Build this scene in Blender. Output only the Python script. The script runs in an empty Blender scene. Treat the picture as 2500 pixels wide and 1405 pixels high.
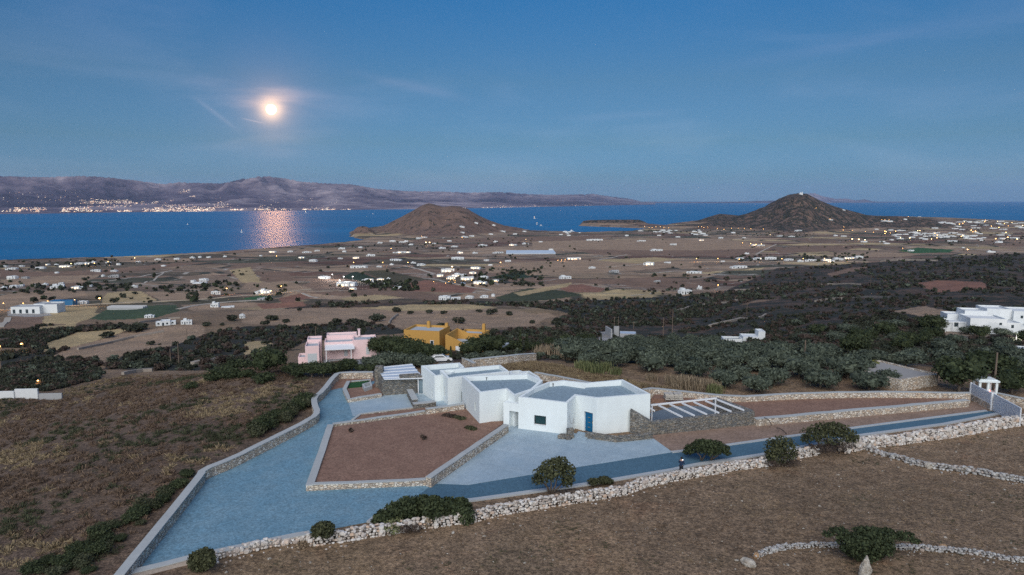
import bpy, math, random
import numpy as np
from mathutils import Vector
R = random.Random(11)
rng = np.random.default_rng(11)
SC = bpy.context.scene

# ------------------------------------------------------------------ camera
F, CX, CY, HZ, CAMZ = 1700.0, 1250.0, 702.5, 488.0, 120.0
PT = math.atan((CY - HZ) / F)
cp, sp = math.cos(PT), math.sin(PT)
cam = bpy.data.cameras.new('camera')
cam.sensor_width = 36.0
cam.lens = F * 36.0 / 2500.0
cam.clip_start, cam.clip_end = 1.0, 120000.0
co = bpy.data.objects.new('camera', cam)
SC.collection.objects.link(co)
co.location = (0, 0, CAMZ)
co.rotation_euler = (math.pi / 2 - PT, 0, 0)
SC.camera = co

# ------------------------------------------------------------------ world
SUN_EL, SUN_ROT = 6.0, 188.0
W = bpy.data.worlds.new('World')
SC.world = W
W.use_nodes = True
nt = W.node_tree
bg = nt.nodes['Background']
def wn(t, **k):
    n = nt.nodes.new(t)
    for a, b in k.items(): setattr(n, a, b)
    return n
sky = wn('ShaderNodeTexSky', sky_type='NISHITA', sun_disc=False)
sky.sun_elevation = math.radians(SUN_EL)
sky.sun_rotation = math.radians(SUN_ROT)
sky.dust_density, sky.ozone_density = 0.3, 3.0
geo = wn('ShaderNodeNewGeometry')
tcw = wn('ShaderNodeTexCoord')
sep = wn('ShaderNodeSeparateXYZ')
nt.links.new(tcw.outputs['Generated'], sep.inputs[0])
rp = wn('ShaderNodeValToRGB')
stops = [(0.0, (.62, 1.66, 5.2)), (0.03, (.65, 1.25, 2.9)), (0.078, (.74, 1.11, 1.82)), (0.16, (.80, 1.12, 1.52)),
         (0.264, (.47, 1.16, 1.72)), (0.5, (.57, 1.58, 2.4)), (0.72, (.75, 2.1, 3.2)), (1.0, (.85, 2.4, 3.7))]
cr = rp.color_ramp
while len(cr.elements) < len(stops): cr.elements.new(0.5)
for el, (p, c) in zip(cr.elements, stops):
    el.position = p
    el.color = (c[0] / 5, c[1] / 5, c[2] / 5, 1)
nt.links.new(sep.outputs['Z'], rp.inputs[0])
def vm(op, a, b):
    n = wn('ShaderNodeVectorMath', operation=op)
    for i, v in enumerate((a, b)):
        if v is None: continue
        if hasattr(v, 'links'): nt.links.new(v, n.inputs[i])
        else: n.inputs[i].default_value = v
    return n
def ma(op, a, b=None, c=None):
    n = wn('ShaderNodeMath', operation=op)
    for i, v in enumerate((a, b, c)):
        if v is None: continue
        if hasattr(v, 'links'): nt.links.new(v, n.inputs[i])
        else: n.inputs[i].default_value = v
    return n.outputs[0]
skyc = vm('MULTIPLY', sky.outputs[0], rp.outputs[0])
skyc = vm('MULTIPLY', skyc.outputs[0], (5, 5, 5)).outputs[0]
# high thin cirrus: stretched noise, lit pinkish, strongest low in the sky
mp = wn('ShaderNodeMapping')
mp.inputs['Scale'].default_value = (2.2, 1.4, 9.0)
mp.inputs['Rotation'].default_value = (0.0, 0.10, 0.3)
nt.links.new(tcw.outputs['Generated'], mp.inputs[0])
nz = wn('ShaderNodeTexNoise')
nz.inputs['Scale'].default_value = 1.9
nz.inputs['Detail'].default_value = 6
nz.inputs['Roughness'].default_value = .52
nz.inputs['Distortion'].default_value = .35
nt.links.new(mp.outputs[0], nz.inputs['Vector'])
cl = wn('ShaderNodeMapRange', interpolation_type='SMOOTHSTEP')
cl.inputs['From Min'].default_value, cl.inputs['From Max'].default_value = .46, .74
nt.links.new(nz.outputs[0], cl.inputs[0])
# direction of the moon and its aureole in the thin cloud
def pdir(px, py):
    x, y = (px - CX) / F, (CY - py) / F
    v = Vector((x, cp + y * sp, -sp + y * cp))
    return v.normalized()
MOON = pdir(662, 268)
dt = vm('DOT_PRODUCT', tcw.outputs['Generated'], tuple(MOON)).outputs['Value']
ang = ma('ARCCOSINE', ma('MINIMUM', dt, 0.9999999))
def gauss(s): return ma('EXPONENT', ma('MULTIPLY', ma('POWER', ma('DIVIDE', ang, math.radians(s)), 2.0), -1.0))
veil = ma('ADD', ma('MULTIPLY', cl.outputs[0], .75), .45)
clouds = ma('MULTIPLY', cl.outputs[0], ma('SUBTRACT', 1.0, ma('MINIMUM', ma('MULTIPLY', sep.outputs['Z'], 1.9), 0.8)))
SKY_STR = 0.07
def scl(v, col): return vm('MULTIPLY', v, tuple(c / SKY_STR for c in col)).outputs[0]
def comb(v):
    n = wn('ShaderNodeCombineXYZ')
    for i in range(3): nt.links.new(v, n.inputs[i])
    return n.outputs[0]
tot = vm('ADD', skyc, scl(comb(clouds), (.052, .044, .047))).outputs[0]
tot = vm('ADD', tot, scl(comb(ma('MULTIPLY', gauss(1.6), veil)), (.66, .34, .13))).outputs[0]
tot = vm('ADD', tot, scl(comb(ma('MULTIPLY', gauss(.72), 1.0)), (1.2, .72, .34))).outputs[0]
tot = vm('ADD', tot, scl(comb(ma('MULTIPLY', gauss(4.2), veil)), (.17, .09, .06))).outputs[0]
# two vapour trails near the moon
def trail(a, b, w, col, tot):
    A, B = pdir(*a), pdir(*b)
    n = A.cross(B).normalized(); mid = (A + B).normalized(); half = math.acos(max(-1, min(1, A.dot(B)))) / 2
    d = vm('DOT_PRODUCT', tcw.outputs['Generated'], tuple(n)).outputs['Value']
    m = vm('DOT_PRODUCT', tcw.outputs['Generated'], tuple(mid)).outputs['Value']
    am = ma('DIVIDE', ma('ARCCOSINE', ma('MINIMUM', m, .9999999)), half)
    k = ma('EXPONENT', ma('MULTIPLY', ma('POWER', ma('DIVIDE', d, math.radians(w)), 2.0), -1.0))
    k = ma('MULTIPLY', k, ma('MAXIMUM', ma('SUBTRACT', 1.0, ma('POWER', am, 2.0)), 0.0))
    k = ma('MULTIPLY', k, ma('MULTIPLY_ADD', nz.outputs[0], 1.4, .2))
    return vm('ADD', tot, scl(comb(k), col)).outputs[0]
tot = trail((470, 235), (590, 325), .16, (.085, .06, .055), tot)
tot = trail((585, 288), (650, 303), .05, (.22, .14, .10), tot)
tot = trail((830, 170), (1170, 250), .35, (.035, .022, .022), tot)
tot = trail((1360, 292), (1690, 272), .28, (.030, .022, .022), tot)
tot = trail((1700, 175), (2450, 40), .45, (.022, .015, .018), tot)
nt.links.new(tot, bg.inputs[0])
bg.inputs[1].default_value = SKY_STR

# ------------------------------------------------------------------ the last light of the sunset, from behind the camera
sl = bpy.data.lights.new('sun', 'SUN')
sl.energy, sl.angle, sl.color = 3.3, math.radians(70), (1.0, .94, .85)
so = bpy.data.objects.new('sun', sl)
SC.collection.objects.link(so)
_e, _a = math.radians(38), math.radians(SUN_ROT)
_d = Vector((math.sin(_a) * math.cos(_e), math.cos(_a) * math.cos(_e), math.sin(_e)))   # towards the light
so.rotation_euler = (-_d).to_track_quat('-Z', 'Y').to_euler()
so.location = (0, -50, 200)

SC.view_settings.view_transform = 'Standard'
SC.view_settings.look = 'None'
SC.view_settings.exposure = 0.0
SC.view_settings.gamma = 1.0
SC.cycles.use_denoising = False
SC.cycles.max_bounces = 5
SC.cycles.diffuse_bounces = 2
SC.cycles.glossy_bounces = 2
SC.cycles.transmission_bounces = 3
SC.cycles.transparent_max_bounces = 6
SC.cycles.volume_bounces = 1
SC.cycles.sample_clamp_indirect = 3.0
SC.cycles.sample_clamp_direct = 6.0

# ------------------------------------------------------------------ projection helpers (pixels of the 2500 px photo -> places in the world)
def tan_az(px, py): return ((px - CX) / F) / (cp + (CY - py) / F * sp)
def slope(py):
    y = (CY - py) / F
    return (-sp + y * cp) / (cp + y * sp)          # dz/dy along the ray
def at_z(px, py, z):
    s = slope(py)
    y = (z - CAMZ) / s
    return (tan_az(px, py) * y, y)
def at_y(px, py, y): return (tan_az(px, py) * y, y, CAMZ + slope(py) * y)
def mpp(y): return y / F * 1.01                     # metres per photo pixel at forward distance y
def project(x, y, z):
    dz = z - CAMZ
    c = y * cp - dz * sp
    v = y * sp + dz * cp
    return CX + F * x / c, CY - F * v / c

# ------------------------------------------------------------------ object helpers
def link(o):
    SC.collection.objects.link(o)
    return o
def tag(o, label=None, cat=None, group=None, kind=None):
    for k, v in (('label', label), ('category', cat), ('group', group), ('kind', kind)):
        if v: o[k] = v
    return o
def empty(name, loc=(0, 0, 0), rz=0.0):
    o = link(bpy.data.objects.new(name, None))
    o.location = loc
    o.rotation_euler = (0, 0, rz)
    o.empty_display_size = .2
    return o
def put(name, me, parent=None, loc=None, rz=None):
    o = link(bpy.data.objects.new(name, me))
    if parent: o.parent = parent
    if loc is not None: o.location = loc
    if rz is not None: o.rotation_euler = (0, 0, rz)
    return o
def mesh_np(name, V, Q, mats, smooth=False, mi=None):
    V = np.asarray(V, np.float32)
    Q = np.asarray(Q, np.int32)
    me = bpy.data.meshes.new(name)
    k = Q.shape[1]
    me.vertices.add(len(V))
    me.vertices.foreach_set('co', V.ravel())
    me.loops.add(Q.size)
    me.loops.foreach_set('vertex_index', Q.ravel())
    me.polygons.add(len(Q))
    me.polygons.foreach_set('loop_start', np.arange(0, Q.size, k, dtype=np.int32))
    me.polygons.foreach_set('use_smooth', np.full(len(Q), smooth))
    if mi is not None: me.polygons.foreach_set('material_index', np.asarray(mi, np.int32))
    for m in (mats if isinstance(mats, (list, tuple)) else [mats]): me.materials.append(m)
    me.update(calc_edges=True)
    me.validate()
    return me
class MB:
    """collects pieces of ONE part and links them as one mesh object"""
    def __init__(self): self.v, self.f, self.m = [], [], []
    def add(self, V, Fc, mi=0):
        b = len(self.v)
        self.v += [tuple(p) for p in V]
        self.f += [tuple(i + b for i in q) for q in Fc]
        self.m += [mi] * len(Fc)
        return self
    def box(self, x, y, z, sx, sy, sz, rz=0.0, mi=0):
        """x, y the centre, z the bottom"""
        c, s = math.cos(rz), math.sin(rz)
        V = []
        for dz in (0, sz):
            for dx, dy in ((-1, -1), (1, -1), (1, 1), (-1, 1)):
                a, b = dx * sx / 2, dy * sy / 2
                V.append((x + a * c - b * s, y + a * s + b * c, z + dz))
        return self.add(V, [(3, 2, 1, 0), (4, 5, 6, 7), (0, 1, 5, 4), (1, 2, 6, 5), (2, 3, 7, 6), (3, 0, 4, 7)], mi)
    def prism(self, pts, z0, z1, mi=0, zt=None):
        n = len(pts)
        if area2(pts) < 0: pts = pts[::-1]; zt = zt[::-1] if zt else None
        V = [(p[0], p[1], z0) for p in pts] + [(p[0], p[1], zt[i] if zt else z1) for i, p in enumerate(pts)]
        Fc = [tuple(range(n - 1, -1, -1)), tuple(range(n, 2 * n))] + [(i, (i + 1) % n, n + (i + 1) % n, n + i) for i in range(n)]
        return self.add(V, Fc, mi)
    def tube(self, pts, rs, n=6, mi=0, cap=True):
        rings = []
        P = [Vector(p) for p in pts]
        for i, p in enumerate(P):
            d = (P[min(i + 1, len(P) - 1)] - P[max(i - 1, 0)]).normalized()
            u = d.cross(Vector((0, 0, 1)) if abs(d.z) < .9 else Vector((1, 0, 0))).normalized()
            w = d.cross(u)
            r = rs[i] if isinstance(rs, (list, tuple)) else rs
            rings.append([p + (u * math.cos(2 * math.pi * k / n) + w * math.sin(2 * math.pi * k / n)) * r for k in range(n)])
        V = [q for r_ in rings for q in r_]
        Fc = []
        for i in range(len(P) - 1):
            for k in range(n):
                a, b = i * n + k, i * n + (k + 1) % n
                Fc.append((a, a + n, b + n, b))
        if cap: Fc += [tuple(range(n)), tuple(range(len(V) - 1, len(V) - n - 1, -1))]
        return self.add(V, Fc, mi)
    def ball(self, c, r, sq=(1, 1, 1), mi=0, n=8, m=5):
        V, Fc = [(c[0], c[1], c[2] - r * sq[2])], []
        for i in range(1, m):
            a = -math.pi / 2 + math.pi * i / m
            for k in range(n):
                b = 2 * math.pi * k / n
                V.append((c[0] + r * sq[0] * math.cos(a) * math.cos(b), c[1] + r * sq[1] * math.cos(a) * math.sin(b), c[2] + r * sq[2] * math.sin(a)))
        V.append((c[0], c[1], c[2] + r * sq[2]))
        for k in range(n):
            Fc.append((0, 1 + (k + 1) % n, 1 + k))
            for i in range(m - 2): Fc.append((1 + i * n + k, 1 + i * n + (k + 1) % n, 1 + (i + 1) * n + (k + 1) % n, 1 + (i + 1) * n + k))
            Fc.append((len(V) - 1, 1 + (m - 2) * n + k, 1 + (m - 2) * n + (k + 1) % n))
        return self.add(V, Fc, mi)
    def mesh(self, name, mats, smooth=False):
        me = bpy.data.meshes.new(name)
        me.from_pydata(self.v, [], self.f)
        for m in (mats if isinstance(mats, (list, tuple)) else [mats]): me.materials.append(m)
        me.polygons.foreach_set('material_index', self.m)
        if smooth: me.polygons.foreach_set('use_smooth', [True] * len(self.f))
        me.update()
        return me
    def build(self, name, mats, parent=None, loc=None, rz=None, smooth=False):
        return put(name, self.mesh(name, mats, smooth), parent, loc, rz)
def area2(p): return sum(p[i][0] * p[(i + 1) % len(p)][1] - p[(i + 1) % len(p)][0] * p[i][1] for i in range(len(p)))
def inset(pts, d):
    """offset a CCW polygon inwards by d"""
    out, n = [], len(pts)
    for i in range(n):
        p0, p1, p2 = Vector(pts[i - 1]), Vector(pts[i]), Vector(pts[(i + 1) % n])
        a, b = (p1 - p0).normalized(), (p2 - p1).normalized()
        na, nb = Vector((-a.y, a.x)), Vector((-b.y, b.x))
        m = na + nb
        k = 1 + na.dot(nb)
        q = p1 + m * (d / max(k, .25))
        out.append((q.x, q.y))
    return out
def resample(pts, step):
    out = [pts[0]]
    for a, b in zip(pts, pts[1:]):
        L = math.hypot(b[0] - a[0], b[1] - a[1])
        n = max(1, int(round(L / step)))
        for i in range(1, n + 1): out.append((a[0] + (b[0] - a[0]) * i / n, a[1] + (b[1] - a[1]) * i / n))
    return out
def smooth_path(pts, it=2):
    for _ in range(it):
        q = [pts[0]]
        for a, b in zip(pts, pts[1:]):
            q += [(a[0] * .75 + b[0] * .25, a[1] * .75 + b[1] * .25), (a[0] * .25 + b[0] * .75, a[1] * .25 + b[1] * .75)]
        pts = q + [pts[-1]]
    return pts
def offsets(pts, d):
    """polyline offset to the left by d"""
    out = []
    for i, p in enumerate(pts):
        a = Vector(pts[max(i - 1, 0)]); b = Vector(pts[min(i + 1, len(pts) - 1)])
        t = (b - a).normalized()
        out.append((p[0] - t.y * d, p[1] + t.x * d))
    return out

# ------------------------------------------------------------------ materials
class NT:
    def __init__(self, name):
        self.m = bpy.data.materials.new(name)
        self.m.use_nodes = True
        self.t = self.m.node_tree
        self.b = self.t.nodes['Principled BSDF']
        self.b.inputs['Specular IOR Level'].default_value = .25
        self.out = self.t.nodes['Material Output']
    def n(self, typ, **k):
        n = self.t.nodes.new(typ)
        for a, b in k.items(): setattr(n, a, b)
        return n
    def l(self, a, b): self.t.links.new(a, b)
    def _in(self, s, v):
        if v is None: return
        if hasattr(v, 'links'): self.l(v, s)
        else: s.default_value = v
    def math(self, op, a, b=None, c=None):
        n = self.n('ShaderNodeMath', operation=op)
        for i, v in enumerate((a, b, c)): self._in(n.inputs[i], v)
        return n.outputs[0]
    def mix(self, f, a, b, blend='MIX'):
        n = self.n('ShaderNodeMix', data_type='RGBA', blend_type=blend)
        self._in(n.inputs[0], f)
        for s, v in ((n.inputs[6], a), (n.inputs[7], b)):
            self._in(s, (v[0], v[1], v[2], 1) if isinstance(v, tuple) else v)
        return n.outputs[2]
    def pos(self, scale=(1, 1, 1), obj=False):
        g = self.n('ShaderNodeTexCoord').outputs['Object'] if obj else self.n('ShaderNodeNewGeometry').outputs['Position']
        m = self.n('ShaderNodeMapping')
        m.inputs['Scale'].default_value = scale
        self.l(g, m.inputs[0])
        return m.outputs[0]
    def noise(self, vec, scale, detail=4, rough=.6, dist=0):
        n = self.n('ShaderNodeTexNoise')
        self.l(vec, n.inputs['Vector'])
        n.inputs['Scale'].default_value = scale
        n.inputs['Detail'].default_value = detail
        n.inputs['Roughness'].default_value = rough
        n.inputs['Distortion'].default_value = dist
        return n.outputs[0]
    def vor(self, vec, scale, feature='F1', rnd=1.0):
        n = self.n('ShaderNodeTexVoronoi', feature=feature)
        self.l(vec, n.inputs['Vector'])
        n.inputs['Scale'].default_value = scale
        n.inputs['Randomness'].default_value = rnd
        return n
    def ramp(self, f, stops, interp='LINEAR'):
        n = self.n('ShaderNodeValToRGB')
        r = n.color_ramp
        r.interpolation = interp
        while len(r.elements) < len(stops): r.elements.new(.5)
        for e, (p, c) in zip(r.elements, stops):
            e.position = p
            e.color = (c[0], c[1], c[2], 1) if isinstance(c, tuple) else (c, c, c, 1)
        self.l(f, n.inputs[0])
        return n.outputs[0]
    def rng(self, v, a, b, c=0., d=1.):
        n = self.n('ShaderNodeMapRange', interpolation_type='SMOOTHSTEP')
        self.l(v, n.inputs[0])
        for i, x in enumerate((a, b, c, d)): n.inputs[1 + i].default_value = x
        return n.outputs[0]
    def bump(self, h, strength=.5, dist=.05):
        n = self.n('ShaderNodeBump')
        n.inputs['Strength'].default_value = strength
        n.inputs['Distance'].default_value = dist
        self.l(h, n.inputs['Height'])
        self.l(n.outputs[0], self.b.inputs['Normal'])
    def done(self, col=None, rough=.9):
        if col is not None: self._in(self.b.inputs['Base Color'], (col[0], col[1], col[2], 1) if isinstance(col, tuple) else col)
        self._in(self.b.inputs['Roughness'], rough)
        return self.m
def plain(name, c, rough=.85, var=.18, scale=3.0, bump=0., obj=True, spec=.25):
    t = NT(name)
    p = t.pos(obj=obj)
    n1 = t.noise(p, scale, 5, .65)
    n2 = t.noise(p, scale * .12, 3, .5)
    k = t.math('ADD', t.math('MULTIPLY', n1, var * 1.4), t.math('MULTIPLY', n2, var))
    k = t.math('ADD', k, 1 - var * 1.2)
    col = t.mix(1.0, tuple(c), k, 'MULTIPLY')
    if bump: t.bump(t.noise(p, scale * 6, 4, .6), bump, .03)
    t.b.inputs['Specular IOR Level'].default_value = spec
    return t.done(col, rough)
def gravel(name, c, scale=9., contrast=.55, patch=.18, c2=None, joints=False):
    """loose chippings: one random tone per small cell, larger soft patches, bump"""
    t = NT(name)
    p = t.pos()
    v = t.vor(p, scale)
    s = t.n('ShaderNodeSeparateColor')
    t.l(v.outputs['Color'], s.inputs[0])
    g = t.math('ADD', t.math('MULTIPLY', s.outputs[0], contrast), 1 - contrast / 2)
    v2 = t.vor(p, scale * .33)
    s2 = t.n('ShaderNodeSeparateColor'); t.l(v2.outputs['Color'], s2.inputs[0])
    g = t.math('MULTIPLY', g, t.math('ADD', t.math('MULTIPLY', s2.outputs[1], contrast * .22), 1 - contrast * .11))
    n = t.noise(p, .22, 5, .6)
    n3 = t.noise(p, 2.2, 4, .7)
    g = t.math('MULTIPLY', g, t.math('ADD', t.math('MULTIPLY', n, patch * 2), 1 - patch))
    g = t.math('MULTIPLY', g, t.math('ADD', t.math('MULTIPLY', n3, .22), .89))
    base = t.mix(t.rng(t.noise(p, .5, 4, .6), .35, .65), tuple(c), tuple(c2 or c))
    col = t.mix(1.0, base, g, 'MULTIPLY')
    if joints:                                                   # cast in bays: thin joints, each bay a little different
        mp_ = t.n('ShaderNodeMapping'); mp_.inputs['Rotation'].default_value = (0, 0, .42)
        t.l(p, mp_.inputs[0])
        bt = t.n('ShaderNodeTexBrick', offset=.0)
        t.l(mp_.outputs[0], bt.inputs['Vector'])
        for k_, v_ in (('Scale', 1.0), ('Mortar Size', .022), ('Mortar Smooth', .6), ('Brick Width', 4.6), ('Row Height', 3.8)): bt.inputs[k_].default_value = v_
        bt.inputs['Color1'].default_value = (1.05, 1.04, 1.03, 1); bt.inputs['Color2'].default_value = (.93, .94, .95, 1); bt.inputs['Mortar'].default_value = (.74, .75, .76, 1)
        col = t.mix(1.0, col, bt.outputs['Color'], 'MULTIPLY')
    t.bump(v.outputs['Distance'], .3, .03)
    return t.done(col, .9)
def stone(name, cols, scale=(3, 3, 4.5), mortar=(.16, .14, .12), gap=.06, bump=.8):
    """masonry: a Voronoi cell per stone, its own tone, joints between"""
    t = NT(name)
    p = t.pos(scale)
    w = t.n('ShaderNodeMix', data_type='VECTOR')
    nn = t.n('ShaderNodeTexNoise'); nn.inputs['Scale'].default_value = 1.3
    t.l(p, nn.inputs['Vector'])
    add = t.n('ShaderNodeVectorMath', operation='MULTIPLY_ADD')
    t.l(nn.outputs['Color'], add.inputs[0]); add.inputs[1].default_value = (.5, .5, .5); t.l(p, add.inputs[2])
    q = add.outputs[0]
    v = t.vor(q, 1.0)
    e = t.vor(q, 1.0, 'DISTANCE_TO_EDGE')
    s = t.n('ShaderNodeSeparateColor')
    t.l(v.outputs['Color'], s.inputs[0])
    k = len(cols)
    col = t.ramp(s.outputs[0], [(i / k, c) for i, c in enumerate(cols)], 'CONSTANT')
    col = t.mix(1.0, col, t.math('ADD', t.math('MULTIPLY', t.noise(q, 5, 4, .7), .7), .65), 'MULTIPLY')
    ed = t.rng(e.outputs['Distance'], gap * .4, gap * 1.6)
    col = t.mix(ed, tuple(mortar), col)
    t.bump(ed, bump, .06)
    return t.done(col, .9)
def foliage(name, dark, light, rough=.8):
    """every leaf clump (mesh island) its own tone between two greens"""
    t = NT(name)
    g = t.n('ShaderNodeNewGeometry')
    oi = t.n('ShaderNodeObjectInfo')
    f = t.math('ADD', t.math('MULTIPLY', g.outputs['Random Per Island'], .8), t.math('MULTIPLY', oi.outputs['Random'], .2))
    col = t.ramp(f, [(0, tuple(dark)), (.6, tuple((a + b) / 2 for a, b in zip(dark, light))), (1, tuple(light))])
    n = t.noise(t.pos(), .35, 3, .5)
    col = t.mix(1.0, col, t.math('ADD', t.math('MULTIPLY', n, .8), .6), 'MULTIPLY')
    t.b.inputs['Specular IOR Level'].default_value = .15
    return t.done(col, rough)
def emit(name, c, s, sampled=True):
    t = NT(name)
    t.b.inputs['Base Color'].default_value = (.8, .8, .8, 1)
    t.b.inputs['Emission Color'].default_value = (c[0], c[1], c[2], 1)
    t.b.inputs['Emission Strength'].default_value = s
    if not sampled: t.m.cycles.emission_sampling = 'NONE'
    return t.m

# ================================================================== TERRAIN
G = 95.0                                              # the levelled plot of the white house
def vnoise(x, y, seed=0):
    xi, yi = np.floor(x).astype(np.int64), np.floor(y).astype(np.int64)
    fx, fy = x - xi, y - yi
    fx, fy = fx * fx * fx * (fx * (fx * 6 - 15) + 10), fy * fy * fy * (fy * (fy * 6 - 15) + 10)
    def h(a, b):
        n = (a * 374761393 + b * 668265263 + seed * 974634777) & 0xffffffff
        n = ((n ^ (n >> 13)) * 1274126177) & 0xffffffff
        return ((n ^ (n >> 16)) & 0xffff) / 32767.5 - 1
    return (h(xi, yi) * (1 - fx) + h(xi + 1, yi) * fx) * (1 - fy) + (h(xi, yi + 1) * (1 - fx) + h(xi + 1, yi + 1) * fx) * fy
def fbm(x, y, oct=4, seed=0, gain=.5, ridged=False):
    s, a, t = 0, 1., 0.
    for o in range(oct):
        v = vnoise(x * 2 ** o + 17.3 * o, y * 2 ** o - 9.1 * o, seed + o)
        s = s + a * ((1 - np.abs(v) * 2) if ridged else v)
        t += a
        a *= gain
    return s / t
def sdpoly(x, y, poly):
    """signed distance, positive inside"""
    d = np.full(x.shape, 1e30)
    ins = np.zeros(x.shape, bool)
    n = len(poly)
    for i in range(n):
        ax, ay = poly[i]; bx, by = poly[(i + 1) % n]
        ex, ey = bx - ax, by - ay
        wx, wy = x - ax, y - ay
        k = np.clip((wx * ex + wy * ey) / max(ex * ex + ey * ey, 1e-9), 0, 1)
        d = np.minimum(d, (wx - ex * k) ** 2 + (wy - ey * k) ** 2)
        c = ((ay > y) != (by > y))
        with np.errstate(divide='ignore', invalid='ignore'):
            ins ^= c & (x < (bx - ax) * (y - ay) / (by - ay if by != ay else 1e-9) + ax)
    return np.where(ins, 1, -1) * np.sqrt(d)
def sstep(a, b, v):
    k = np.clip((v - a) / (b - a), 0, 1)
    return k * k * (3 - 2 * k)

_lg = np.linspace(math.log(8), math.log(9000), 900)
_pr = np.interp(np.exp(_lg), [0, 106, 120, 150, 185, 274, 400, 550, 700, 1000, 1400, 1800, 2500, 9000],
                [95, 95, 92.5, 86.5, 79.5, 68, 53, 41, 31, 19, 9.5, 7, 5.5, 5.5])
_ker = np.exp(-np.linspace(-2, 2, 31) ** 2); _ker /= _ker.sum()
_prs = np.convolve(np.pad(_pr, 15, mode='edge'), _ker, 'valid')
COAST = [at_z(*p, 0) for p in [(-700, 690), (-300, 662), (0, 646), (300, 637), (500, 625), (700, 608), (830, 597), (905, 587),
         (880, 584.5), (857, 578), (853, 569), (870, 562), (920, 556), (1000, 547), (1150, 546), (1250, 555), (1300, 565.5), (1420, 570), (1530, 567),
         (1592, 561), (1560, 557.5), (1480, 555), (1412, 552), (1418, 547), (1500, 545), (1580, 547), (1620, 552), (1640, 548), (1700, 540), (1800, 532), (2000, 527), (2200, 530),
         (2330, 534), (2450, 540), (2600, 546), (3300, 560)]] + [(6000, 1500), (6000, -600), (-6000, -600)]
PLOT = [at_z(*p, G) for p in [(262, 1412), (470, 1158), (550, 1132), (755, 1022), (752, 965), (815, 906), (1000, 893), (1130, 884), (1700, 938),
        (2400, 948), (2600, 1000), (2600, 1015), (2100, 1085), (1700, 1150), (1150, 1262), (400, 1412)]]
def sil(pts, yc):
    px = np.array([p[0] for p in pts], float); py = np.array([p[1] for p in pts], float)
    xs = np.array([tan_az(a, b) * yc for a, b in pts]); zs = np.array([CAMZ + slope(b) * yc for b in py])
    return xs, zs
HILLS = []
for yc, w0, wk, pts in [
    (2480, 45, 2.0, [(835, 580), (852, 577), (925, 557), (960, 540), (1000, 520), (1030, 503), (1046, 497), (1060, 500), (1080, 505.5), (1100, 503.5), (1120, 504), (1140, 511), (1170, 528), (1200, 541), (1230, 551), (1260, 558), (1300, 566), (1330, 572)]),
    (2330, 30, .7, [(848, 584), (854, 571), (862, 561), (872, 555), (885, 552.5), (897, 555), (908, 562), (915, 570), (925, 584)]),
    (2950, 60, 2.1, [(1560, 563), (1660, 549.5), (1720, 547), (1770, 536), (1821, 524), (1855, 513), (1888, 502), (1918, 484), (1938, 475.5), (1952, 473), (1969, 474.5), (1985, 482), (2000, 490), (2034, 503), (2060, 511), (2092, 519), (2116, 526), (2140, 528), (2207, 529), (2260, 534), (2310, 545), (2420, 560)]),
    (3420, 50, 2.0, [(1660, 551), (1700, 541), (1730, 531), (1757, 523), (1790, 525), (1830, 530), (1900, 545)]),
    (3330, 40, 1.5, [(1395, 556), (1412, 550), (1424, 540), (1440, 538), (1500, 537), (1560, 537), (1572, 541), (1590, 551), (1605, 556)]),
    (4200, 90, 5.0, [(2130, 540), (2200, 530), (2300, 531), (2400, 536), (2480, 537), (2600, 541), (2800, 550)]),
    (2080, 70, 4.0, [(1800, 605), (1880, 598), (1960, 589), (2020, 587), (2080, 592), (2150, 602), (2220, 610)]),
]:
    HILLS.append((yc, w0, wk) + sil(pts, yc))
def Hf(x, y):
    x, y = np.asarray(x, float), np.asarray(y, float)
    r = np.sqrt(np.maximum(y, 1) ** 2 + .35 * x * x)
    yy = np.where(r > 110, r, np.maximum(y, 8))
    b = np.interp(np.log(np.maximum(np.minimum(yy, np.maximum(y, 8) * 1.4), 8)), _lg, _prs)
    t = x / np.maximum(y, 10)
    b = b - 8.0 * sstep(0, 75, -26 - x) * (1 - sstep(150, 420, y)) * sstep(10, 40, y)
    b = b + 13 * sstep(.18, .75, t) * sstep(120, 240, y) * (1 - sstep(750, 1500, y))
    rough = sstep(96, 160, y)
    b = b + fbm(x / 60, y / 60, 4, 3) * (0.35 + 2.6 * rough * (1 - sstep(900, 1600, y)))
    b = b + fbm(x / 9, y / 9, 3, 9) * (.10 + .25 * rough)
    pl = sstep(-6, -.5, sdpoly(x, y, PLOT))
    b = b * (1 - pl) + G * pl
    for yc, w0, wk, xs, zs in HILLS:
        s = np.interp(np.where(y < yc, x * yc / np.maximum(y, 800), x), xs, zs, left=-50, right=-50)
        h = np.maximum(s - 5.5, 0)
        w = w0 + wk * h
        d = (y - yc) / w
        g = np.exp(-d * d)
        nz = fbm(x / 85, y / 85, 5, 21, .6, True)
        b = np.where(h > 0, np.maximum(b, 5.5 + h * g * (1 + .5 * nz * (1 - g) + .035 * nz)), b)
    if np.max(y) > 900:
        sd = sdpoly(x, y, COAST) + 14 * fbm(x / 45, y / 45, 3, 5) * sstep(1000, 2000, y)
        k = sstep(-18, 16, sd)
        b = -7 * (1 - k) + b * k
    return b
def Hs(x, y): return float(Hf(np.array([x]), np.array([y]))[0])

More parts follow.
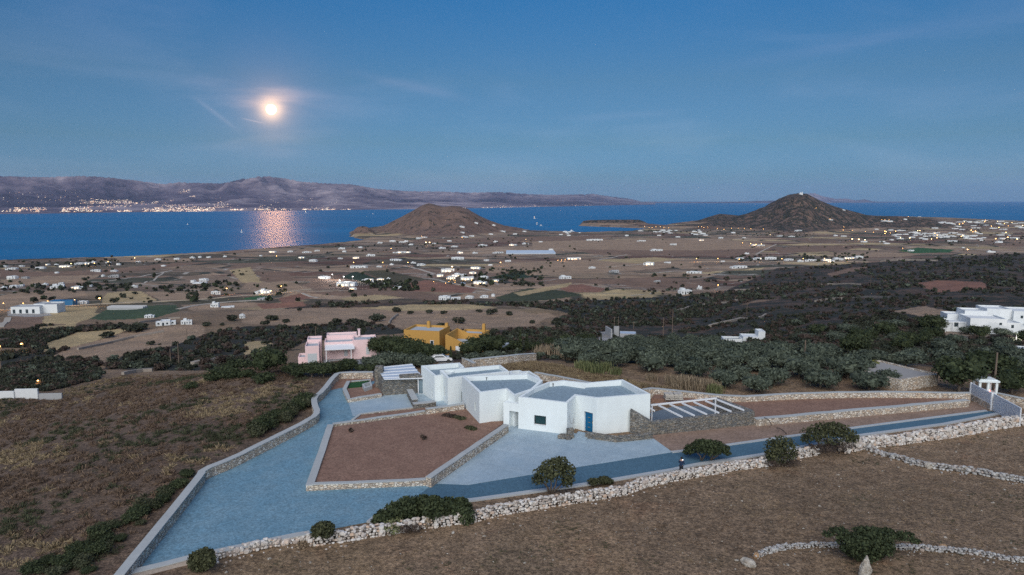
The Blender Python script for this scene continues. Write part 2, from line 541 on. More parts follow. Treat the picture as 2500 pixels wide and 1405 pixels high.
class Grid:
    """ground mesh in fans: columns of constant x/y, rows of growing distance; also answers where a photo pixel meets it"""
    def __init__(self, t, y, hf):
        self.t, self.y = t, y
        T, Y = np.meshgrid(t, y)
        self.X, self.Y = T * Y, Y
        self.Z = hf(self.X, self.Y)
        self.run = np.maximum.accumulate((self.Z - CAMZ) / self.Y, axis=0)
    def hit(self, px, py):
        t, s = tan_az(px, py), slope(py)
        c = int(round((t - self.t[0]) / (self.t[1] - self.t[0])))
        c = min(max(c, 0), len(self.t) - 1)
        col = self.run[:, c]
        i = int(np.searchsorted(col, s))
        if i >= len(self.y): return None
        if i == 0: yy = self.y[0]
        else:
            a, b = col[i - 1], col[i]
            yy = self.y[i - 1] + (self.y[i] - self.y[i - 1]) * ((s - a) / (b - a) if b > a else 1)
        return (t * yy, yy, CAMZ + s * yy)
    def mesh(self, name, mats):
        V = np.stack([self.X.ravel(), self.Y.ravel(), self.Z.ravel()], 1)
        nr, nc = self.Z.shape
        a = (np.arange(nr - 1)[:, None] * nc + np.arange(nc - 1)[None, :]).ravel()
        return mesh_np(name, V, np.stack([a, a + 1, a + 1 + nc, a + nc], 1), mats, True)
GR = Grid(np.linspace(-1.15, 1.15, 960), np.exp(np.linspace(math.log(12), math.log(6800), 980)), Hf)
def ground(px, py):
    p = GR.hit(px, py)
    return p
def gz(x, y):
    """height of the ground mesh itself"""
    return Hs(x, y)

# ---- land cover: patches of ground named in photo pixels, laid on the terrain as colour of the soil and crops there
TAN, STRAW, BROWN, RED = (.315, .222, .152), (.40, .305, .17), (.205, .134, .096), (.235, .12, .085)
DIRT, GREEN, VINE, DARK, GREY, LAWN = (.24, .19, .15), (.055, .085, .045), (.026, .045, .026), (.04, .036, .032), (.30, .29, .28), (.035, .10, .04)
FIELDS = [
    (TAN, [(0, 686), (60, 678), (190, 668), (250, 672), (205, 690), (60, 697), (0, 700)]),
    (BROWN, [(0, 662), (120, 664), (230, 660), (430, 642), (520, 640), (400, 655), (240, 672), (100, 674), (0, 678)]),
    (TAN, [(0, 722), (60, 713), (150, 708), (205, 712), (215, 722), (130, 735), (118, 750), (0, 750)]),
    (STRAW, [(250, 729), (262, 715), (310, 711), (345, 711), (385, 735), (310, 742), (248, 742)]),
    (TAN, [(350, 712), (450, 716), (560, 698), (545, 712), (500, 730), (396, 737)]),
    (STRAW, [(110, 772), (125, 750), (240, 748), (232, 765), (262, 768), (190, 786), (180, 791), (104, 791)]),
    (BROWN, [(0, 785), (25, 776), (90, 766), (110, 792), (60, 808), (0, 810)]),
    (GREY, [(20, 752), (118, 748), (126, 770), (90, 775), (18, 772)]),
    (STRAW, [(78, 800), (180, 790), (192, 800), (120, 808)]),
    (TAN, [(108, 882), (170, 850), (300, 815), (440, 793), (496, 795), (500, 815), (400, 852), (300, 868), (240, 888), (222, 882)]),
    (STRAW, [(110, 838), (190, 812), (330, 800), (300, 812), (170, 850), (110, 862)]),
    (STRAW, [(598, 868), (600, 836), (640, 832), (668, 840), (640, 858)]),
    (TAN, [(590, 760), (760, 752), (980, 752), (1100, 748), (1250, 757), (1340, 772), (1300, 797), (1150, 803), (1000, 803), (880, 787), (740, 797), (590, 790)]),
    (STRAW, [(880, 752), (1000, 745), (1150, 744), (1220, 752), (1120, 758), (960, 760)]),
    (TAN, [(440, 745), (600, 738), (700, 742), (600, 752), (470, 760)]),
    (STRAW, [(826, 730), (900, 720), (945, 721), (985, 727), (900, 736), (858, 737)]),
    (BROWN, [(740, 715), (870, 709), (930, 704), (1010, 711), (1085, 722), (1070, 737), (990, 728), (930, 720), (830, 724)]),
    (RED, [(960, 700), (1040, 684), (1165, 705), (1150, 716), (1010, 712)]),
    (VINE, [(1190, 678), (1290, 658), (1362, 662), (1340, 673), (1250, 683)]),
    ((.05, .06, .032), [(1205, 727), (1290, 704), (1390, 711), (1425, 722), (1330, 734), (1230, 737)]),
    (RED, [(1350, 701), (1420, 694), (1478, 705), (1465, 714), (1390, 714)]),
    (STRAW, [(1255, 716), (1400, 689), (1385, 701), (1270, 723)]),
    (VINE, [(830, 678), (868, 662), (925, 681), (880, 687)]),
    ((.08, .07, .04), [(880, 662), (940, 660), (1040, 682), (960, 688), (925, 680)]),
    (BROWN, [(730, 702), (800, 668), (840, 680), (820, 702), (780, 710)]),
    (TAN, [(600, 690), (700, 686), (760, 705), (740, 716), (640, 715), (590, 705)]),
    (TAN, [(1300, 590), (1560, 584), (1800, 588), (1900, 600), (1790, 623), (1500, 618), (1300, 612)]),
    (BROWN, [(1000, 586), (1300, 578), (1500, 576), (1450, 586), (1200, 592), (1020, 594)]),
    (BROWN, [(1400, 610), (1700, 612), (1900, 606), (1800, 626), (1450, 622)]),
    (TAN, [(1250, 641), (1500, 632), (1700, 640), (1690, 651), (1450, 668), (1290, 674)]),
    (STRAW, [(1450, 636), (1600, 628), (1660, 634), (1560, 644)]),
    (BROWN, [(1500, 682), (1600, 676), (1640, 682), (1600, 694), (1480, 694)]),
    (TAN, [(1180, 650), (1240, 640), (1290, 650), (1270, 662), (1190, 668)]),
    (RED, [(2235, 692), (2300, 685), (2400, 689), (2415, 705), (2300, 714), (2250, 702)]),
    (LAWN, [(2190, 613), (2240, 605), (2330, 610), (2320, 617), (2230, 619)]),
    (BROWN, [(1890, 606), (2000, 600), (2105, 604), (2060, 613), (1900, 619)]),
    (TAN, [(2000, 618), (2150, 616), (2260, 620), (2200, 628), (2050, 628)]),
    (GREEN, [(258, 757), (300, 748), (430, 745), (440, 760), (380, 776), (260, 782), (218, 779)]),
    (RED, [(678, 729), (740, 715), (765, 727), (690, 742)]),
    (LAWN, [(575, 730), (640, 722), (672, 724), (640, 734)]),
    (RED, [(625, 742), (740, 736), (745, 748), (640, 756)]),
    (TAN, [(1270, 770), (1340, 764), (1360, 774), (1290, 784)]),
    (BROWN, [(2020, 668), (2080, 654), (2130, 652), (2080, 664), (2030, 676)]),
    (TAN, [(2180, 760), (2260, 748), (2330, 765), (2250, 775)]),
    (STRAW, [(560, 660), (610, 652), (640, 690), (590, 690)]),
    (BROWN, [(620, 664), (700, 664), (720, 684), (650, 690)]),
    (GREY, [(1462, 812), (1496, 806), (1500, 830), (1480, 860), (1466, 838)]),
    (GREY, [(1060, 900), (1090, 862), (1110, 860), (1105, 905)]),
    (GREY, [(850, 905), (870, 880), (905, 872), (912, 892), (890, 908)]),
    ((.26, .17, .10), [(1190, 900), (1300, 884), (1420, 905), (1560, 935), (1600, 958), (1440, 945), (1320, 925)]),
    ((.26, .17, .10), [(1560, 935), (1660, 955), (1720, 962), (1640, 968)]),
    (DIRT, [(2290, 820), (2330, 795), (2420, 820), (2340, 842)]),
]
SCRUB = [   # (weight, polygon): ground under dark maquis
    (1.0, [(0, 800), (240, 790), (350, 802), (200, 828), (100, 850), (0, 850)]),
    (1.0, [(250, 902), (330, 850), (470, 825), (600, 797), (760, 797), (900, 780), (1000, 812), (750, 835), (640, 885), (520, 905), (400, 905)]),
    (1.0, [(0, 862), (150, 845), (240, 880), (250, 925), (120, 955), (0, 955)]),
    (.8, [(590, 782), (740, 742), (1000, 738), (1240, 734), (1330, 750), (1200, 748), (900, 750), (740, 764), (640, 788)]),
    (1.1, [(1260, 745), (1400, 735), (1700, 722), (1900, 700), (2000, 690), (1990, 705), (1850, 732), (1650, 792), (1500, 802), (1340, 792), (1400, 765)]),
    (.9, [(1300, 805), (1700, 762), (2100, 700), (2560, 650), (2560, 960), (1900, 960), (1400, 900)]),
    (.85, [(1900, 655), (2560, 615), (2560, 700), (1700, 740)]),
    (.8, [(960, 830), (1300, 800), (1480, 800), (1480, 880), (1200, 880), (960, 900)]),
]
nP = GR.X.size
gx, gy, gzz = GR.X.ravel(), GR.Y.ravel(), GR.Z.ravel()
PXv, PYv = project(gx, gy, gzz)
wx = PXv + 5 * fbm(gx / 22, gy / 22, 3, 31) * np.clip(300 / gy, .15, 1)
wy = PYv + 2 * fbm(gx / 22, gy / 22, 3, 37) * np.clip(300 / gy, .15, 1)
def inpoly(px, py, poly):
    ins = np.zeros(px.shape, bool)
    n = len(poly)
    for i in range(n):
        ax, ay = poly[i]; bx, by = poly[(i + 1) % n]
        c = ((ay > py) != (by > py))
        ins ^= c & (px < (bx - ax) * (py - ay) / (by - ay if by != ay else 1e-9) + ax)
    return ins
cov = np.zeros((nP, 4), np.float32)
scr = np.zeros(nP, np.float32)
# default covers by zone
heath = (1 - sstep(150, 210, gy)) * sstep(-8, -1, -(gx + 26))
field = (1 - sstep(100, 125, gy))
cov[:, :3] = (.218, .152, .099)
cov[:, 3] = 1 - sstep(330, 620, gy)
cov[:, :3] = cov[:, :3] * (1 - heath[:, None]) + np.array([.145, .102, .074]) * heath[:, None]
hillm = np.zeros(nP)
for yc, w0, wk, xs, zs in HILLS[:5]:
    s = np.maximum(np.interp(np.where(gy < yc, gx * yc / np.maximum(gy, 800), gx), xs, zs, left=-50, right=-50) - 5.5, 0)
    hillm = np.maximum(hillm, sstep(1.5, 7, s * np.exp(-((gy - yc) / (w0 + wk * s)) ** 2)))
cov[:, :3] = cov[:, :3] * (1 - hillm[:, None]) + np.array([.17, .112, .088]) * hillm[:, None]
cov[:, 3] = np.maximum(cov[:, 3], hillm)
scr = np.maximum(scr, .45 * sstep(110, 200, gy) * (1 - sstep(330, 700, gy)))
scr = np.maximum(scr, (.62 + .30 * (gx > 300)) * hillm)
for w_, poly in SCRUB:
    x0, x1 = min(p[0] for p in poly), max(p[0] for p in poly); y0, y1 = min(p[1] for p in poly), max(p[1] for p in poly)
    c = np.nonzero((wx > x0) & (wx < x1) & (wy > y0) & (wy < y1) & (gy > 106))[0]
    i = c[inpoly(wx[c], wy[c], poly)]
    scr[i] = w_
    cov[i, 3] = 1
    cov[i, :3] = (.088, .060, .046)
for col, poly in FIELDS:
    x0, x1 = min(p[0] for p in poly), max(p[0] for p in poly); y0, y1 = min(p[1] for p in poly), max(p[1] for p in poly)
    c = np.nonzero((wx > x0) & (wx < x1) & (wy > y0) & (wy < y1) & (gy > 100))[0]
    i = c[inpoly(wx[c], wy[c], poly)]
    cov[i, :3] = col
    cov[i, 3] = 1
    scr[i] = .42 if min(q_[0] for q_ in poly) > 1950 and col not in (LAWN, GREY) else .08
beach = sstep(2.0, .8, gzz) * (gy > 900)
cov[:, :3] = cov[:, :3] * (1 - beach[:, None]) + np.array([.26, .2, .15]) * beach[:, None]
cov[:, 3] = np.maximum(cov[:, 3], beach)

t = NT('ground_soil')
p = t.pos()
a1 = t.n('ShaderNodeAttribute', attribute_name='cov')
a2 = t.n('ShaderNodeAttribute', attribute_name='scrub')
v = t.vor(t.pos((.0072, .0125, .0001)), 1.0)
sc = t.n('ShaderNodeSeparateColor'); t.l(v.outputs['Color'], sc.inputs[0])
patch = t.ramp(sc.outputs[0], [(0, TAN), (.2, BROWN), (.38, (.23, .165, .12)), (.55, (.11, .088, .062)), (.66, STRAW), (.74, (.15, .085, .062)), (.86, (.075, .075, .05)), (.94, (.26, .19, .13))], 'CONSTANT')
e = t.vor(t.pos((.0072, .0125, .0001)), 1.0, 'DISTANCE_TO_EDGE')
hedge = t.math('MULTIPLY', t.rng(e.outputs['Distance'], .05, .015), t.rng(t.noise(p, .012, 3), .42, .52))
patch = t.mix(hedge, patch, (.045, .048, .038))
e2 = t.vor(t.pos((.011, .024, .0001)), 1.0, 'DISTANCE_TO_EDGE')
patch = t.mix(t.math('MULTIPLY', t.rng(e2.outputs['Distance'], .022, .008), t.rng(t.noise(p, .02, 3), .47, .55)), patch, (.36, .33, .29))
v2 = t.vor(t.pos((.011, .024, .0001)), 1.0)
s2_ = t.n('ShaderNodeSeparateColor'); t.l(v2.outputs['Color'], s2_.inputs[0])
patch = t.mix(1.0, patch, t.math('MULTIPLY_ADD', s2_.outputs[1], .5, .72), 'MULTIPLY')
base = t.mix(a1.outputs['Alpha'], patch, a1.outputs['Color'])
# bushes too small to model: blotches of dark cover
s1 = t.noise(t.pos((1, 1, .2)), .05, 5, .65)
s2 = t.noise(t.pos((1, 1, .2)), .28, 4, .6)
sm = t.math('ADD', t.math('MULTIPLY', s1, .55), t.math('MULTIPLY', s2, .45))
thr = t.math('SUBTRACT', .70, t.math('MULTIPLY', a2.outputs['Fac'], .27))
sk = t.rng(t.math('SUBTRACT', sm, thr), 0.0, .045)
sk = t.math('MULTIPLY', sk, t.rng(a2.outputs['Fac'], .05, .2))
base = t.mix(sk, base, (.032, .034, .027))
# earth tones at several scales
k = t.math('MULTIPLY', t.math('ADD', t.math('MULTIPLY', t.noise(p, .035, 5, .6), .9), .55), t.math('ADD', t.math('MULTIPLY', t.noise(p, .6, 5, .7), .9), .55))
k = t.math('MULTIPLY', k, t.rng(t.noise(p, 4.5, 5, .8), .32, .70, .35, 1.75))
k = t.math('MULTIPLY', k, t.rng(t.noise(p, 1.1, 5, .75), .34, .68, .78, 1.24))
base = t.mix(1.0, base, k, 'MULTIPLY')
base = t.mix(t.math('MULTIPLY', t.rng(t.noise(p, .17, 4, .65, .6), .57, .72), .30), base, t.mix(1.0, base, (1.18, .84, .72), 'MULTIPLY'))
base = t.mix(t.math('MULTIPLY', t.rng(t.noise(t.pos((1, 1, 1)), .23, 5, .7), .58, .72), .45), base, t.mix(1.0, base, (.72, .78, .72), 'MULTIPLY'))
# wide soft patches of greyer and of darker grass
base = t.mix(t.math('MULTIPLY', t.rng(t.noise(p, .075, 4, .6, .8), .46, .66), .42), base, t.mix(1.0, base, (.66, .70, .70), 'MULTIPLY'))
base = t.mix(t.math('MULTIPLY', t.rng(t.noise(t.pos((1, .6, 1)), .052, 4, .6, .8), .54, .70), .40), base, t.mix(1.0, base, (1.35, 1.28, 1.12), 'MULTIPLY'))
# pale pebbles
vp = t.vor(p, 1.7)
base = t.mix(t.math('MULTIPLY', t.rng(vp.outputs['Distance'], .11, .06), t.rng(t.noise(p, .15, 3), .5, .62)), base, (.34, .32, .29))
t.bump(t.math('ADD', t.noise(p, 1.6, 6, .7), t.math('MULTIPLY', t.noise(p, 9, 3, .7), .4)), .9, .25)
M_GROUND = t.done(base, .95)
me = GR.mesh('ground', M_GROUND)
ca = me.color_attributes.new('cov', 'FLOAT_COLOR', 'POINT')
ca.data.foreach_set('color', cov.ravel())
sa = me.attributes.new('scrub', 'FLOAT', 'POINT')
sa.data.foreach_set('value', scr)
tag(put('ground', me), kind='structure')
del cov, scr, PXv, PYv, wx, wy, gx, gy, gzz, heath, field, hillm, beach

# ---- sea
t = NT('sea_water')
p = t.pos((.010, .0035, 1))
t.bump(t.math('ADD', t.noise(p, 1.0, 5, .6), t.math('MULTIPLY', t.noise(t.pos((.06, .03, 1)), 1.0, 3, .6), .35)), .07, 6.0)
t.b.inputs['IOR'].default_value = 1.33
t.b.inputs['Specular IOR Level'].default_value = .15
n = t.noise(t.pos((.0006, .0025, 1)), 1.0, 5, .6)
M_SEA = t.done(t.mix(t.rng(n, .35, .7), (.0005, .108, .265), (.001, .138, .325)), .36)
SEA_R = 44000.0
ys = np.concatenate([[-3000., 200., 900.], np.geomspace(1200, SEA_R, 40)])
ts = np.linspace(-1.6, 1.6, 60)
V = [(tt * max(abs(yv), 4200.) if yv < 4200 else tt * yv, yv, 0.0) for yv in ys for tt in ts]
nc = len(ts)
Q = [(i * nc + j, i * nc + j + 1, (i + 1) * nc + j + 1, (i + 1) * nc + j) for i in range(len(ys) - 1) for j in range(nc - 1)]
tag(put('sea', mesh_np('sea', V, Q, M_SEA)), kind='structure')

# ---- the mountainous island across the strait
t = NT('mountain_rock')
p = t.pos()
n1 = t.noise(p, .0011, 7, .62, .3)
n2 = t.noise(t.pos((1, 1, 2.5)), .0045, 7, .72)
ra = t.n('ShaderNodeAttribute', attribute_name='ridge')      # relief shading put into the rock colour: crests paler, gullies darker
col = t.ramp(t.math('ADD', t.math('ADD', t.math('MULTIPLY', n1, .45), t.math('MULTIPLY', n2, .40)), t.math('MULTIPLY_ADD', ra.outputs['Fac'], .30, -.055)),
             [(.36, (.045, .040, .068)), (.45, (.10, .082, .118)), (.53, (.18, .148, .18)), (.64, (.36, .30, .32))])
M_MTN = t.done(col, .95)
def island(name, x0, x1, nx, near, ridge, depth, seed, y0k=.97, mat=None):
    """near: (px,py) of the shore at sea level, ridge: (px,py) skyline, depth: distance shore to ridge / shore distance"""
    pxs = np.linspace(x0, x1, nx)
    sy = np.interp(pxs, [a[0] for a in near], [a[1] for a in near])
    ry = np.interp(pxs, [a[0] for a in ridge], [a[1] for a in ridge])
    yn = -CAMZ / slope(sy)
    tt = tan_az(pxs, sy)
    k = np.concatenate([np.linspace(-.05, 1.0, 95), np.linspace(1.02, 1.7, 16)])
    K, T = np.meshgrid(k, tt, indexing='ij')
    Yn = np.broadcast_to(yn, K.shape)
    Y = Yn * (1 + depth * np.maximum(K, -.05))
    X = T * Y
    up = np.clip(K, 0, 1)
    shp = np.where(K <= 1, .10 * up + .90 * up ** 1.5, np.maximum(0, 1 - ((K - 1) / .7) ** 1.3))
    rd = fbm(X / 1900, Y / 2600, 6, seed, .58, True)
    f2 = fbm(X / 5000, Y / 5000, 3, seed + 7)
    nzv = (.85 * rd + .30 * f2) * np.minimum(up * 2.2, 1) * np.where(K > 1, .6, 1)
    rel = np.maximum(shp * (1 + 1.15 * nzv) + .16 * nzv * np.minimum(up * 3, 1), 0.004 * (K > 0))
    sk = slope(ry) * (Yn * (1 + depth))                       # skyline height over the camera
    Hr = np.maximum(sk + CAMZ, 12)
    Z = rel * Hr
    m = ((Z - CAMZ) / Y).max(0)
    want = slope(ry)
    fac = np.clip((want * Yn[0] * (1 + depth) + CAMZ) / np.maximum(m * Yn[0] * (1 + depth) + CAMZ, 1), .3, 3)
    ker = np.exp(-np.linspace(-2, 2, 9) ** 2); ker /= ker.sum()
    fac = np.convolve(np.pad(fac, 4, mode='edge'), ker, 'valid')
    Z = Z * fac
    Z = np.where(K <= 0, -12, Z)
    V = np.stack([X.ravel(), Y.ravel(), Z.ravel()], 1)
    nr, ncn = K.shape
    a = (np.arange(nr - 1)[:, None] * ncn + np.arange(ncn - 1)[None, :]).ravel()
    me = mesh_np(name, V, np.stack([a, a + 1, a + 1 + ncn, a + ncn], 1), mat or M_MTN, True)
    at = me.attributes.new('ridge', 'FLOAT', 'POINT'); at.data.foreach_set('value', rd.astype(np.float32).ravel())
    o = put(name, me)
    tag(o, kind='structure')
    return X, Y, Z
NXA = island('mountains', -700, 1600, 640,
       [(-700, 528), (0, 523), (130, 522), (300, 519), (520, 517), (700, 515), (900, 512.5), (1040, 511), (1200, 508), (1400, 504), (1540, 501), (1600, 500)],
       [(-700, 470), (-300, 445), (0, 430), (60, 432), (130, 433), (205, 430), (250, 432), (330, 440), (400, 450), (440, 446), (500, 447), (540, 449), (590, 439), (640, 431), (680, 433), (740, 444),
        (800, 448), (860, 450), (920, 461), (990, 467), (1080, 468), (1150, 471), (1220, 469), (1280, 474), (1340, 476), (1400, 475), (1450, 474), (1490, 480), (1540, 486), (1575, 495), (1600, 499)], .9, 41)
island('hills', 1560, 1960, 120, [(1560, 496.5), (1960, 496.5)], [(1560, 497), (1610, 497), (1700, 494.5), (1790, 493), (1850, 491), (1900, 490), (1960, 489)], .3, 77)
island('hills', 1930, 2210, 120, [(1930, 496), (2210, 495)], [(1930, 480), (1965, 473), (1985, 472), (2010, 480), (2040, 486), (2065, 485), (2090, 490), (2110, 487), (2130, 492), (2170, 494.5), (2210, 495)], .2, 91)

# ================================================================== MATERIALS FOR BUILT THINGS
M_WHITE = plain('white_render', (.74, .80, .81), .9, .10, .8, .15, obj=False)
_nt = M_WHITE.node_tree
_b = _nt.nodes['Principled BSDF']
_src = _b.inputs['Base Color'].links[0].from_socket
_g = _nt.nodes.new('ShaderNodeNewGeometry'); _m = _nt.nodes.new('ShaderNodeMapping'); _m.inputs['Scale'].default_value = (1.6, 1.6, .16)
_nt.links.new(_g.outputs['Position'], _m.inputs[0])
_n = _nt.nodes.new('ShaderNodeTexNoise'); _n.inputs['Scale'].default_value = 1.0; _n.inputs['Detail'].default_value = 5; _nt.links.new(_m.outputs[0], _n.inputs['Vector'])
_r = _nt.nodes.new('ShaderNodeMapRange'); _nt.links.new(_n.outputs[0], _r.inputs[0])
for _i, _v in enumerate((.35, .70, 1.01, .955)): _r.inputs[1 + _i].default_value = _v
_x = _nt.nodes.new('ShaderNodeMix'); _x.data_type = 'RGBA'; _x.blend_type = 'MULTIPLY'; _x.inputs[0].default_value = 1.0     # faint rain streaks in the limewash
_nt.links.new(_src, _x.inputs[6]); _nt.links.new(_r.outputs[0], _x.inputs[7]); _nt.links.new(_x.outputs[2], _b.inputs['Base Color'])
M_ROOFG = gravel('roof_gravel', (.235, .315, .37), 11., .5, .10)
M_DRIVE = gravel('drive_gravel', (.140, .262, .345), 9., .5, .12, (.165, .278, .35))
M_ASPH = gravel('road_chippings', (.072, .145, .205), 11., .4, .12)
M_CONC = gravel('concrete_paving', (.35, .44, .50), 14., .28, .16, (.305, .40, .47), joints=True)
M_SOIL = gravel('red_soil', (.215, .128, .094), 10., .6, .2, (.245, .15, .11))
M_SOIL2 = gravel('brown_soil', (.235, .165, .125), 9., .55, .2, (.26, .185, .145))
M_KERB = plain('kerb_concrete', (.40, .43, .45), .9, .15, 2.5, .3, obj=False)
M_CAP = plain('cement_cap', (.40, .42, .42), .9, .2, 2.2, .4, obj=False)
M_STONE = stone('pale_masonry', [(.62, .54, .43), (.48, .41, .34), (.72, .67, .58), (.56, .45, .34), (.66, .62, .56), (.40, .35, .29)], (3.2, 3.2, 6.0), (.24, .20, .165))
M_SCHIST = stone('grey_schist', [(.20, .20, .19), (.27, .25, .21), (.15, .16, .165), (.24, .21, .17), (.30, .29, .27), (.18, .165, .145)], (3.4, 3.4, 10.), (.075, .075, .072), .05)
M_FIELDSTONE = None
t = NT('field_stone')
g_ = t.n('ShaderNodeNewGeometry')
c_ = t.ramp(g_.outputs['Random Per Island'], [(0, (.60, .57, .53)), (.25, (.46, .41, .36)), (.45, (.68, .66, .63)), (.6, (.36, .30, .26)), (.75, (.62, .60, .58)), (.9, (.52, .38, .28)), (1, (.72, .71, .69))])
c_ = t.mix(1.0, c_, t.math('ADD', t.math('MULTIPLY', t.noise(t.pos(), 5, 4, .7), .8), .6), 'MULTIPLY')
t.bump(t.noise(t.pos(), 14, 3, .7), .5, .04)
M_FIELDSTONE = t.done(c_, .92)
M_BLUE = plain('blue_door_paint', (.008, .115, .255), .45, .12, 4, 0)
M_GLASS = plain('dark_window_glass', (.012, .045, .05), .08, .05, 1, 0, spec=.6)
M_METALW = plain('white_painted_metal', (.74, .76, .78), .5, .04, 3)
M_PANEL = plain('corrugated_panel', (.42, .50, .60), .45, .08, 2, 0)
M_DARKMETAL = plain('dark_metal', (.05, .05, .05), .5, .1, 4)
M_HOSE = plain('black_hose', (.015, .015, .016), .5, .1, 4)
M_WOOD = plain('weathered_wood', (.17, .13, .10), .85, .25, 2.5, .2)
M_PLANK = plain('bleached_plank', (.46, .43, .38), .85, .2, 3, .2)
M_GOLD = plain('brass_fittings', (.35, .24, .08), .35, .1, 5)
M_BARK = plain('bark', (.13, .105, .085), .95, .3, 4, .5)
M_SLATS = None
t = NT('white_slat_panel')
wv = t.n('ShaderNodeTexWave', wave_type='BANDS', bands_direction='Z'); wv.inputs['Scale'].default_value = 3.4
t.l(t.pos(), wv.inputs['Vector'])
t.bump(wv.outputs['Fac'], .9, .05)
M_SLATS = t.done(t.mix(t.rng(wv.outputs['Fac'], .12, .3), (.60, .64, .70), (.76, .80, .86)), .6)

def part(mb, name, mats, root, smooth=False):
    """a part of a thing, given in world coordinates"""
    o = mb.build(name, mats, root, smooth=smooth)
    o.location = -root.location
    return o
def sub(mb, name, mats, parent, smooth=False):
    return mb.build(name, mats, parent, smooth=smooth)
def thing(name, label, cat, loc, group=None):
    return tag(empty(name, loc), label, cat, group)

# ================================================================== THE PLOT: drive, paving, soil
def sheet(name, px, z, mat, skirt=.5, zpx=None):
    """a flat piece of ground with its own thickness"""
    pts = [at_z(a, b, zpx or z) for a, b in px]
    o = MB().prism(pts, z - skirt, z).build(name, mat)
    return tag(o, kind='structure')
DRIVE = [(323, 1388), (498, 1175), (500, 1162), (568, 1136), (661, 1089), (771, 1031), (782, 1014), (773, 986), (771, 971), (794, 955), (822, 916), (905, 911),
         (1010, 940), (1200, 1000), (1330, 1050), (1500, 1080), (1600, 1080), (1642, 1104), (1500, 1130), (1400, 1182), (1153, 1219), (966, 1227), (902, 1274), (758, 1302), (526, 1350), (459, 1364)]
sheet('drive', DRIVE, G + .03, M_DRIVE)
ROAD = [(1143, 1184), (1400, 1142), (1642, 1104), (1700, 1097), (1915, 1067), (2150, 1036), (2405, 1003), (2440, 1007), (2308, 1035), (2100, 1063), (1860, 1110), (1700, 1134), (1640, 1147), (1556, 1161), (1444, 1180), (1348, 1193), (1153, 1220), (1000, 1226), (1060, 1180)]
sheet('road', ROAD, G + .036, M_ASPH)
sheet('paving', [(1052, 1180), (1143, 1184), (1400, 1142), (1642, 1104), (1594, 1070), (1507, 1070), (1430, 1062), (1385, 1056), (1290, 1030), (1225, 1028)], G + .06, M_CONC)
sheet('paving', [(850, 980), (928, 965), (995, 961), (1030, 955), (1100, 966), (1150, 985), (1095, 991), (1040, 992), (1015, 993), (878, 1014), (861, 1016)], G + .06, M_CONC)
sheet('ground', [(1590, 1062), (1594, 1072), (1642, 1103), (1700, 1096), (1915, 1066), (2150, 1035), (2410, 1002), (2425, 985), (2362, 981), (1844, 1034)], G + .045, M_SOIL2)
T1 = [(811, 1043), (1036, 1012), (1133, 994), (1155, 1005), (1190, 1030), (1236, 1028), (1040, 1173), (757, 1186)]
sheet('ground', T1, G + .42, M_SOIL, .6)
sheet('ground', [(857, 1031), (878, 1014), (1036, 996), (1134, 985), (1134, 1000), (1038, 1010)], G + .22, M_SOIL, .4)
sheet('ground', [(848, 949), (900, 944), (922, 932), (940, 960), (925, 966), (852, 976)], G + .3, M_SOIL, .5)
sheet('ground', [(824, 917), (914, 911), (914, 930), (860, 934), (846, 944), (800, 954)], G + .07, M_SOIL, .3)
sheet('lawn', [(855, 934), (903, 929), (880, 944), (851, 946)], G + .32, plain('lawn_grass', (.02, .075, .022), .9, .4, 6, .5, obj=False), .5)
sheet('ground', [(1590, 972), (1600, 962), (1800, 976), (1956, 968), (2141, 966), (2368, 968), (2362, 979), (1842, 1022), (1749, 985)], G + .62, M_SOIL, .8)

# ================================================================== WALLS
def cap_wall(name, label, px, width, height, mat=M_STONE, cap=M_CAP, z=G, group=None, closed=False, sm=1, jit=.03, pts=None, flat=True):
    """masonry wall along a line (pixels of the cap's middle), with a cement cap as its part"""
    P = pts or [at_z(a, b, z + height) for a, b in px]
    if sm: P = smooth_path(P, sm)
    P = resample(P, 1.6)
    L, Rr = offsets(P, width / 2), offsets(P, -width / 2)
    Lc, Rc = offsets(P, width / 2 + .03), offsets(P, -width / 2 - .03)
    n = len(P)
    zg = [z if flat else Hs(*p) for p in P]
    zt = [g + height - .07 + jit * R.uniform(-1, 1) for g in zg]
    def strip(L, Rr, lo, hi):
        V = []
        for i in range(n):
            V += [(L[i][0], L[i][1], lo[i]), (Rr[i][0], Rr[i][1], lo[i]), (Rr[i][0], Rr[i][1], hi[i]), (L[i][0], L[i][1], hi[i])]
        Fc = []
        for i in range(n - 1):
            a = i * 4
            for k in range(4): Fc.append((a + k, a + (k + 1) % 4, a + 4 + (k + 1) % 4, a + 4 + k))
        Fc += [(3, 2, 1, 0), (4 * n - 4, 4 * n - 3, 4 * n - 2, 4 * n - 1)]
        return V, Fc
    root = thing(name, label, 'wall', (P[n // 2][0], P[n // 2][1], zg[n // 2]), group)
    m = MB(); m.add(*strip(L, Rr, [g - .5 for g in zg], zt)); part(m, 'masonry', mat, root)
    m = MB(); m.add(*strip(Lc, Rc, zt, [q + .07 for q in zt])); part(m, 'cap', cap, root)
    return root
cap_wall('stone_wall', 'long winding stone wall with cement cap along the left edge of the gravel drive',
         [(290, 1404), (489, 1160), (494, 1146), (564, 1119), (657, 1073), (762, 1020), (776, 1005), (768, 988), (766, 970), (788, 954), (818, 914), (835, 909), (911, 908)], .62, .95, jit=.02)
cap_wall('stone_wall', 'low capped wall at the lower left end of the drive with rubble in front', [(292, 1402), (450, 1363), (526, 1346), (640, 1323), (756, 1299)], .55, .42, M_FIELDSTONE)
cap_wall('retaining_wall', 'low retaining wall with wide grey cap on the left side of the big red soil bed', [(807, 1036), (786, 1100), (756, 1184)], .62, .6, sm=0)
cap_wall('retaining_wall', 'thin low wall along the front edge of the big red soil bed', [(762, 1181), (900, 1175), (1040, 1169)], .4, .6, sm=0)
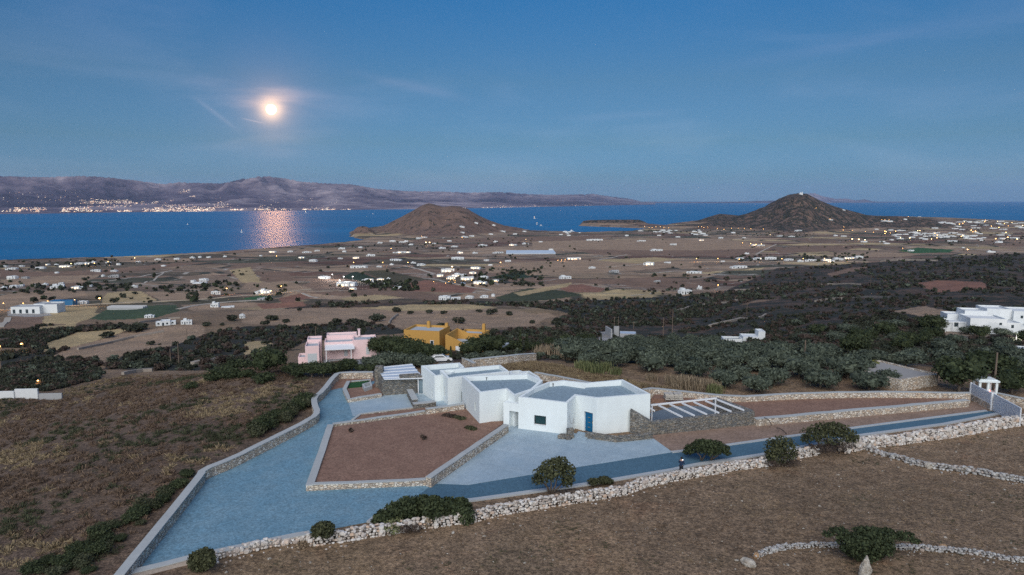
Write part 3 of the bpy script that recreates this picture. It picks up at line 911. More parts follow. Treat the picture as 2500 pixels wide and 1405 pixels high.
cap_wall('retaining_wall', 'diagonal stone wall between the big red soil bed and the concrete forecourt', [(1046, 1165), (1236, 1036)], .55, .95, sm=0)
cap_wall('retaining_wall', 'low light kerb wall behind the big red soil bed', [(813, 1035), (930, 1018), (1037, 1003)], .45, .55, sm=0)
cap_wall('retaining_wall', 'pale stone wall between red soil bed and the white house blocks', [(1040, 998), (1085, 992), (1132, 986)], .5, 1.05, sm=0)
cap_wall('retaining_wall', 'narrow kerb wall above the small strip of red soil', [(861, 1024), (880, 1010), (960, 1000), (1036, 991)], .3, .35, sm=0)
cap_wall('retaining_wall', 'short stone wall around the small soil bed beside the stone store', [(851, 930), (841, 949), (852, 974), (930, 961)], .45, .5, sm=0)
cap_wall('retaining_wall', 'thin light wall behind the small lawn', [(858, 931), (905, 926)], .35, .45, sm=0)
cap_wall('retaining_wall', 'long straight pale stone retaining wall across the terraces right of the house', [(1843, 1022), (2000, 1008), (2180, 992), (2362, 976)], .6, .85, sm=0)
cap_wall('stone_wall', 'long pale stone boundary wall behind the right terraces below the olive grove', [(1570, 950), (1597, 947), (1640, 952), (1700, 959), (1800, 968), (1880, 963), (1957, 959.5), (2050, 957), (2142, 956.5), (2250, 957), (2368, 959)], .5, 1.35)
cap_wall('stone_wall', 'dark stone retaining wall curving behind the white house', [(1306, 909), (1350, 916), (1400, 926), (1445, 935)], .5, 1.0)
cap_wall('stone_wall', 'pale dry stone wall at the edge of the tawny grass behind the house', None, .6, 1.3, pts=[ground(a, b + 9)[:2] for a, b in [(1150, 889), (1200, 884), (1250, 879), (1306, 873)]], flat=False)
cap_wall('stone_wall', 'short grey wall running back from the rear corner of the white house', None, .5, 1.2, pts=[ground(a, b + 9)[:2] for a, b in [(1131, 883), (1158, 897)]], flat=False)
cap_wall('stone_wall', 'pale stone wall running off to the right beyond the white shrine', [(2436, 960), (2500, 973), (2600, 990)], .5, 1.2)
cap_wall('stone_wall', 'dark low stone wall on the slab in front of the stone store', [(1008, 985), (1040, 982), (1062, 979)], .7, .8, M_SCHIST, sm=0)
cap_wall('stone_wall', 'short dark stone wall sloping beside the glazed frame of the store', [(1000, 951), (1013, 975)], .7, .9, M_SCHIST, sm=0)
def kerb(label, px, w, h, mat=M_KERB):
    P = resample([at_z(a, b, G + h) for a, b in px], 3)
    L, Rr = offsets(P, w / 2), offsets(P, -w / 2)
    m = MB()
    V, Fc, n = [], [], len(P)
    for i in range(n):
        V += [(L[i][0], L[i][1], G - .3), (Rr[i][0], Rr[i][1], G - .3), (Rr[i][0], Rr[i][1], G + h), (L[i][0], L[i][1], G + h)]
    for i in range(n - 1):
        for k in range(4): Fc.append((i * 4 + k, i * 4 + (k + 1) % 4, i * 4 + 4 + (k + 1) % 4, i * 4 + 4 + k))
    Fc += [(3, 2, 1, 0), (4 * n - 4, 4 * n - 3, 4 * n - 2, 4 * n - 1)]
    m.add(V, Fc)
    o = m.build('kerb', mat)
    return tag(o, label, 'kerb')
kerb('pale concrete kerb along the far side of the blue grey road', [(1640, 1103), (1700, 1096), (1915, 1066), (2150, 1035), (2408, 1002)], .38, .13)
kerb('pale concrete kerb along the near side of the road behind the rubble wall', [(901, 1273), (940, 1243), (966, 1226), (1060, 1224), (1153, 1219), (1348, 1192), (1444, 1179), (1556, 1160), (1640, 1146), (1700, 1133), (1860, 1109), (2100, 1062), (2308, 1034), (2436, 1009)], .45, .16)

# ---- dry stone walls, every stone modelled
def rock(c, s, rz, seed_r, flat=.35):
    """a chipped boulder: jittered, squashed icosahedron-like block"""
    V = []
    for z in (-1, 1):
        for k in range(5):
            a = 2 * math.pi * (k + (.5 if z > 0 else 0)) / 5 + seed_r.uniform(-.25, .25)
            q = seed_r.uniform(.72, 1.05)
            V.append((math.cos(a) * q, math.sin(a) * q, z * seed_r.uniform(.45, .75)))
    V.append((seed_r.uniform(-.2, .2), seed_r.uniform(-.2, .2), -seed_r.uniform(.8, 1))); V.append((seed_r.uniform(-.2, .2), seed_r.uniform(-.2, .2), seed_r.uniform(.75, 1)))
    cz, sz = math.cos(rz), math.sin(rz)
    V = [(c[0] + (x * s[0] * cz - y * s[1] * sz), c[1] + (x * s[0] * sz + y * s[1] * cz), c[2] + z * s[2]) for x, y, z in V]
    Fc = []
    for k in range(5):
        a, b = k, (k + 1) % 5
        Fc += [(10, b, a), (11, 5 + a, 5 + b), (a, b, 5 + a), (b, 5 + b, 5 + a)]
    return V, Fc
def dry_wall(label, P, width, height, zg, size=.30, ragged=.12, group=None, name='dry_stone_wall', mat=None):
    m = MB()
    P = resample(P, size * 1.05)
    n = len(P)
    courses = max(1, int(round(height / (size * .72))))
    for i in range(n):
        a, b = Vector(P[max(i - 1, 0)]), Vector(P[min(i + 1, n - 1)])
        tdir = (b - a).normalized()
        nrm = Vector((-tdir.y, tdir.x))
        ang = math.atan2(tdir.y, tdir.x)
        h0 = height * (1 + ragged * vnoise(np.array([i * .13]), np.array([3.3]), 5)[0])
        zz = zg(*P[i])
        for cidx in range(courses):
            zc = zz + h0 * (cidx + .45) / courses
            batter = 1 - .25 * cidx / courses
            for sd in (-1, 1):
                s = size * (R.uniform(.45, 1.1) if R.random() < .8 else R.uniform(1.1, 1.7))
                q = Vector(P[i]) + nrm * sd * (width / 2 - size * .3) * batter + tdir * R.uniform(-.1, .1)
                m.add(*rock((q.x, q.y, zc + R.uniform(-.04, .04)), (s * .62, s * .5, s * .42), ang + R.uniform(-.4, .4), R))
        for k in range(2):
            s = size * R.uniform(.6, 1.25)
            q = Vector(P[i]) + nrm * R.uniform(-.3, .3) * width + tdir * R.uniform(-.15, .15)
            m.add(*rock((q.x, q.y, zz + h0 + R.uniform(-.06, .06)), (s * .65, s * .55, s * .35), R.uniform(0, 6), R))
        if R.random() < .22:                                                     # tumbled at the foot
            s = size * R.uniform(.4, .9)
            q = Vector(P[i]) - nrm * (width / 2 + R.uniform(.1, .7))
            m.add(*rock((q.x, q.y, zz + s * .15), (s * .6, s * .5, s * .4), R.uniform(0, 6), R))
    o = m.build(name, mat or M_FIELDSTONE)
    return tag(o, label, 'wall', group)
M_FIELDGREY = M_FIELDSTONE.copy(); M_FIELDGREY.name = 'grey_field_stone'
for n_ in M_FIELDGREY.node_tree.nodes:
    if n_.bl_idname == 'ShaderNodeValToRGB':
        for e_, c_ in zip(n_.color_ramp.elements, ((.40, .40, .39), (.32, .31, .30), (.50, .50, .49), (.27, .25, .23), (.44, .44, .44), (.34, .28, .24), (.55, .55, .54))): e_.color = (*c_, 1)
flatz = lambda x, y: G - .05
cl = [at_z(a, b, G + .9) for a, b in [(757, 1301), (840, 1290), (937, 1275), (1000, 1265), (1060, 1257), (1156, 1245), (1220, 1229), (1316, 1213), (1428, 1197), (1524, 1181), (1572, 1163), (1636, 1150), (1700, 1140), (1780, 1125), (1862, 1115), (1943, 1095), (1992, 1088)]]
dry_wall('long white rubble wall between the dry field and the road, left of the gap', cl, .8, .74, flatz, .25)
cl = [at_z(a, b, G + 1.0) for a, b in [(2060, 1082), (2100, 1073), (2180, 1063), (2308, 1047), (2404, 1030), (2500, 1015), (2620, 998)]]
dry_wall('high rubble wall of mixed pale stones right of the rounded tree', cl, .85, 1.2, lambda x, y: G - .2, .30)
def gpath(px): return smooth_path([ground(a, b)[:2] for a, b in px], 1)
dry_wall('low grey wall crossing the dry field to the right edge', mat=M_FIELDGREY, P=gpath([(1995, 1078), (2060, 1090), (2118, 1098), (2150, 1110), (2200, 1124), (2250, 1140), (2330, 1150), (2400, 1160), (2500, 1180), (2600, 1200)]), width=.65, height=.42, zg=Hs, size=.25, ragged=.3)
dry_wall('curved low wall of grey stones ending at the white boulder', mat=M_FIELDGREY, P=gpath([(1845, 1362), (1880, 1346), (1930, 1338), (2000, 1334), (2060, 1337), (2120, 1338), (2200, 1340), (2300, 1345), (2400, 1355), (2450, 1368), (2600, 1380)]), width=.5, height=.26, zg=Hs, size=.17, ragged=.2)
rb = gpath([(480, 1375), (530, 1362), (600, 1347), (680, 1330), (750, 1314)])
rr = dry_wall('loose rubble heaped along the low capped wall of the drive', rb, .8, .42, Hs, .27, .35, name='rubble_row')
del rr['category']; rr['kind'] = 'stuff'
def boulder(px, py, s, label, mat, tall=1.0, name='boulder'):
    x, y, z = ground(px, py); s = tuple(q * .82 for q in s)
    r2 = random.Random(int(px))
    m = MB()
    V, Fc = [], []
    import bmesh
    bm = bmesh.new()
    bmesh.ops.create_icosphere(bm, subdivisions=3, radius=1)
    for v in bm.verts:
        k = 1 + .22 * vnoise(np.array([v.co.x * 1.6 + px]), np.array([v.co.y * 1.6 + v.co.z * 2.1]), 3)[0] + .10 * vnoise(np.array([v.co.x * 4 + px]), np.array([v.co.y * 4 + v.co.z * 5]), 8)[0]
        tap = 1 - .35 * max(v.co.z, 0) * (tall > 1)
        v.co = (v.co.x * s[0] * k * tap, v.co.y * s[1] * k * tap, v.co.z * s[2] * k)
    me = bpy.data.meshes.new(name); bm.to_mesh(me); bm.free()
    me.materials.append(mat)
    o = put(name, me, None, (x, y, z + s[2] * .55), r2.uniform(0, 3))
    return tag(o, label, 'boulder')
def rockmat(name, a, b):
    t = NT(name)
    p = t.pos(obj=True)
    c = t.mix(t.rng(t.noise(p, 3.2, 6, .7), .38, .64), a, b)
    c = t.mix(1.0, c, t.math('ADD', t.math('MULTIPLY', t.noise(p, 14, 4, .7), .9), .5), 'MULTIPLY')
    t.bump(t.noise(p, 5, 6, .7), .9, .15)
    return t.done(c, .93)
M_RKW = rockmat('pale_rock', (.50, .47, .42), (.30, .26, .21))
M_RKO = rockmat('rusty_rock', (.42, .27, .15), (.30, .20, .13))
boulder(2112, 1408, (.50, .42, 1.15), 'tall pale upright boulder at the bottom edge of the field', M_RKW, 1.5)
boulder(1826, 1380, (.62, .42, .38), 'white craggy boulder at the end of the curved low wall', M_RKW)
boulder(1846, 1362, (.24, .24, .3), 'small brownish boulder beside the white craggy one', M_RKO)
boulder(2301, 1340, (.32, .3, .3), 'rust coloured boulder set in the curved low wall', M_RKO)
boulder(2268, 1142, (.62, .45, .45), 'big pale boulder leaning on the grey field wall', M_RKW)
boulder(2358, 1152, (.5, .35, .38), 'pale grey boulder in the field wall near the right edge', M_RKW)
boulder(2470, 1172, (.5, .35, .35), 'low pale boulder where the field wall meets the right edge', M_RKW)
boulder(1785, 1146, (.30, .25, .28), 'white squarish stone fallen beside the rubble wall', M_RKW)
boulder(1752, 1157, (.28, .2, .16), 'flat white stone lying below the rubble wall', M_RKW)

# ================================================================== THE WHITE HOUSE
def vplane(px, py, p0, p1):
    """where the pixel's ray meets the vertical plane through p0, p1: (distance along p0->p1, height)"""
    t, s = tan_az(px, py), slope(py)
    ex, ey = p1[0] - p0[0], p1[1] - p0[1]
    y = (ey * p0[0] - ex * p0[1]) / (ey * t - ex)
    L = math.hypot(ex, ey)
    u = ((t * y - p0[0]) * ex + (y - p0[1]) * ey) / L
    return u, CAMZ + s * y
def facade(m, p0, p1, z0, z1a, z1b, hole=None, depth=.28):
    """one outer wall face from p0 to p1 (outside on the right hand), with an opening and its reveals; returns the recess frame"""
    e = Vector((p1[0] - p0[0], p1[1] - p0[1])); L = e.length; e.normalize()
    nin = Vector((-e.y, e.x))
    def P(u, z, d=0): return (p0[0] + e.x * u + nin.x * d, p0[1] + e.y * u + nin.y * d, z)
    def top(u): return z1a + (z1b - z1a) * u / L
    if not hole:
        m.add([P(0, z0), P(L, z0), P(L, z1b), P(0, z1a)], [(0, 1, 2, 3)])
        return None
    u0, u1, h0, h1 = hole
    h0 = max(h0, z0)
    m.add([P(0, z0), P(u0, z0), P(u0, top(u0)), P(0, z1a)], [(0, 1, 2, 3)])
    m.add([P(u1, z0), P(L, z0), P(L, z1b), P(u1, top(u1))], [(0, 1, 2, 3)])
    m.add([P(u0, h1), P(u1, h1), P(u1, top(u1)), P(u0, top(u0))], [(0, 1, 2, 3)])
    if h0 > z0 + .01: m.add([P(u0, z0), P(u1, z0), P(u1, h0), P(u0, h0)], [(0, 1, 2, 3)])
    m.add([P(u0, h0), P(u0, h0, depth), P(u0, h1, depth), P(u0, h1)], [(0, 1, 2, 3)])
    m.add([P(u1, h0), P(u1, h1), P(u1, h1, depth), P(u1, h0, depth)], [(0, 1, 2, 3)])
    m.add([P(u0, h1), P(u0, h1, depth), P(u1, h1, depth), P(u1, h1)], [(0, 1, 2, 3)])
    m.add([P(u0, h0), P(u1, h0), P(u1, h0, depth), P(u0, h0, depth)], [(0, 1, 2, 3)])
    return P
HOUSE = thing('white_house', 'large white flat roofed house of stepped angular blocks in the walled plot', 'house', (at_z(1320, 1010, G)[0], at_z(1320, 1010, G)[1], G))
def block(px, holes={}, drop=.55, th=.32, roof=True, root=HOUSE, z0=G - .3, wall=M_WHITE, roofm=M_ROOFG, wname='wall', zroof=None):
    """walls with parapet round a sunk gravel roof; px = (x, y, z of the parapet top); holes {edge: (x0,x1,ytop,ybottom) in pixels}"""
    P = [at_z(a, b, z) for a, b, z in px]
    Z = [q[2] for q in px]
    if area2(P) < 0:
        raise ValueError('block must run counter clockwise seen from above')
    n = len(P)
    m = MB()
    frames = {}
    for i in range(n):
        a, b = P[i], P[(i + 1) % n]
        h = None
        if i in holes:
            x0, x1, yt, yb = holes[i]
            ym = (yt + yb) / 2
            u0, _ = vplane(x0, ym, a, b); u1, _ = vplane(x1, ym, a, b)
            xm = (x0 + x1) / 2
            _, ht = vplane(xm, yt, a, b); _, hb = vplane(xm, yb, a, b)
            h = (u0, u1, hb, ht)
        fr = facade(m, a, b, z0, Z[i], Z[(i + 1) % n], h)
        if fr: frames[i] = (fr, h)
    I = inset(P, th)
    zr = zroof or min(Z) - drop
    for i in range(n):
        j = (i + 1) % n
        m.add([(P[i][0], P[i][1], Z[i]), (P[j][0], P[j][1], Z[j]), (I[j][0], I[j][1], Z[j]), (I[i][0], I[i][1], Z[i])], [(0, 1, 2, 3)])
        m.add([(I[i][0], I[i][1], Z[i]), (I[j][0], I[j][1], Z[j]), (I[j][0], I[j][1], zr - .1), (I[i][0], I[i][1], zr - .1)], [(0, 1, 2, 3)])
    part(m, wname, wall, root)
    if roof:
        r_ = MB()
        r_.add([(q[0], q[1], zr) for q in I], [tuple(range(n))])
        part(r_, 'roof', roofm, root)
    return P, frames, I, zr
# front block
A = [(1265.5, 969.6, 98.62), (1385, 984, 98.55), (1406, 966, 98.75), (1457.6, 972.4, 99.05), (1588, 962, 99.05), (1520, 926.6, 99.0), (1431.5, 934.6, 98.85), (1375.5, 928.4, 98.75), (1338, 932.8, 98.7), (1299, 949, 98.65)]
PA, frA, IA, zrA = block(A, {0: (1304, 1333, 1015.5, 1038.5), 2: (1426.3, 1447, 1007, 1062)}, zroof=98.18)
r_ = MB()
IR = [IA[2], IA[3], IA[4], IA[5], IA[6]]
r_.prism([(q[0], q[1]) for q in IR], zrA - .05, zrA + .17)
part(r_, 'roof', M_ROOFG, HOUSE)
fr, (u0, u1, h0, h1) = frA[0]
m = MB(); m.add([fr(u0 - .01, h0 - .01, .24), fr(u1 + .01, h0 - .01, .24), fr(u1 + .01, h1 + .01, .24), fr(u0 - .01, h1 + .01, .24)], [(0, 1, 2, 3)])
win = part(m, 'window', M_GLASS, HOUSE)
m = MB()
for a, b, c, d in ((u0, u0 + .07, h0, h1), (u1 - .07, u1, h0, h1), (u0 + .07, u1 - .07, h1 - .07, h1), (u0 + .07, u1 - .07, h0, h0 + .07)):
    V = [fr(x, z, dd) for dd in (.17, .235) for x, z in ((a, c), (b, c), (b, d), (a, d))]
    m.add(V, [(0, 1, 2, 3), (7, 6, 5, 4), (0, 4, 5, 1), (1, 5, 6, 2), (2, 6, 7, 3), (3, 7, 4, 0)])
sub(m, 'window_frame', M_DARKMETAL, win)
V = [fr(x, z, dd) for dd in (-.05, .16) for x, z in ((u0 + .01, h0 + .003), (u1 - .01, h0 + .003), (u1 - .01, h0 + .05), (u0 + .01, h0 + .05))]
m = MB(); m.add(V, [(0, 1, 2, 3), (7, 6, 5, 4), (0, 4, 5, 1), (1, 5, 6, 2), (2, 6, 7, 3), (3, 7, 4, 0)])
sub(m, 'window_sill', M_METALW, win)
fr, (u0, u1, h0, h1) = frA[2]
h0 = G + .05
def fbox(m, fr, a, b, c, d, d0, d1):
    V = [fr(x, z, dd) for dd in (d0, d1) for x, z in ((a, c), (b, c), (b, d), (a, d))]
    return m.add(V, [(0, 1, 2, 3), (7, 6, 5, 4), (0, 4, 5, 1), (1, 5, 6, 2), (2, 6, 7, 3), (3, 7, 4, 0)])
m = MB(); fbox(m, fr, u0, u1, h0, h1, .2, .26)
w_ = u1 - u0
for k in range(4):
    for s in (0, 1):
        a = u0 + w_ * (.08 + .46 * s); hh = (h1 - h0) / 4
        fbox(m, fr, a, a + w_ * .38, h0 + hh * k + .08, h0 + hh * (k + 1) - .08, .18, .205)
door = part(m, 'door', M_BLUE, HOUSE)
m = MB()
fbox(m, fr, u0 + w_ * .86, u0 + w_ * .92, h0 + 1.0, h0 + 1.25, .12, .18)
sub(m, 'handle', M_GOLD, door)
for k in range(4):
    m = MB(); fbox(m, fr, u0 + w_ * .30, u0 + w_ * .60, h0 + .45 + k * .55, h0 + .49 + k * .55, .165, .18); sub(m, 'stud_strip', M_GOLD, door)
# pencil strokes drawn on the wall left of the door
p0, p1 = PA[1], PA[2]
e = Vector((p1[0] - p0[0], p1[1] - p0[1])); e.normalize(); nin = Vector((-e.y, e.x))
def wallpt(px, py, d=-.012):
    u, z = vplane(px, py, p0, p1)
    return (p0[0] + e.x * u + nin.x * d, p0[1] + e.y * u + nin.y * d, z)
m = MB()
for st in ([(1389.6, 1014.5), (1390.6, 1022), (1392, 1030), (1394, 1034.5), (1396.5, 1034)], [(1400.5, 1019.5), (1399.5, 1026), (1398.2, 1035.5)], [(1401.8, 1024.5), (1399.4, 1028.5)], [(1399.4, 1028.5), (1400.8, 1031), (1402.2, 1032.5)]):
    m.tube([wallpt(*q) for q in st], .022, 4)
part(m, 'pencil_mark', plain('pencil_grey', (.30, .30, .31), .9, .1, 4), HOUSE)
# second block
B = [(1170.2, 958.9, 98.93), (1235.6, 950, 98.93), (1256, 965.6, 98.62), (1302, 950, 98.7), (1325, 929, 98.93), (1290.4, 913.4, 98.95), (1127.5, 918.6, 98.95)]
PB, frB, IB, zrB = block(B, {6: (1158.5, 1162.2, 983, 1004)}, zroof=98.40)
C = [(1092.7, 924, 98.4), (1127.5, 919.3, 98.4), (1160, 916, 98.45), (1243, 907, 98.55), (1221.4, 891, 98.7), (1073.5, 904, 98.7)]
PC, frC, IC, zrC = block(C, {5: (1084, 1086.5, 944, 967), 0: (1128.0 - .6, 1131 - .9, 957, 980)} if False else {5: (1084, 1086.5, 944, 967)}, zroof=98.22)
D = [(1060.7, 918, 98.35), (1076, 916.5, 98.35), (1100, 911, 98.4), (1134, 897, 98.6), (1122.4, 885.6, 98.72), (1028, 893, 98.72)]
PD, frD, ID, zrD = block(D, {5: (1054.0, 1056.2, 949, 972)}, zroof=98.12)
E_ = [(1244, 913.5, 98.0), (1287, 911, 98.0), (1268.5, 904, 98.05), (1243.5, 906, 98.05)]
block(E_)
F_ = [(1284, 915, 97.9), (1320, 926, 97.9), (1315.5, 919.5, 97.9), (1292, 905.8, 97.95), (1274, 907, 97.95)]
block(F_)
for frs in (frB, frC, frD):
    for fr, (u0, u1, h0, h1) in frs.values():
        m = MB(); fbox(m, fr, u0 - .005, u1 + .005, h0 - .005, h1 + .005, .2, .27)
        part(m, 'window', M_GLASS, HOUSE)
# tall slit where the third block meets the second: a slim dark window on the face
def slit(PP, i, x0, x1, yt, yb):
    a, b = PP[i], PP[(i + 1) % len(PP)]
    e = Vector((b[0] - a[0], b[1] - a[1])); e.normalize(); nn = Vector((-e.y, e.x))
    xm, ym = (x0 + x1) / 2, (yt + yb) / 2
    u0, _ = vplane(x0, ym, a, b); u1, _ = vplane(x1, ym, a, b); _, ht = vplane(xm, yt, a, b); _, hb = vplane(xm, yb, a, b)
    fr = lambda u, z, d=0: (a[0] + e.x * u + nn.x * d, a[1] + e.y * u + nn.y * d, z)
    m = MB(); fbox(m, fr, u0, u1, hb, ht, -.012, .05)
    part(m, 'window', M_GLASS, HOUSE)
slit(PC, 0, 1126.6, 1129.2, 957, 980)
# covered passage between the blocks: a pier and a lintel
PZ = 97.84
q0 = at_z(1229, 982.8, PZ); q1 = at_z(1243.5, 983.4, PZ)
back = Vector((PA[9][0] - PA[0][0], PA[9][1] - PA[0][1])).normalized() * 5.0
m = MB()
m.prism([q0, q1, (q1[0] + back.x, q1[1] + back.y), (q0[0] + back.x, q0[1] + back.y)], G - .2, PZ)
q2 = (PA[0][0] + .05, PA[0][1] + .02)
q1b = (q1[0] + .003, q1[1])
m.prism([q1b, q2, (q2[0] + back.x, q2[1] + back.y), (q1b[0] + back.x, q1b[1] + back.y)], 96.9, PZ - .003)
part(m, 'wall', M_WHITE, HOUSE)
# vent pipes on the roofs
for px, py, z in ((1188, 929, zrB), (1150, 902.5, zrC), (1350, 944, zrA), (1545, 955, zrA + .17)):
    m = MB()
    x, y = at_z(px, py, z); m.tube([(x, y, z - .1), (x, y, z + .32)], .06, 7); m.box(x, y, z + .315, .17, .17, .07)
    part(m, 'vent_pipe', M_DARKMETAL, HOUSE)

# ---- stone courtyard with white beams, right of the house
CY_ = thing('courtyard_wall', 'grey schist walls enclosing a sunken court on the right side of the house', 'wall', (*at_z(1700, 1040, G), G))
def pr(px): return [at_z(a, b, z) for a, b, z in px]
def wallseg(m, a, b, th, z0, za, zb, side=1):
    e = Vector((b[0] - a[0], b[1] - a[1])); e.normalize(); nn = Vector((-e.y, e.x)) * th * side
    m.prism([a, b, (b[0] + nn.x, b[1] + nn.y), (a[0] + nn.x, a[1] + nn.y)], z0, 0, zt=[za, zb, zb, za])
r0, r1 = at_z(1591.4, 1032, 96.45), at_z(1842.7, 1005, 96.6)
r2 = at_z(1749.4, 969.8, 96.6)
m = MB()
wallseg(m, r0, r1, .6, G - .3, 96.45, 96.6)
e_ = Vector((r2[0] - r1[0], r2[1] - r1[1])).normalized()
wallseg(m, (r1[0] + e_.x * .003 - .003, r1[1] + .6), r2, .6, G - .3, 96.597, 96.6)
w0_ = at_z(1538.7, 1001, 97.6)
wallseg(m, w0_, (r0[0], r0[1]), .55, G - .3, 97.6, 96.44)
part(m, 'masonry', M_SCHIST, CY_)
m = MB()
fl = [at_z(a, b, G + .05) for a, b in [(1585, 1010), (1600, 1040), (1835, 1013), (1755, 984), (1640, 994)]]
m.prism(fl, G - .1, G + .065)
part(m, 'floor', gravel('court_gravel', (.16, .20, .235), 9., .45, .15), CY_)
PG = thing('pergola', 'white open pergola beams over the stone court right of the house', 'pergola', (*at_z(1680, 1010, 96.6), 96.6))
rail0, rail1 = at_z(1588.6, 991.5, 96.95), at_z(1749.4, 974.6, 96.95)
def beam(a, b, w, h, name):
    a, b = Vector(a), Vector(b)
    d = (b - a).normalized(); s = Vector((-d.y, d.x, 0)).normalized() * w / 2
    m = MB()
    V = [a - s, a + s, b + s, b - s]
    m.add([tuple(v) for v in V] + [(v.x, v.y, v.z + h) for v in V], [(3, 2, 1, 0), (4, 5, 6, 7), (0, 1, 5, 4), (1, 2, 6, 5), (2, 3, 7, 6), (3, 0, 4, 7)])
    part(m, name, M_METALW, PG)
beam((*rail0, 96.95), (*rail1, 96.95), .16, .18, 'rail')
for (ax, ay), (bx, by) in [((1362, 520), (1402, 548)), ((1430, 495), (1635, 600)), ((1530, 487), (1740, 588)), ((1635, 478), (1845, 577)), ((1735, 468), (1950, 565)), ((1835, 458), (2055, 553)), ((1935, 447), (2165, 542))]:
    a = at_z(1200 + ax / 3.513, 850 + ay / 3.513, 96.96); b = at_z(1200 + bx / 3.513, 850 + by / 3.513, 96.62)
    beam((*a, 96.93), (*b, 96.64), .15, .16, 'beam')
for k in (.02, .985):
    x, y = rail0[0] + (rail1[0] - rail0[0]) * k, rail0[1] + (rail1[1] - rail0[1]) * k
    m = MB(); m.box(x, y, G, .13, .13, 1.949); part(m, 'post', M_METALW, PG)
# low wall and stump of stone before the door
lw = [(1430.6, 1056), (1504.6, 1066), (1591, 1058)]
cap_wall('stone_wall', 'low schist wall bending in front of the house right of the blue door', lw, .5, .62, M_SCHIST, M_SCHIST, sm=0)
m = MB()
x, y = at_z(1392.5, 1072, G)
m.box(x, y + .3, G - .2, .68, .6, 1.22, .15)
V, Fc = rock((x - .75, y + .1, G + .2), (.7, .45, .35), .2, R)
m.add(V, Fc); m.add(*rock((x - .2, y - .2, G + .1), (.5, .4, .28), 1.1, R))
tag(m.build('stone_pillar', M_SCHIST), 'short square schist pillar left of the blue door', 'pillar')
m = MB()
dd = [at_z(a, b, G + .06) for a, b in [(1402, 1068), (1432, 1076), (1440, 1062), (1412, 1056)]]
m.prism(dd, G - .1, G + .19)
m2 = [at_z(a, b, G + .06) for a, b in [(1402, 1078), (1434, 1081), (1436, 1076), (1402, 1068)]]
m.prism(m2, G - .1, G + .10)
tag(m.build('doorstep', M_CONC), 'pale stone landing and step in front of the blue door', 'step')
# ---- stone store with ribbed roof, left of the house
ST = thing('stone_store', 'low grey stone outbuilding with ribbed white roof left of the white house', 'outbuilding', (*at_z(975, 960, G), G))
s0, s1, s2 = at_z(933, 930.5, 97.0), at_z(1021, 924.5, 97.0), at_z(913, 903, 97.0)
m = MB()
wallseg(m, s0, s1, .6, G - .3, 97.0, 97.0)
wallseg(m, s2, (s0[0] - .002, s0[1] + .002), .6, G - .3, 97.0, 96.998)
bk = at_z(1008, 893, 97.1)
wallseg(m, (bk[0], bk[1] + .2), (s2[0] + .6, s2[1] - .3), .5, G - .3, 97.0, 97.0)
x, y = at_z(913.5, 956, G)
m.box(x + .55, y + 1.1, G - .2, 1.0, .9, 3.35)
part(m, 'wall', M_SCHIST, ST)
rf = [at_z(920, 899, 97.32), at_z(1006, 890.4, 97.4), at_z(1035, 925.5, 97.12), at_z(938.4, 928.5, 97.12)]
rz = [97.32, 97.4, 97.12, 97.12]
def bil(u, v):   # u along left->right, v back->front
    a = Vector((*rf[0], rz[0])).lerp(Vector((*rf[1], rz[1])), u); b = Vector((*rf[3], rz[3])).lerp(Vector((*rf[2], rz[2])), u)
    return a.lerp(b, v)
m = MB()
q = [bil(0, 0), bil(1, 0), bil(1, 1), bil(0, 1)]
m.add([tuple(v) for v in q] + [(v.x, v.y, v.z + .05) for v in q], [(3, 2, 1, 0), (4, 5, 6, 7), (0, 1, 5, 4), (1, 2, 6, 5), (2, 3, 7, 6), (3, 0, 4, 7)][:6])
roof = part(m, 'roof', M_PANEL, ST)
m = MB()
for v0 in (0.0, .2, .41, .62, .83, .965):
    a, b, c, d = bil(-.005, v0), bil(1.005, v0), bil(1.005, v0 + .045), bil(-.005, v0 + .045)
    m.add([(k.x, k.y, k.z + dz) for dz in (.052, .11) for k in (a, b, c, d)], [(3, 2, 1, 0), (4, 5, 6, 7), (0, 1, 5, 4), (1, 2, 6, 5), (2, 3, 7, 6), (3, 0, 4, 7)])
sub(m, 'batten', M_METALW, roof)
m = MB()
hx = [bil(.42, .80), bil(.93, .76), bil(.95, .97), bil(.40, .97)]
hx2 = [(k.x, k.y) for k in hx]
if area2(hx2) < 0: hx2 = hx2[::-1]
hi = inset(hx2, .3)
for i in range(4):
    j = (i + 1) % 4
    m.prism([hx2[i], hx2[j], hi[j], hi[i]], 96.9, 97.5 + .002 * i)
part(m, 'chimney_stack', M_SCHIST, ST)
# glazed white frame at the right end
g0, g1 = at_z(1021.5, 964, G), at_z(1035, 963, G)
m = MB()
fx = lambda k: (g0[0] + (g1[0] - g0[0]) * k, g0[1] + (g1[1] - g0[1]) * k)
for k in (0, 1): m.box(*fx(k), G, .1, .1, 2.1)
for z in (0, 2.0): m.box((g0[0] + g1[0]) / 2, (g0[1] + g1[1]) / 2, G + z + .003, (g1[0] - g0[0]) - .1, .09, .1)
fo = part(m, 'door_frame', M_METALW, ST)
m = MB(); m.box((g0[0] + g1[0]) / 2, (g0[1] + g1[1]) / 2 + .02, G + .1, (g1[0] - g0[0]) - .1, .03, 1.9)
sub(m, 'pane', plain('greenish_glass', (.16, .22, .26), .12, .1, 1), fo)
# planter trough
m = MB()
tp = [at_z(a, b, G + .75) for a, b in [(884, 938), (905, 931.5), (909, 942), (890, 949)]]
if area2(tp) < 0: tp = tp[::-1]
ti = inset(tp, .22)
for i in range(4):
    j = (i + 1) % 4
    m.prism([tp[i], tp[j], ti[j], ti[i]], G, G + .75 + .002 * i)
m.prism(ti, G, G + .35)
tag(m.build('planter', M_KERB), 'square concrete planter trough beside the small lawn', 'planter')
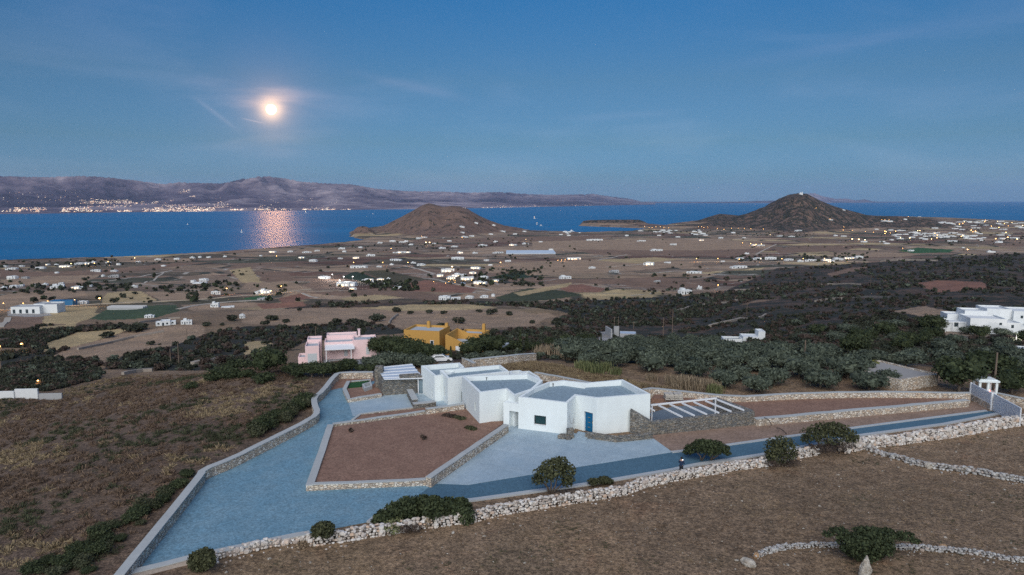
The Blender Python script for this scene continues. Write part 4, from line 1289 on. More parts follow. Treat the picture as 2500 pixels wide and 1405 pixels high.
# stacked pallets behind the court
m = MB()
x, y = at_z(1645, 977, G + .62)
for k in range(3):
    for j in range(4): m.box(x + (j - 1.5) * .55 + R.uniform(-.05, .05), y + .4 + R.uniform(-.06, .06), G + .62 + k * .26 + .12, .5, 1.5 - k * .2, .1, R.uniform(-.03, .03))
    m.box(x, y - .1, G + .62 + k * .26, 2.1, .12, .115); m.box(x, y + .9, G + .62 + k * .26, 2.1, .12, .115)
tag(m.build('pallet_stack', M_PLANK), 'stack of pale pallets lying on the soil behind the pergola', 'pallets')
# ---- white slatted gate and shrine at the right
GT = thing('gate', 'white slatted sliding gate and fence on a stone base at the end of the road', 'gate', (*at_z(2423, 1000, G), G))
g0, g1, g2 = at_z(2371, 935.5, 97.1), at_z(2422, 961, 97.1), at_z(2492, 997, 97.1)
m = MB(); wallseg(m, g0, g1, .12, G + .75, 97.1, 97.1); part(m, 'slat_panel', M_SLATS, GT)
m = MB(); wallseg(m, (g1[0] + .12, g1[1] - .1), g2, .12, G + .06, 97.1, 97.1); part(m, 'slat_panel', M_SLATS, GT)
m = MB(); wallseg(m, (g0[0] - .1, g0[1]), (g1[0] - .1, g1[1]), .42, G - .2, G + .76, G + .74); part(m, 'base', M_STONE, GT)
for q in (g0, g1):
    m = MB(); m.box(q[0], q[1], G, .16, .16, 2.16); part(m, 'post', M_METALW, GT)
kx, ky = at_z(2412, 962, G + .4)
SH = thing('shrine', 'small white shrine with flat roof and two openings behind the white gate', 'shrine', (kx, ky, G))
ra = -.12
def KB(m, dx, dy, z, sx, sy, sz):
    c, s = math.cos(ra), math.sin(ra)
    return m.box(kx + dx * c - dy * s, ky + dx * s + dy * c, z, sx, sy, sz, ra)
m = MB(); KB(m, 0, .9, G - .2, 2.3, 1.9, .75); part(m, 'base', M_WHITE, SH)
for dx, dy in ((-1.0, .12), (0, .12), (1.0, .12), (-1.0, 1.6), (1.0, 1.6)):
    m = MB(); KB(m, dx, dy, G + .55, .26, .24, 1.35); part(m, 'pillar', M_WHITE, SH)
m = MB(); KB(m, 0, .9, G + 1.9, 2.5, 2.1, .22); KB(m, 0, .9, G + 2.12, 2.1, 1.7, .1); part(m, 'roof', M_WHITE, SH)
m = MB(); m.ball((kx + .55, ky + .6, G + .68), .09); part(m, 'lamp', emit('red_votive_lamp', (1, .12, .06), 9), SH)
# hoses
def hose(label, px, r=.035, lift=.03, zz=None):
    P = [ground(a, b) for a, b in px] if zz is None else [(*at_z(a, b, zz[i]), zz[i]) for i, (a, b) in enumerate(px)]
    m = MB(); m.tube([(p[0], p[1], (Hs(p[0], p[1]) if zz is None else p[2]) + lift) for p in P], r, 5)
    return tag(m.build('hose', M_HOSE), label, 'hose')
hose('long black hose lying along the foot of the rubble wall', [(970, 1262), (1040, 1257), (1120, 1262), (1220, 1250), (1320, 1238), (1420, 1224), (1480, 1218), (1530, 1207), (1570, 1190), (1600, 1181), (1650, 1170), (1700, 1160)])
hose('black pipe bending out over the straight retaining wall', [(1866, 1021), (1874, 1024), (1880, 1032), (1884, 1039)], .04, .03, [G + .9, G + 1.15, G + .7, G + .1])
hose('short black pipe arching out of the brown soil', [(1896, 1045), (1905, 1048), (1913, 1053), (1920, 1061)], .04, .03, [G + .05, G + .45, G + .4, G + .05])
m = MB()
px_ = ground(1975, 1107)
for k in range(5): m.box(px_[0] + R.uniform(-.3, .3), px_[1] + k * .22, px_[2] + .02 + .06 * (k % 2), 2.2 + R.uniform(-.3, .4), .16, .06, R.uniform(-.15, .15))
tag(m.build('plank_pile', M_PLANK), 'few bleached planks dumped in the gap of the rubble wall', 'planks')

# ================================================================== VEGETATION
M_OLIVE = foliage('olive_leaves', (.034, .046, .036), (.125, .148, .108))
M_PINE = foliage('dark_evergreen_leaves', (.020, .030, .016), (.072, .088, .042))
M_JUNI = foliage('juniper_leaves', (.030, .036, .020), (.105, .110, .055))
M_MAQ = foliage('maquis_leaves', (.018, .022, .016), (.070, .076, .052))
M_MAQ2 = foliage('brown_maquis_leaves', (.04, .030, .026), (.105, .080, .066))
M_YELL = foliage('yellow_green_leaves', (.07, .08, .02), (.20, .20, .06))
M_HEATH = foliage('heath_twigs', (.08, .055, .042), (.25, .18, .125), .95)
M_HEATHG = foliage('heath_green_twigs', (.035, .042, .025), (.10, .105, .06), .95)
M_GOLD_G = foliage('golden_grass', (.19, .145, .09), (.36, .285, .175), .95)
M_DRYG = foliage('dry_field_grass', (.16, .12, .08), (.38, .29, .20), .95)
M_REED = foliage('dry_reeds', (.17, .13, .09), (.38, .31, .22), .95)
M_REEDG = foliage('green_reeds', (.07, .09, .04), (.22, .23, .11), .95)
def cubesphere(k=2):
    V, Q = [], []
    g = np.linspace(-1, 1, k + 1)
    for ax in range(3):
        for s in (-1, 1):
            b = len(V)
            for u in g:
                for v in g:
                    p = [0, 0, 0]; p[ax] = s; p[(ax + 1) % 3] = u; p[(ax + 2) % 3] = v * s
                    n = math.sqrt(sum(c * c for c in p)); V.append([c / n for c in p])
            for i in range(k):
                for j in range(k):
                    a = b + i * (k + 1) + j
                    Q.append([a, a + k + 1, a + k + 2, a + 1])
    return np.array(V), np.array(Q)
CS_V, CS_Q = cubesphere(2)
def crown_np(lobes, n, leaf, r, core=.72, aspect=.6, up=.25):
    """lobes: rows (x, y, z, rx, ry, rz); n leaf clumps in all, placed near the lobes' surfaces, a darkish solid core in each"""
    lobes = np.asarray(lobes, float)
    w = lobes[:, 3] * lobes[:, 5]
    li = r.choice(len(lobes), n, p=w / w.sum())
    d = r.normal(size=(n, 3)); d[:, 2] += up
    d /= np.linalg.norm(d, axis=1)[:, None]
    rad = .58 + .62 * r.random(n) ** .85
    C = lobes[li, :3] + d * lobes[li, 3:] * rad[:, None]
    nrm = d * .55 + r.normal(size=(n, 3)) * .6
    nrm /= np.linalg.norm(nrm, axis=1)[:, None]
    a = np.cross(nrm, r.normal(size=(n, 3))); a /= np.linalg.norm(a, axis=1)[:, None] + 1e-9
    b = np.cross(nrm, a)
    s = leaf * (.55 + .9 * r.random(n))[:, None]
    a, b = a * s, b * s * aspect
    sk = (r.random((n, 1)) - .5) * .7
    V = np.stack([C - a - b * (1 + sk), C + a * .9 - b, C + a * 1.1 + b * (1 - sk), C - a * .8 + b], 1).reshape(-1, 3)
    Q = np.arange(4 * n).reshape(-1, 4)
    if core:
        for L in lobes:
            v = CS_V * (1 + .25 * r.normal(size=(len(CS_V), 1))) * L[3:] * core + L[:3]
            Q = np.vstack([Q, CS_Q + len(V)]); V = np.vstack([V, v])
    return V, Q
def rnd_lobes(dims, k, r, lift=1.0, rs=(.38, .6)):
    out = []
    for i in range(k):
        a = r.random() * 6.283; q = math.sqrt(r.random()) * .62
        z = (r.random() * .9 - .25)
        s = rs[0] + (rs[1] - rs[0]) * r.random()
        out.append((math.cos(a) * q * dims[0], math.sin(a) * q * dims[1], dims[2] * (lift + z * .55), dims[0] * s, dims[1] * s, dims[2] * s * .95))
    return out
def limb_mesh(r, h, spread, k, rad):
    m = MB()
    m.tube([(0, 0, -.4), (.05, .03, h * .3), (.0, .08, h * .55)], [rad * 1.3, rad, rad * .8], 6)
    for i in range(k):
        a = 2 * math.pi * (i + r.random() * .6) / k
        e = spread * (.6 + .4 * r.random())
        m.tube([(0, .05, h * .45), (math.cos(a) * e * .45, math.sin(a) * e * .45, h * .75), (math.cos(a) * e, math.sin(a) * e, h * (1.05 + .25 * r.random()))], [rad * .7, rad * .45, rad * .18], 5)
    return m
r4 = np.random.default_rng(4)
def kind_meshes(name, mat, dims, k, n, leaf, count, trunk=None, lift=1.0, core=.72, aspect=.6):
    out = []
    for i in range(count):
        V, Q = crown_np(rnd_lobes(dims, k, r4, lift), n, leaf, r4, core, aspect)
        cm = mesh_np('crown', V, Q, mat)
        tm = None
        if trunk: tm = limb_mesh(r4, *trunk).mesh('trunk', M_BARK, True)
        out.append((cm, tm))
    return out
def plant(name, label, cat, kinds, i, p, s=1.0, group=None, sz=None):
    cm, tm = kinds[i % len(kinds)]
    root = tag(empty(name, p, R.uniform(0, 6.28)), label, cat, group)
    root.scale = (s, s, s * (sz or 1))
    put('crown', cm, root)
    if tm: put('trunk', tm, root)
    return root
def onemesh(name, label, cat, kinds, i, p, s=1.0, group=None, sz=1.0):
    o = put(name, kinds[i % len(kinds)][0], None, p, R.uniform(0, 6.28))
    o.scale = (s, s, s * sz)
    return tag(o, label, cat, group)
KEEP = [[(1450, 800), (1512, 800), (1512, 868), (1450, 868)], [(1745, 830), (1880, 830), (1880, 858), (1745, 858)], [(2175, 905), (2300, 915), (2310, 968), (2170, 955)]]
def poisson(poly_px, dmin, tries, jit=None, avoid=KEEP):
    """points on the terrain inside a pixel polygon, at least dmin metres apart"""
    xs = [p[0] for p in poly_px]; ys = [p[1] for p in poly_px]
    pts = []
    for _ in range(tries):
        a, b = R.uniform(min(xs), max(xs)), R.uniform(min(ys), max(ys))
        if not inpoly(np.array([a]), np.array([b]), poly_px)[0]: continue
        if any(inpoly(np.array([a]), np.array([b]), q)[0] for q in avoid): continue
        g = ground(a, b)
        if g is None: continue
        dm = dmin(g) if callable(dmin) else dmin
        if all((g[0] - q[0]) ** 2 + (g[1] - q[1]) ** 2 > dm * dm for q in pts): pts.append(g)
    return pts
# ---- the olive grove behind the house
OL = kind_meshes('olive', M_OLIVE, (2.5, 2.5, 1.75), 11, 1300, .15, 6, (1.3, 1.2, 4, .16), .82)
grove = poisson([(1330, 868), (1400, 845), (1480, 838), (1620, 832), (1760, 838), (1900, 850), (2020, 875), (2130, 905), (2150, 925), (2270, 952), (2240, 962), (1950, 958), (1800, 962), (1760, 955), (1740, 935), (1640, 915), (1560, 915), (1480, 902), (1400, 882)], 4.1, 1500)
print('olives', len(grove))
for i, p in enumerate(sorted(grove, key=lambda q: q[1])):
    plant('olive_tree', 'bushy grey green olive tree standing in the dense grove behind the white house', 'olive tree', OL, R.randrange(6), p, R.uniform(.72, 1.12), 'olive trees of the grove behind the house')
# ---- trees round the pink and the yellow house
PN = kind_meshes('evergreen', M_PINE, (3.0, 3.0, 2.6), 12, 1700, .17, 4, (1.8, 1.4, 4, .2), .92)
for i, (px, py, s) in enumerate([(905, 872, .75), (930, 872, .95), (958, 873, 1.0), (985, 877, .9), (1010, 879, .72), (1034, 881, .62), (1056, 882, .6), (940, 860, .85), (968, 866, .9), (1068, 880, .5), (990, 884, .6)]):
    plant('evergreen_tree', 'dark evergreen tree in the clump between the pink and the ochre house', 'tree', PN, i, ground(px, py), s, 'evergreens between the pink and the ochre house')
for i, (px, py, s) in enumerate([(1142, 874, .62), (1165, 870, .85), (1190, 866, .95), (1208, 868, .9), (1230, 864, .85), (1252, 860, .75), (1215, 855, .7), (1305, 862, .6), (1345, 852, .75), (1385, 848, .85), (1418, 844, .85), (1440, 840, .7)]):
    plant('evergreen_tree', 'dark evergreen tree in the garden right of the ochre house', 'tree', PN, i + 1, ground(px, py), s * .95, 'garden trees right of the ochre house')
for i, (px, py, s) in enumerate([(712, 918, .6), (735, 921, .68), (762, 922, .72), (790, 921, .72), (812, 918, .62), (835, 912, .62), (858, 908, .66), (882, 910, .42), (905, 909, .40)]):
    plant('mastic_shrub', 'low dark mastic shrub in the hedge in front of the pink house', 'shrub', PN, i + 2, ground(px, py), s * .8, 'mastic hedge in front of the pink house', .8)
plant('evergreen_tree', 'single dense round dark tree on the slope left of the pink house', 'tree', PN, 1, ground(657, 921), .88)
for i, (px, py, s) in enumerate([(905, 898, .55), (930, 900, .6), (958, 900, .72), (985, 896, .62), (1012, 897, .62), (1042, 898, .5), (1150, 890, .55), (1195, 882, .5), (1090, 868, .4)]):
    plant('olive_tree', 'small silvery olive tree below the dark evergreens behind the stone store', 'olive tree', OL, i, ground(px, py), s * 1.15, 'small olives behind the stone store')
CYP = []
for i in range(2):
    lob = [(0, 0, .9 + k * .75, .62 * (1 - k / 9), .62 * (1 - k / 9), .75) for k in range(7)]
    V, Q = crown_np(lob, 700, .2, r4, .75)
    CYP.append((mesh_np('crown', V, Q, M_PINE), limb_mesh(r4, 1.2, .2, 2, .12).mesh('trunk', M_BARK, True)))
for i, (px, py, s, lb) in enumerate([(1270, 862, 1.0, 'tall narrow dark cypress left of its shorter twin near the gravel road'), (1286, 858, .85, 'shorter dark cypress beside the tallest one near the gravel road'), (1101, 884, .4, 'small pointed cypress at the end of the path to the ochre house'), (1467, 852, .6, 'slim dark cypress at the edge of the grey gravel road')]):
    plant('cypress', lb, 'cypress', CYP, i, ground(px, py), s, 'cypresses by the ochre house')
# ---- reeds
def reed_mesh(n, w, h, r, name='reeds'):
    V, Q = [], []
    x, y = r.normal(size=n) * w * .4, r.normal(size=n) * w * .4
    hh = h * (.55 + .5 * r.random(n)); lean = r.normal(size=(n, 2)) * h * .13
    a = r.random(n) * 6.283; s = .045 + .05 * r.random(n)
    ca, sa = np.cos(a) * s, np.sin(a) * s
    z0 = -.2 * np.ones(n)
    P0 = np.stack([x - ca, y - sa, z0], 1); P1 = np.stack([x + ca, y + sa, z0], 1)
    P2 = np.stack([x + ca * 1.3 + lean[:, 0] * .5, y + sa * 1.3 + lean[:, 1] * .5, hh * .6], 1); P3 = np.stack([x - ca * 1.3 + lean[:, 0] * .5, y - sa * 1.3 + lean[:, 1] * .5, hh * .6], 1)
    P4 = np.stack([x + ca * .3 + lean[:, 0] * 1.2, y + sa * .3 + lean[:, 1] * 1.2, hh], 1); P5 = np.stack([x - ca * .3 + lean[:, 0] * 1.2, y - sa * .3 + lean[:, 1] * 1.2, hh], 1)
    V = np.stack([P0, P1, P2, P3, P4, P5], 1).reshape(-1, 3)
    b = np.arange(n)[:, None] * 6
    Q = np.concatenate([b + [0, 1, 2, 3], b + [3, 2, 4, 5]])
    return V, Q
RD = [(mesh_np('reed_clump', *reed_mesh(230, 2.6, 3.0, r4), M_REED), None) for _ in range(3)]
RG = [(mesh_np('reed_clump', *reed_mesh(200, 2.0, 2.4, r4), M_REEDG), None) for _ in range(2)]
for i, (px, py, s) in enumerate([(1325, 872, 1.0), (1342, 872, 1.05), (1360, 873, 1.1), (1378, 877, .95), (1400, 880, .8), (1540, 832, .8), (1560, 829, .8)]):
    onemesh('reed_clump', 'tall pale dry reeds growing at the left end of the olive grove', 'reeds', RD, i, ground(px, py), s * .72, 'pale reeds left of the grove')
for i, (px, py, s) in enumerate([(1640, 938, .75), (1662, 944, .9), (1680, 948, 1.0), (1700, 952, .95), (1718, 955, .9), (1655, 948, .7), (1590, 930, .6), (1735, 950, .8)]):
    onemesh('reed_clump', 'tawny reed clump along the lower edge of the olive grove', 'reeds', RD, i, ground(px, py), s * .58, 'tawny reeds below the grove')
for i, (px, py, s) in enumerate([(1440, 908, 1.0), (1458, 912, .9), (1478, 905, .9), (1420, 900, .8), (1745, 962, .9), (1505, 914, .7)]):
    onemesh('reed_clump', 'greenish reed clump beside the tawny grass strip', 'reeds', RG, i, ground(px, py), s * .62, 'green reeds by the grass strip')
# ---- shrubs one can tell apart in the open fields
BU = kind_meshes('bush', M_MAQ, (2.2, 2.2, 1.4), 6, 260, .34, 5, None, .75)
for i, (px, py, w) in enumerate([(967, 762, 28), (1003, 768, 20), (1049, 766, 22), (1084, 767, 20), (925, 785, 40), (908, 780, 22), (821, 790, 28), (860, 791, 30), (882, 790, 24), (667, 783, 26), (700, 788, 22), (1202, 768, 30), (1170, 764, 18), (734, 760, 18),
                                 (368, 843, 22), (111, 852, 22), (84, 845, 22), (260, 825, 34), (319, 810, 40), (345, 806, 40), (507, 797, 26), (543, 795, 14), (566, 784, 32), (664, 782, 30), (647, 795, 26), (67, 716, 14), (101, 719, 18), (650, 842, 24), (389, 843, 10), (330, 812, 40), (1243, 770, 24), (1120, 790, 34), (1080, 800, 26), (760, 800, 26), (690, 806, 30), (1300, 790, 20)]):
    p = ground(px, py)
    onemesh('bush', 'dark rounded lone bush standing in the pale dry fields of the slope', 'bush', BU, i, p, w * mpp(p[1]) / 4.6, 'lone bushes in the dry fields', .9)
# ---- individual shrubs outside the drive wall and on the near slope
BG = kind_meshes('shrub', M_HEATHG, (1.2, 1.2, .75), 9, 1100, .075, 4, None, .7, .55)
BP = kind_meshes('shrub', M_PINE, (1.2, 1.2, .8), 10, 1300, .075, 4, None, .7, .6)
for i in range(44):
    k = (i / 43) ** 1.3
    px, py = 215 + k * 245 + R.uniform(-150, 8) * (1.05 - k) ** 1.5, 1398 - k * 232 + R.uniform(-10, 12)
    p = ground(px, py)
    onemesh('shrub', 'dark green shrub in the row hugging the outside of the long drive wall', 'shrub', BP if i % 3 else BG, i, p, R.uniform(.38, .85), 'shrubs outside the drive wall', R.uniform(.6, .95))
for i in range(14):
    k = i / 13
    px, py = 640 + k * 115 + R.uniform(-14, 0), 1060 - k * 70 + R.uniform(-12, 4)
    onemesh('shrub', 'green shrub outside the bend of the drive wall', 'shrub', BP if i % 2 else BG, i, ground(px, py), R.uniform(.7, 1.2), 'shrubs at the bend of the wall')
for i, (px, py, s) in enumerate([(545, 922, 1.6), (570, 925, 1.5), (600, 920, 1.2), (520, 930, 1.2), (640, 935, 1.4), (580, 905, 1.8), (470, 950, 1.0), (610, 900, 1.6)]):
    onemesh('shrub', 'dark spreading shrub on the brow of the left heath slope', 'shrub', BP, i, ground(px, py), s, 'shrubs on the brow of the heath', .75)
# ---- maquis that nobody could count: one mass, clump after clump
def scatter(name, samples, kinds, mats, label=None):
    """many clumps baked into ONE stuff object"""
    VV, QQ, MI, off = [], [], [], 0
    for (x, y, z, s, sz, mi, kk) in samples:
        V, Q = kinds[kk]
        a = R.uniform(0, 6.28); c, q = math.cos(a) * s, math.sin(a) * s
        VV.append(np.stack([V[:, 0] * c - V[:, 1] * q + x, V[:, 0] * q + V[:, 1] * c + y, V[:, 2] * s * sz + z], 1))
        QQ.append(Q + off); off += len(V)
        MI.append(np.full(len(Q), mi))
    o = put(name, mesh_np(name, np.concatenate(VV), np.concatenate(QQ), mats, False, np.concatenate(MI)))
    return tag(o, label, None, None, 'stuff')
KN = [crown_np(rnd_lobes((1, 1, .62), 4, r4, .7), 130, .17, r4, .7) for _ in range(5)]
KM = [crown_np(rnd_lobes((1, 1, .62), 3, r4, .7), 46, .28, r4, .7) for _ in range(5)]
KF = [crown_np(rnd_lobes((1, 1, .60), 2, r4, .65), 16, .42, r4, .75) for _ in range(5)]
open_f = [p for c, p in FIELDS]
def maquis(poly, tries, fill, clump=.0):
    out = []
    xs = [p[0] for p in poly]; ys = [p[1] for p in poly]
    A = np.array([[R.uniform(min(xs), max(xs)), R.uniform(min(ys), max(ys))] for _ in range(tries)])
    ok = inpoly(A[:, 0], A[:, 1], poly)
    for q in open_f: ok &= ~inpoly(A[:, 0], A[:, 1], q)
    for a, b in A[ok]:
        g = ground(a, b)
        if g is None or g[1] < 112: continue
        n = vnoise(np.array([g[0] / 26]), np.array([g[1] / 26]), 61)[0]
        if n < clump: continue
        px = R.uniform(7, 15) if g[1] > 260 else R.uniform(10, 24)
        s = min(px * mpp(g[1]) * fill, 4.5) / 2 * (1 + .3 * n)
        kk = R.randrange(5)
        near = g[1] < 260
        out.append((g[0], g[1], g[2] - .1 * s, s, R.uniform(.8, 1.25), 1 if R.random() < .28 else (2 if R.random() < .12 else 0), kk if near else kk))
    return out
def split_scatter(name, S, label):
    near = [q for q in S if q[1] < 230]; mid = [q for q in S if 230 <= q[1] < 480]; far = [q for q in S if q[1] >= 480]
    for nm, L, K in (('near', near, KN), ('mid', mid, KM), ('far', far, KF)):
        if L: scatter(name, L, K, [M_MAQ, M_MAQ2, M_OLIVE], label)
S = []
for w_, poly in SCRUB: S += maquis(poly, int({1.0: 1300, 1.1: 2800, .9: 7000, .85: 2300, .8: 1500}[w_]), 1.25 if w_ >= 1 else 1.0, -.6 if w_ >= 1 else -.12)
S += maquis([(1950, 880), (2150, 890), (2300, 930), (2560, 950), (2560, 820), (2200, 800), (1900, 830)], 700, 1.3, -.4)
S += maquis([(1300, 700), (2500, 620), (2500, 680), (1500, 760)], 800, .9, 0)
print('maquis', len(S))
split_scatter('maquis', S, 'dark maquis scrub covering the slopes beyond the plot')
for i, p in enumerate(poisson([(1900, 830), (2200, 790), (2560, 830), (2560, 945), (2320, 935), (2170, 900), (2000, 860)], 6.5, 260)):
    plant('maquis_tree', 'rounded dark wild olive on the scrub slope above the white shrine', 'tree', OL if i % 3 else PN, i, p, R.uniform(.75, 1.15), 'wild olives on the scrub slope', .85)
plant('evergreen_tree', 'big dark tree right behind the boundary wall beside the white shrine', 'tree', PN, 2, ground(2340, 957), 1.0)
plant('evergreen_tree', 'dark tree behind the shrine at the right edge of the picture', 'tree', PN, 3, ground(2470, 962), .8)
YB = kind_meshes('bush', M_YELL, (1.6, 1.6, 1.0), 5, 260, .22, 2, None, .8)
onemesh('bush', 'yellowish green bush left of the grey reservoir roof', 'bush', YB, 0, ground(2130, 905), 1.15, None, .8)
onemesh('bush', 'small yellowish bush just right of the larger yellow green one', 'bush', YB, 1, ground(2165, 912), .9, None, .7)
# trees and hedges among the plain's houses
S = []
for poly, tries in (([(0, 640), (500, 625), (500, 640), (0, 665)], 150), ([(1200, 655), (1330, 655), (1330, 702), (1130, 700), (1130, 680)], 120), ([(880, 690), (1020, 690), (1020, 712), (930, 710)], 110), ([(1780, 625), (2120, 620), (2120, 640), (1780, 640)], 120),
                    ([(800, 600), (1300, 570), (1300, 600), (900, 625)], 160), ([(1560, 562), (2000, 565), (1980, 580), (1600, 576)], 160), ([(2150, 555), (2500, 535), (2500, 600), (2150, 600)], 220), ([(0, 700), (330, 695), (330, 712), (0, 718)], 90), ([(350, 705), (560, 690), (570, 712), (400, 715)], 90), ([(2300, 625), (2500, 620), (2500, 650), (2250, 650)], 150),
                    ([(0, 640), (900, 600), (1300, 570), (2500, 560), (2500, 690), (1500, 690), (700, 740), (0, 740)], 420)):
    xs = [p[0] for p in poly]; ys = [p[1] for p in poly]
    for _ in range(tries):
        a, b = R.uniform(min(xs), max(xs)), R.uniform(min(ys), max(ys))
        if not inpoly(np.array([a]), np.array([b]), poly)[0]: continue
        g = ground(a, b)
        if g is None or g[2] < 2.5: continue
        S.append((g[0], g[1], g[2] - .2, R.uniform(1.4, 3.8), R.uniform(.8, 1.3), 2 if R.random() < .3 else 0, R.randrange(5)))
scatter('far_shrubs', S, KF, [M_MAQ, M_MAQ2, M_PINE], 'dark trees and hedges dotted over the farmland of the plain')
# ---- heath of the left slope, grass of the near field
HEATH_PX = [(-250, 985), (120, 962), (300, 915), (560, 905), (760, 925), (772, 945), (755, 963), (752, 1012), (640, 1066), (550, 1112), (466, 1150), (255, 1405), (-250, 1405)]
hw = [ground(a, b)[:2] for a, b in HEATH_PX]
hx0, hx1 = min(p[0] for p in hw), max(p[0] for p in hw); hy0, hy1 = min(p[1] for p in hw), max(p[1] for p in hw)
N = 64000
ax_, ay_ = rng.uniform(hx0, hx1, N), rng.uniform(hy0, hy1, N)
ok = (sdpoly(ax_, ay_, hw) > .4)
ax_, ay_ = ax_[ok], ay_[ok]
az_ = Hf(ax_, ay_)
gold = fbm(ax_ / 9, ay_ / 9, 3, 71); grn = fbm(ax_ / 13, ay_ / 13, 3, 83)
def tuft_np(n, r, w=.55, h=.36):
    d = r.normal(size=(n, 3)); d[:, 2] = np.abs(d[:, 2]) + .15; d /= np.linalg.norm(d, axis=1)[:, None]
    C = d * np.array([w, w, h]) * (.45 + .5 * r.random((n, 1)))
    a = np.cross(d, r.normal(size=(n, 3))); a /= np.linalg.norm(a, axis=1)[:, None]
    s = .02 + .035 * r.random((n, 1)); L = (d + r.normal(size=d.shape) * .3) * (.08 + .12 * r.random((n, 1)))
    V = np.stack([C - a * s - L, C + a * s - L, C + a * s * .5 + L, C - a * s * .5 + L], 1).reshape(-1, 3)
    return V, np.arange(4 * n).reshape(-1, 4)
TK = [tuft_np(38, r4) for _ in range(6)]
def tufts(name, sel, smin, smax, mats, mi, label, szr=(.7, 1.2)):
    S = [(ax_[i], ay_[i], az_[i] - .04, R.uniform(smin, smax), R.uniform(*szr), mi(i), R.randrange(6)) for i in sel]
    return scatter(name, S, TK, mats, label)
sel = np.nonzero(rng.random(len(ax_)) < .42)[0]
print('heath', len(sel))
tufts('heath', sel, .55, 1.15, [M_HEATH, M_HEATHG, M_GOLD_G], lambda i: 2 if gold[i] + R.uniform(-.22, .22) > .2 else (1 if grn[i] + R.uniform(-.15, .15) > .22 else 0), 'low brown heath and golden grass tussocks on the left slope')
FIELD_PX = [(330, 1420), (530, 1372), (760, 1330), (960, 1300), (1180, 1262), (1330, 1232), (1540, 1195), (1700, 1165), (1880, 1140), (2000, 1110), (2120, 1100), (2200, 1080), (2560, 1030), (2560, 1420)]
fw = [ground(a, min(b, 1404))[:2] for a, b in FIELD_PX]
N = 30000
ax_, ay_ = rng.uniform(min(p[0] for p in fw), max(p[0] for p in fw), N), rng.uniform(min(p[1] for p in fw), max(p[1] for p in fw), N)
ok = sdpoly(ax_, ay_, fw) > .3
ax_, ay_ = ax_[ok], ay_[ok]
az_ = Hf(ax_, ay_)
gold = fbm(ax_ / 5, ay_ / 5, 3, 71)
sel = np.nonzero(rng.random(len(ax_)) < .8)[0]
print('grass', len(sel))
tufts('dry_grass', sel, .16, .42, [M_DRYG, M_HEATH, M_HEATHG], lambda i: 1 if gold[i] > .16 else (2 if gold[i] < -.28 else 0), 'short dry grass of the near field', (.35, .8))
# loose pale stones lying in the field and on the red soil
SK = [(CS_V * (1 + .22 * r4.normal(size=(len(CS_V), 1))) * np.array([1, .8, .6]), CS_Q) for _ in range(5)]
sel = rng.choice(len(ax_), 420, replace=False)
scatter('field_stones', [(ax_[i], ay_[i], az_[i] + .01, R.uniform(.035, .07) * (2.2 if R.random() < .12 else 1), R.uniform(.6, 1), 0, R.randrange(5)) for i in sel], SK, [M_RKW, M_RKO], 'small pale stones strewn over the dry near field')
# tawny grass behind the house
gw = [ground(a, b)[:2] for a, b in [(1195, 899), (1300, 884), (1420, 905), (1560, 935), (1720, 962), (1600, 960), (1440, 945), (1320, 926)]]
N = 9000
ax_, ay_ = rng.uniform(min(p[0] for p in gw), max(p[0] for p in gw), N), rng.uniform(min(p[1] for p in gw), max(p[1] for p in gw), N)
ok = sdpoly(ax_, ay_, gw) > 0
ax_, ay_ = ax_[ok], ay_[ok]; az_ = Hf(ax_, ay_)
tufts('dry_grass', range(len(ax_)), .5, .9, [M_GOLD_G, M_HEATH], lambda i: 0 if R.random() < .8 else 1, 'tawny dry grass strip behind the white house')

# ---- shrubs and trees along the rubble wall, each from its own shape in the photo
def feature(name, label, cat, base, lobes, mat, n, leaf, trunks=(), core=.7, aspect=.6, depth=.7, y=None):
    """base pixel on the ground; lobes (px, py, r px wide, r px high) and trunk polylines in pixels, in the plane of the base with random depth"""
    gx_, gy_, gz_ = ground(*base)
    k = mpp(gy_)
    L = []
    for (a, b, w, h) in lobes:
        x, yy, z = at_y(a, b, gy_ + R.uniform(-1, 1) * depth)
        L.append((x - gx_, yy - gy_, z - gz_, w * k, max(w, h) * k * .95, h * k))
    airy = mat is M_JUNI and 'tree' in name or 'bush' in name
    V, Q = crown_np(L, int(n * (.62 if airy else 1.5)), leaf * .66, r4, 0 if airy else core * .6, aspect)
    root = thing(name, label, cat, (gx_, gy_, gz_))
    put('crown', mesh_np('crown', V, Q, mat), root)
    if trunks:
        m = MB()
        for tr in trunks:
            off = [R.uniform(-.3, .3) * depth * i for i in range(len(tr))]
            P = []
            for i, (a, b, r_) in enumerate(tr):
                x, yy, z = at_y(a, b, gy_ + off[i] * .5)
                P.append((x - gx_, yy - gy_, z - gz_))
            m.tube(P, [q[2] * k for q in tr], 6)
        part_ = m.build('trunk', M_BARK, root, smooth=True)
    return root
feature('juniper_tree', 'wind leaning juniper tree with several bare stems standing before the road', 'tree', (1342, 1206),
        [(1330, 1158, 26, 17), (1350, 1140, 26, 18), (1368, 1131, 22, 14), (1312, 1172, 14, 12), (1345, 1155, 30, 16), (1388, 1158, 17, 24), (1384, 1176, 14, 14), (1376, 1146, 14, 12)], M_JUNI, 4200, .13,
        [[(1340, 1208, 3), (1338, 1192, 2.5), (1326, 1178, 1.6), (1316, 1168, .8)], [(1342, 1208, 3), (1346, 1186, 2.2), (1344, 1160, 1.2)], [(1345, 1207, 3), (1356, 1186, 2), (1364, 1150, 1)], [(1347, 1207, 2.5), (1366, 1188, 1.6), (1382, 1168, .8)], [(1341, 1207, 2.5), (1334, 1185, 1.5), (1330, 1160, .8)]], .55)
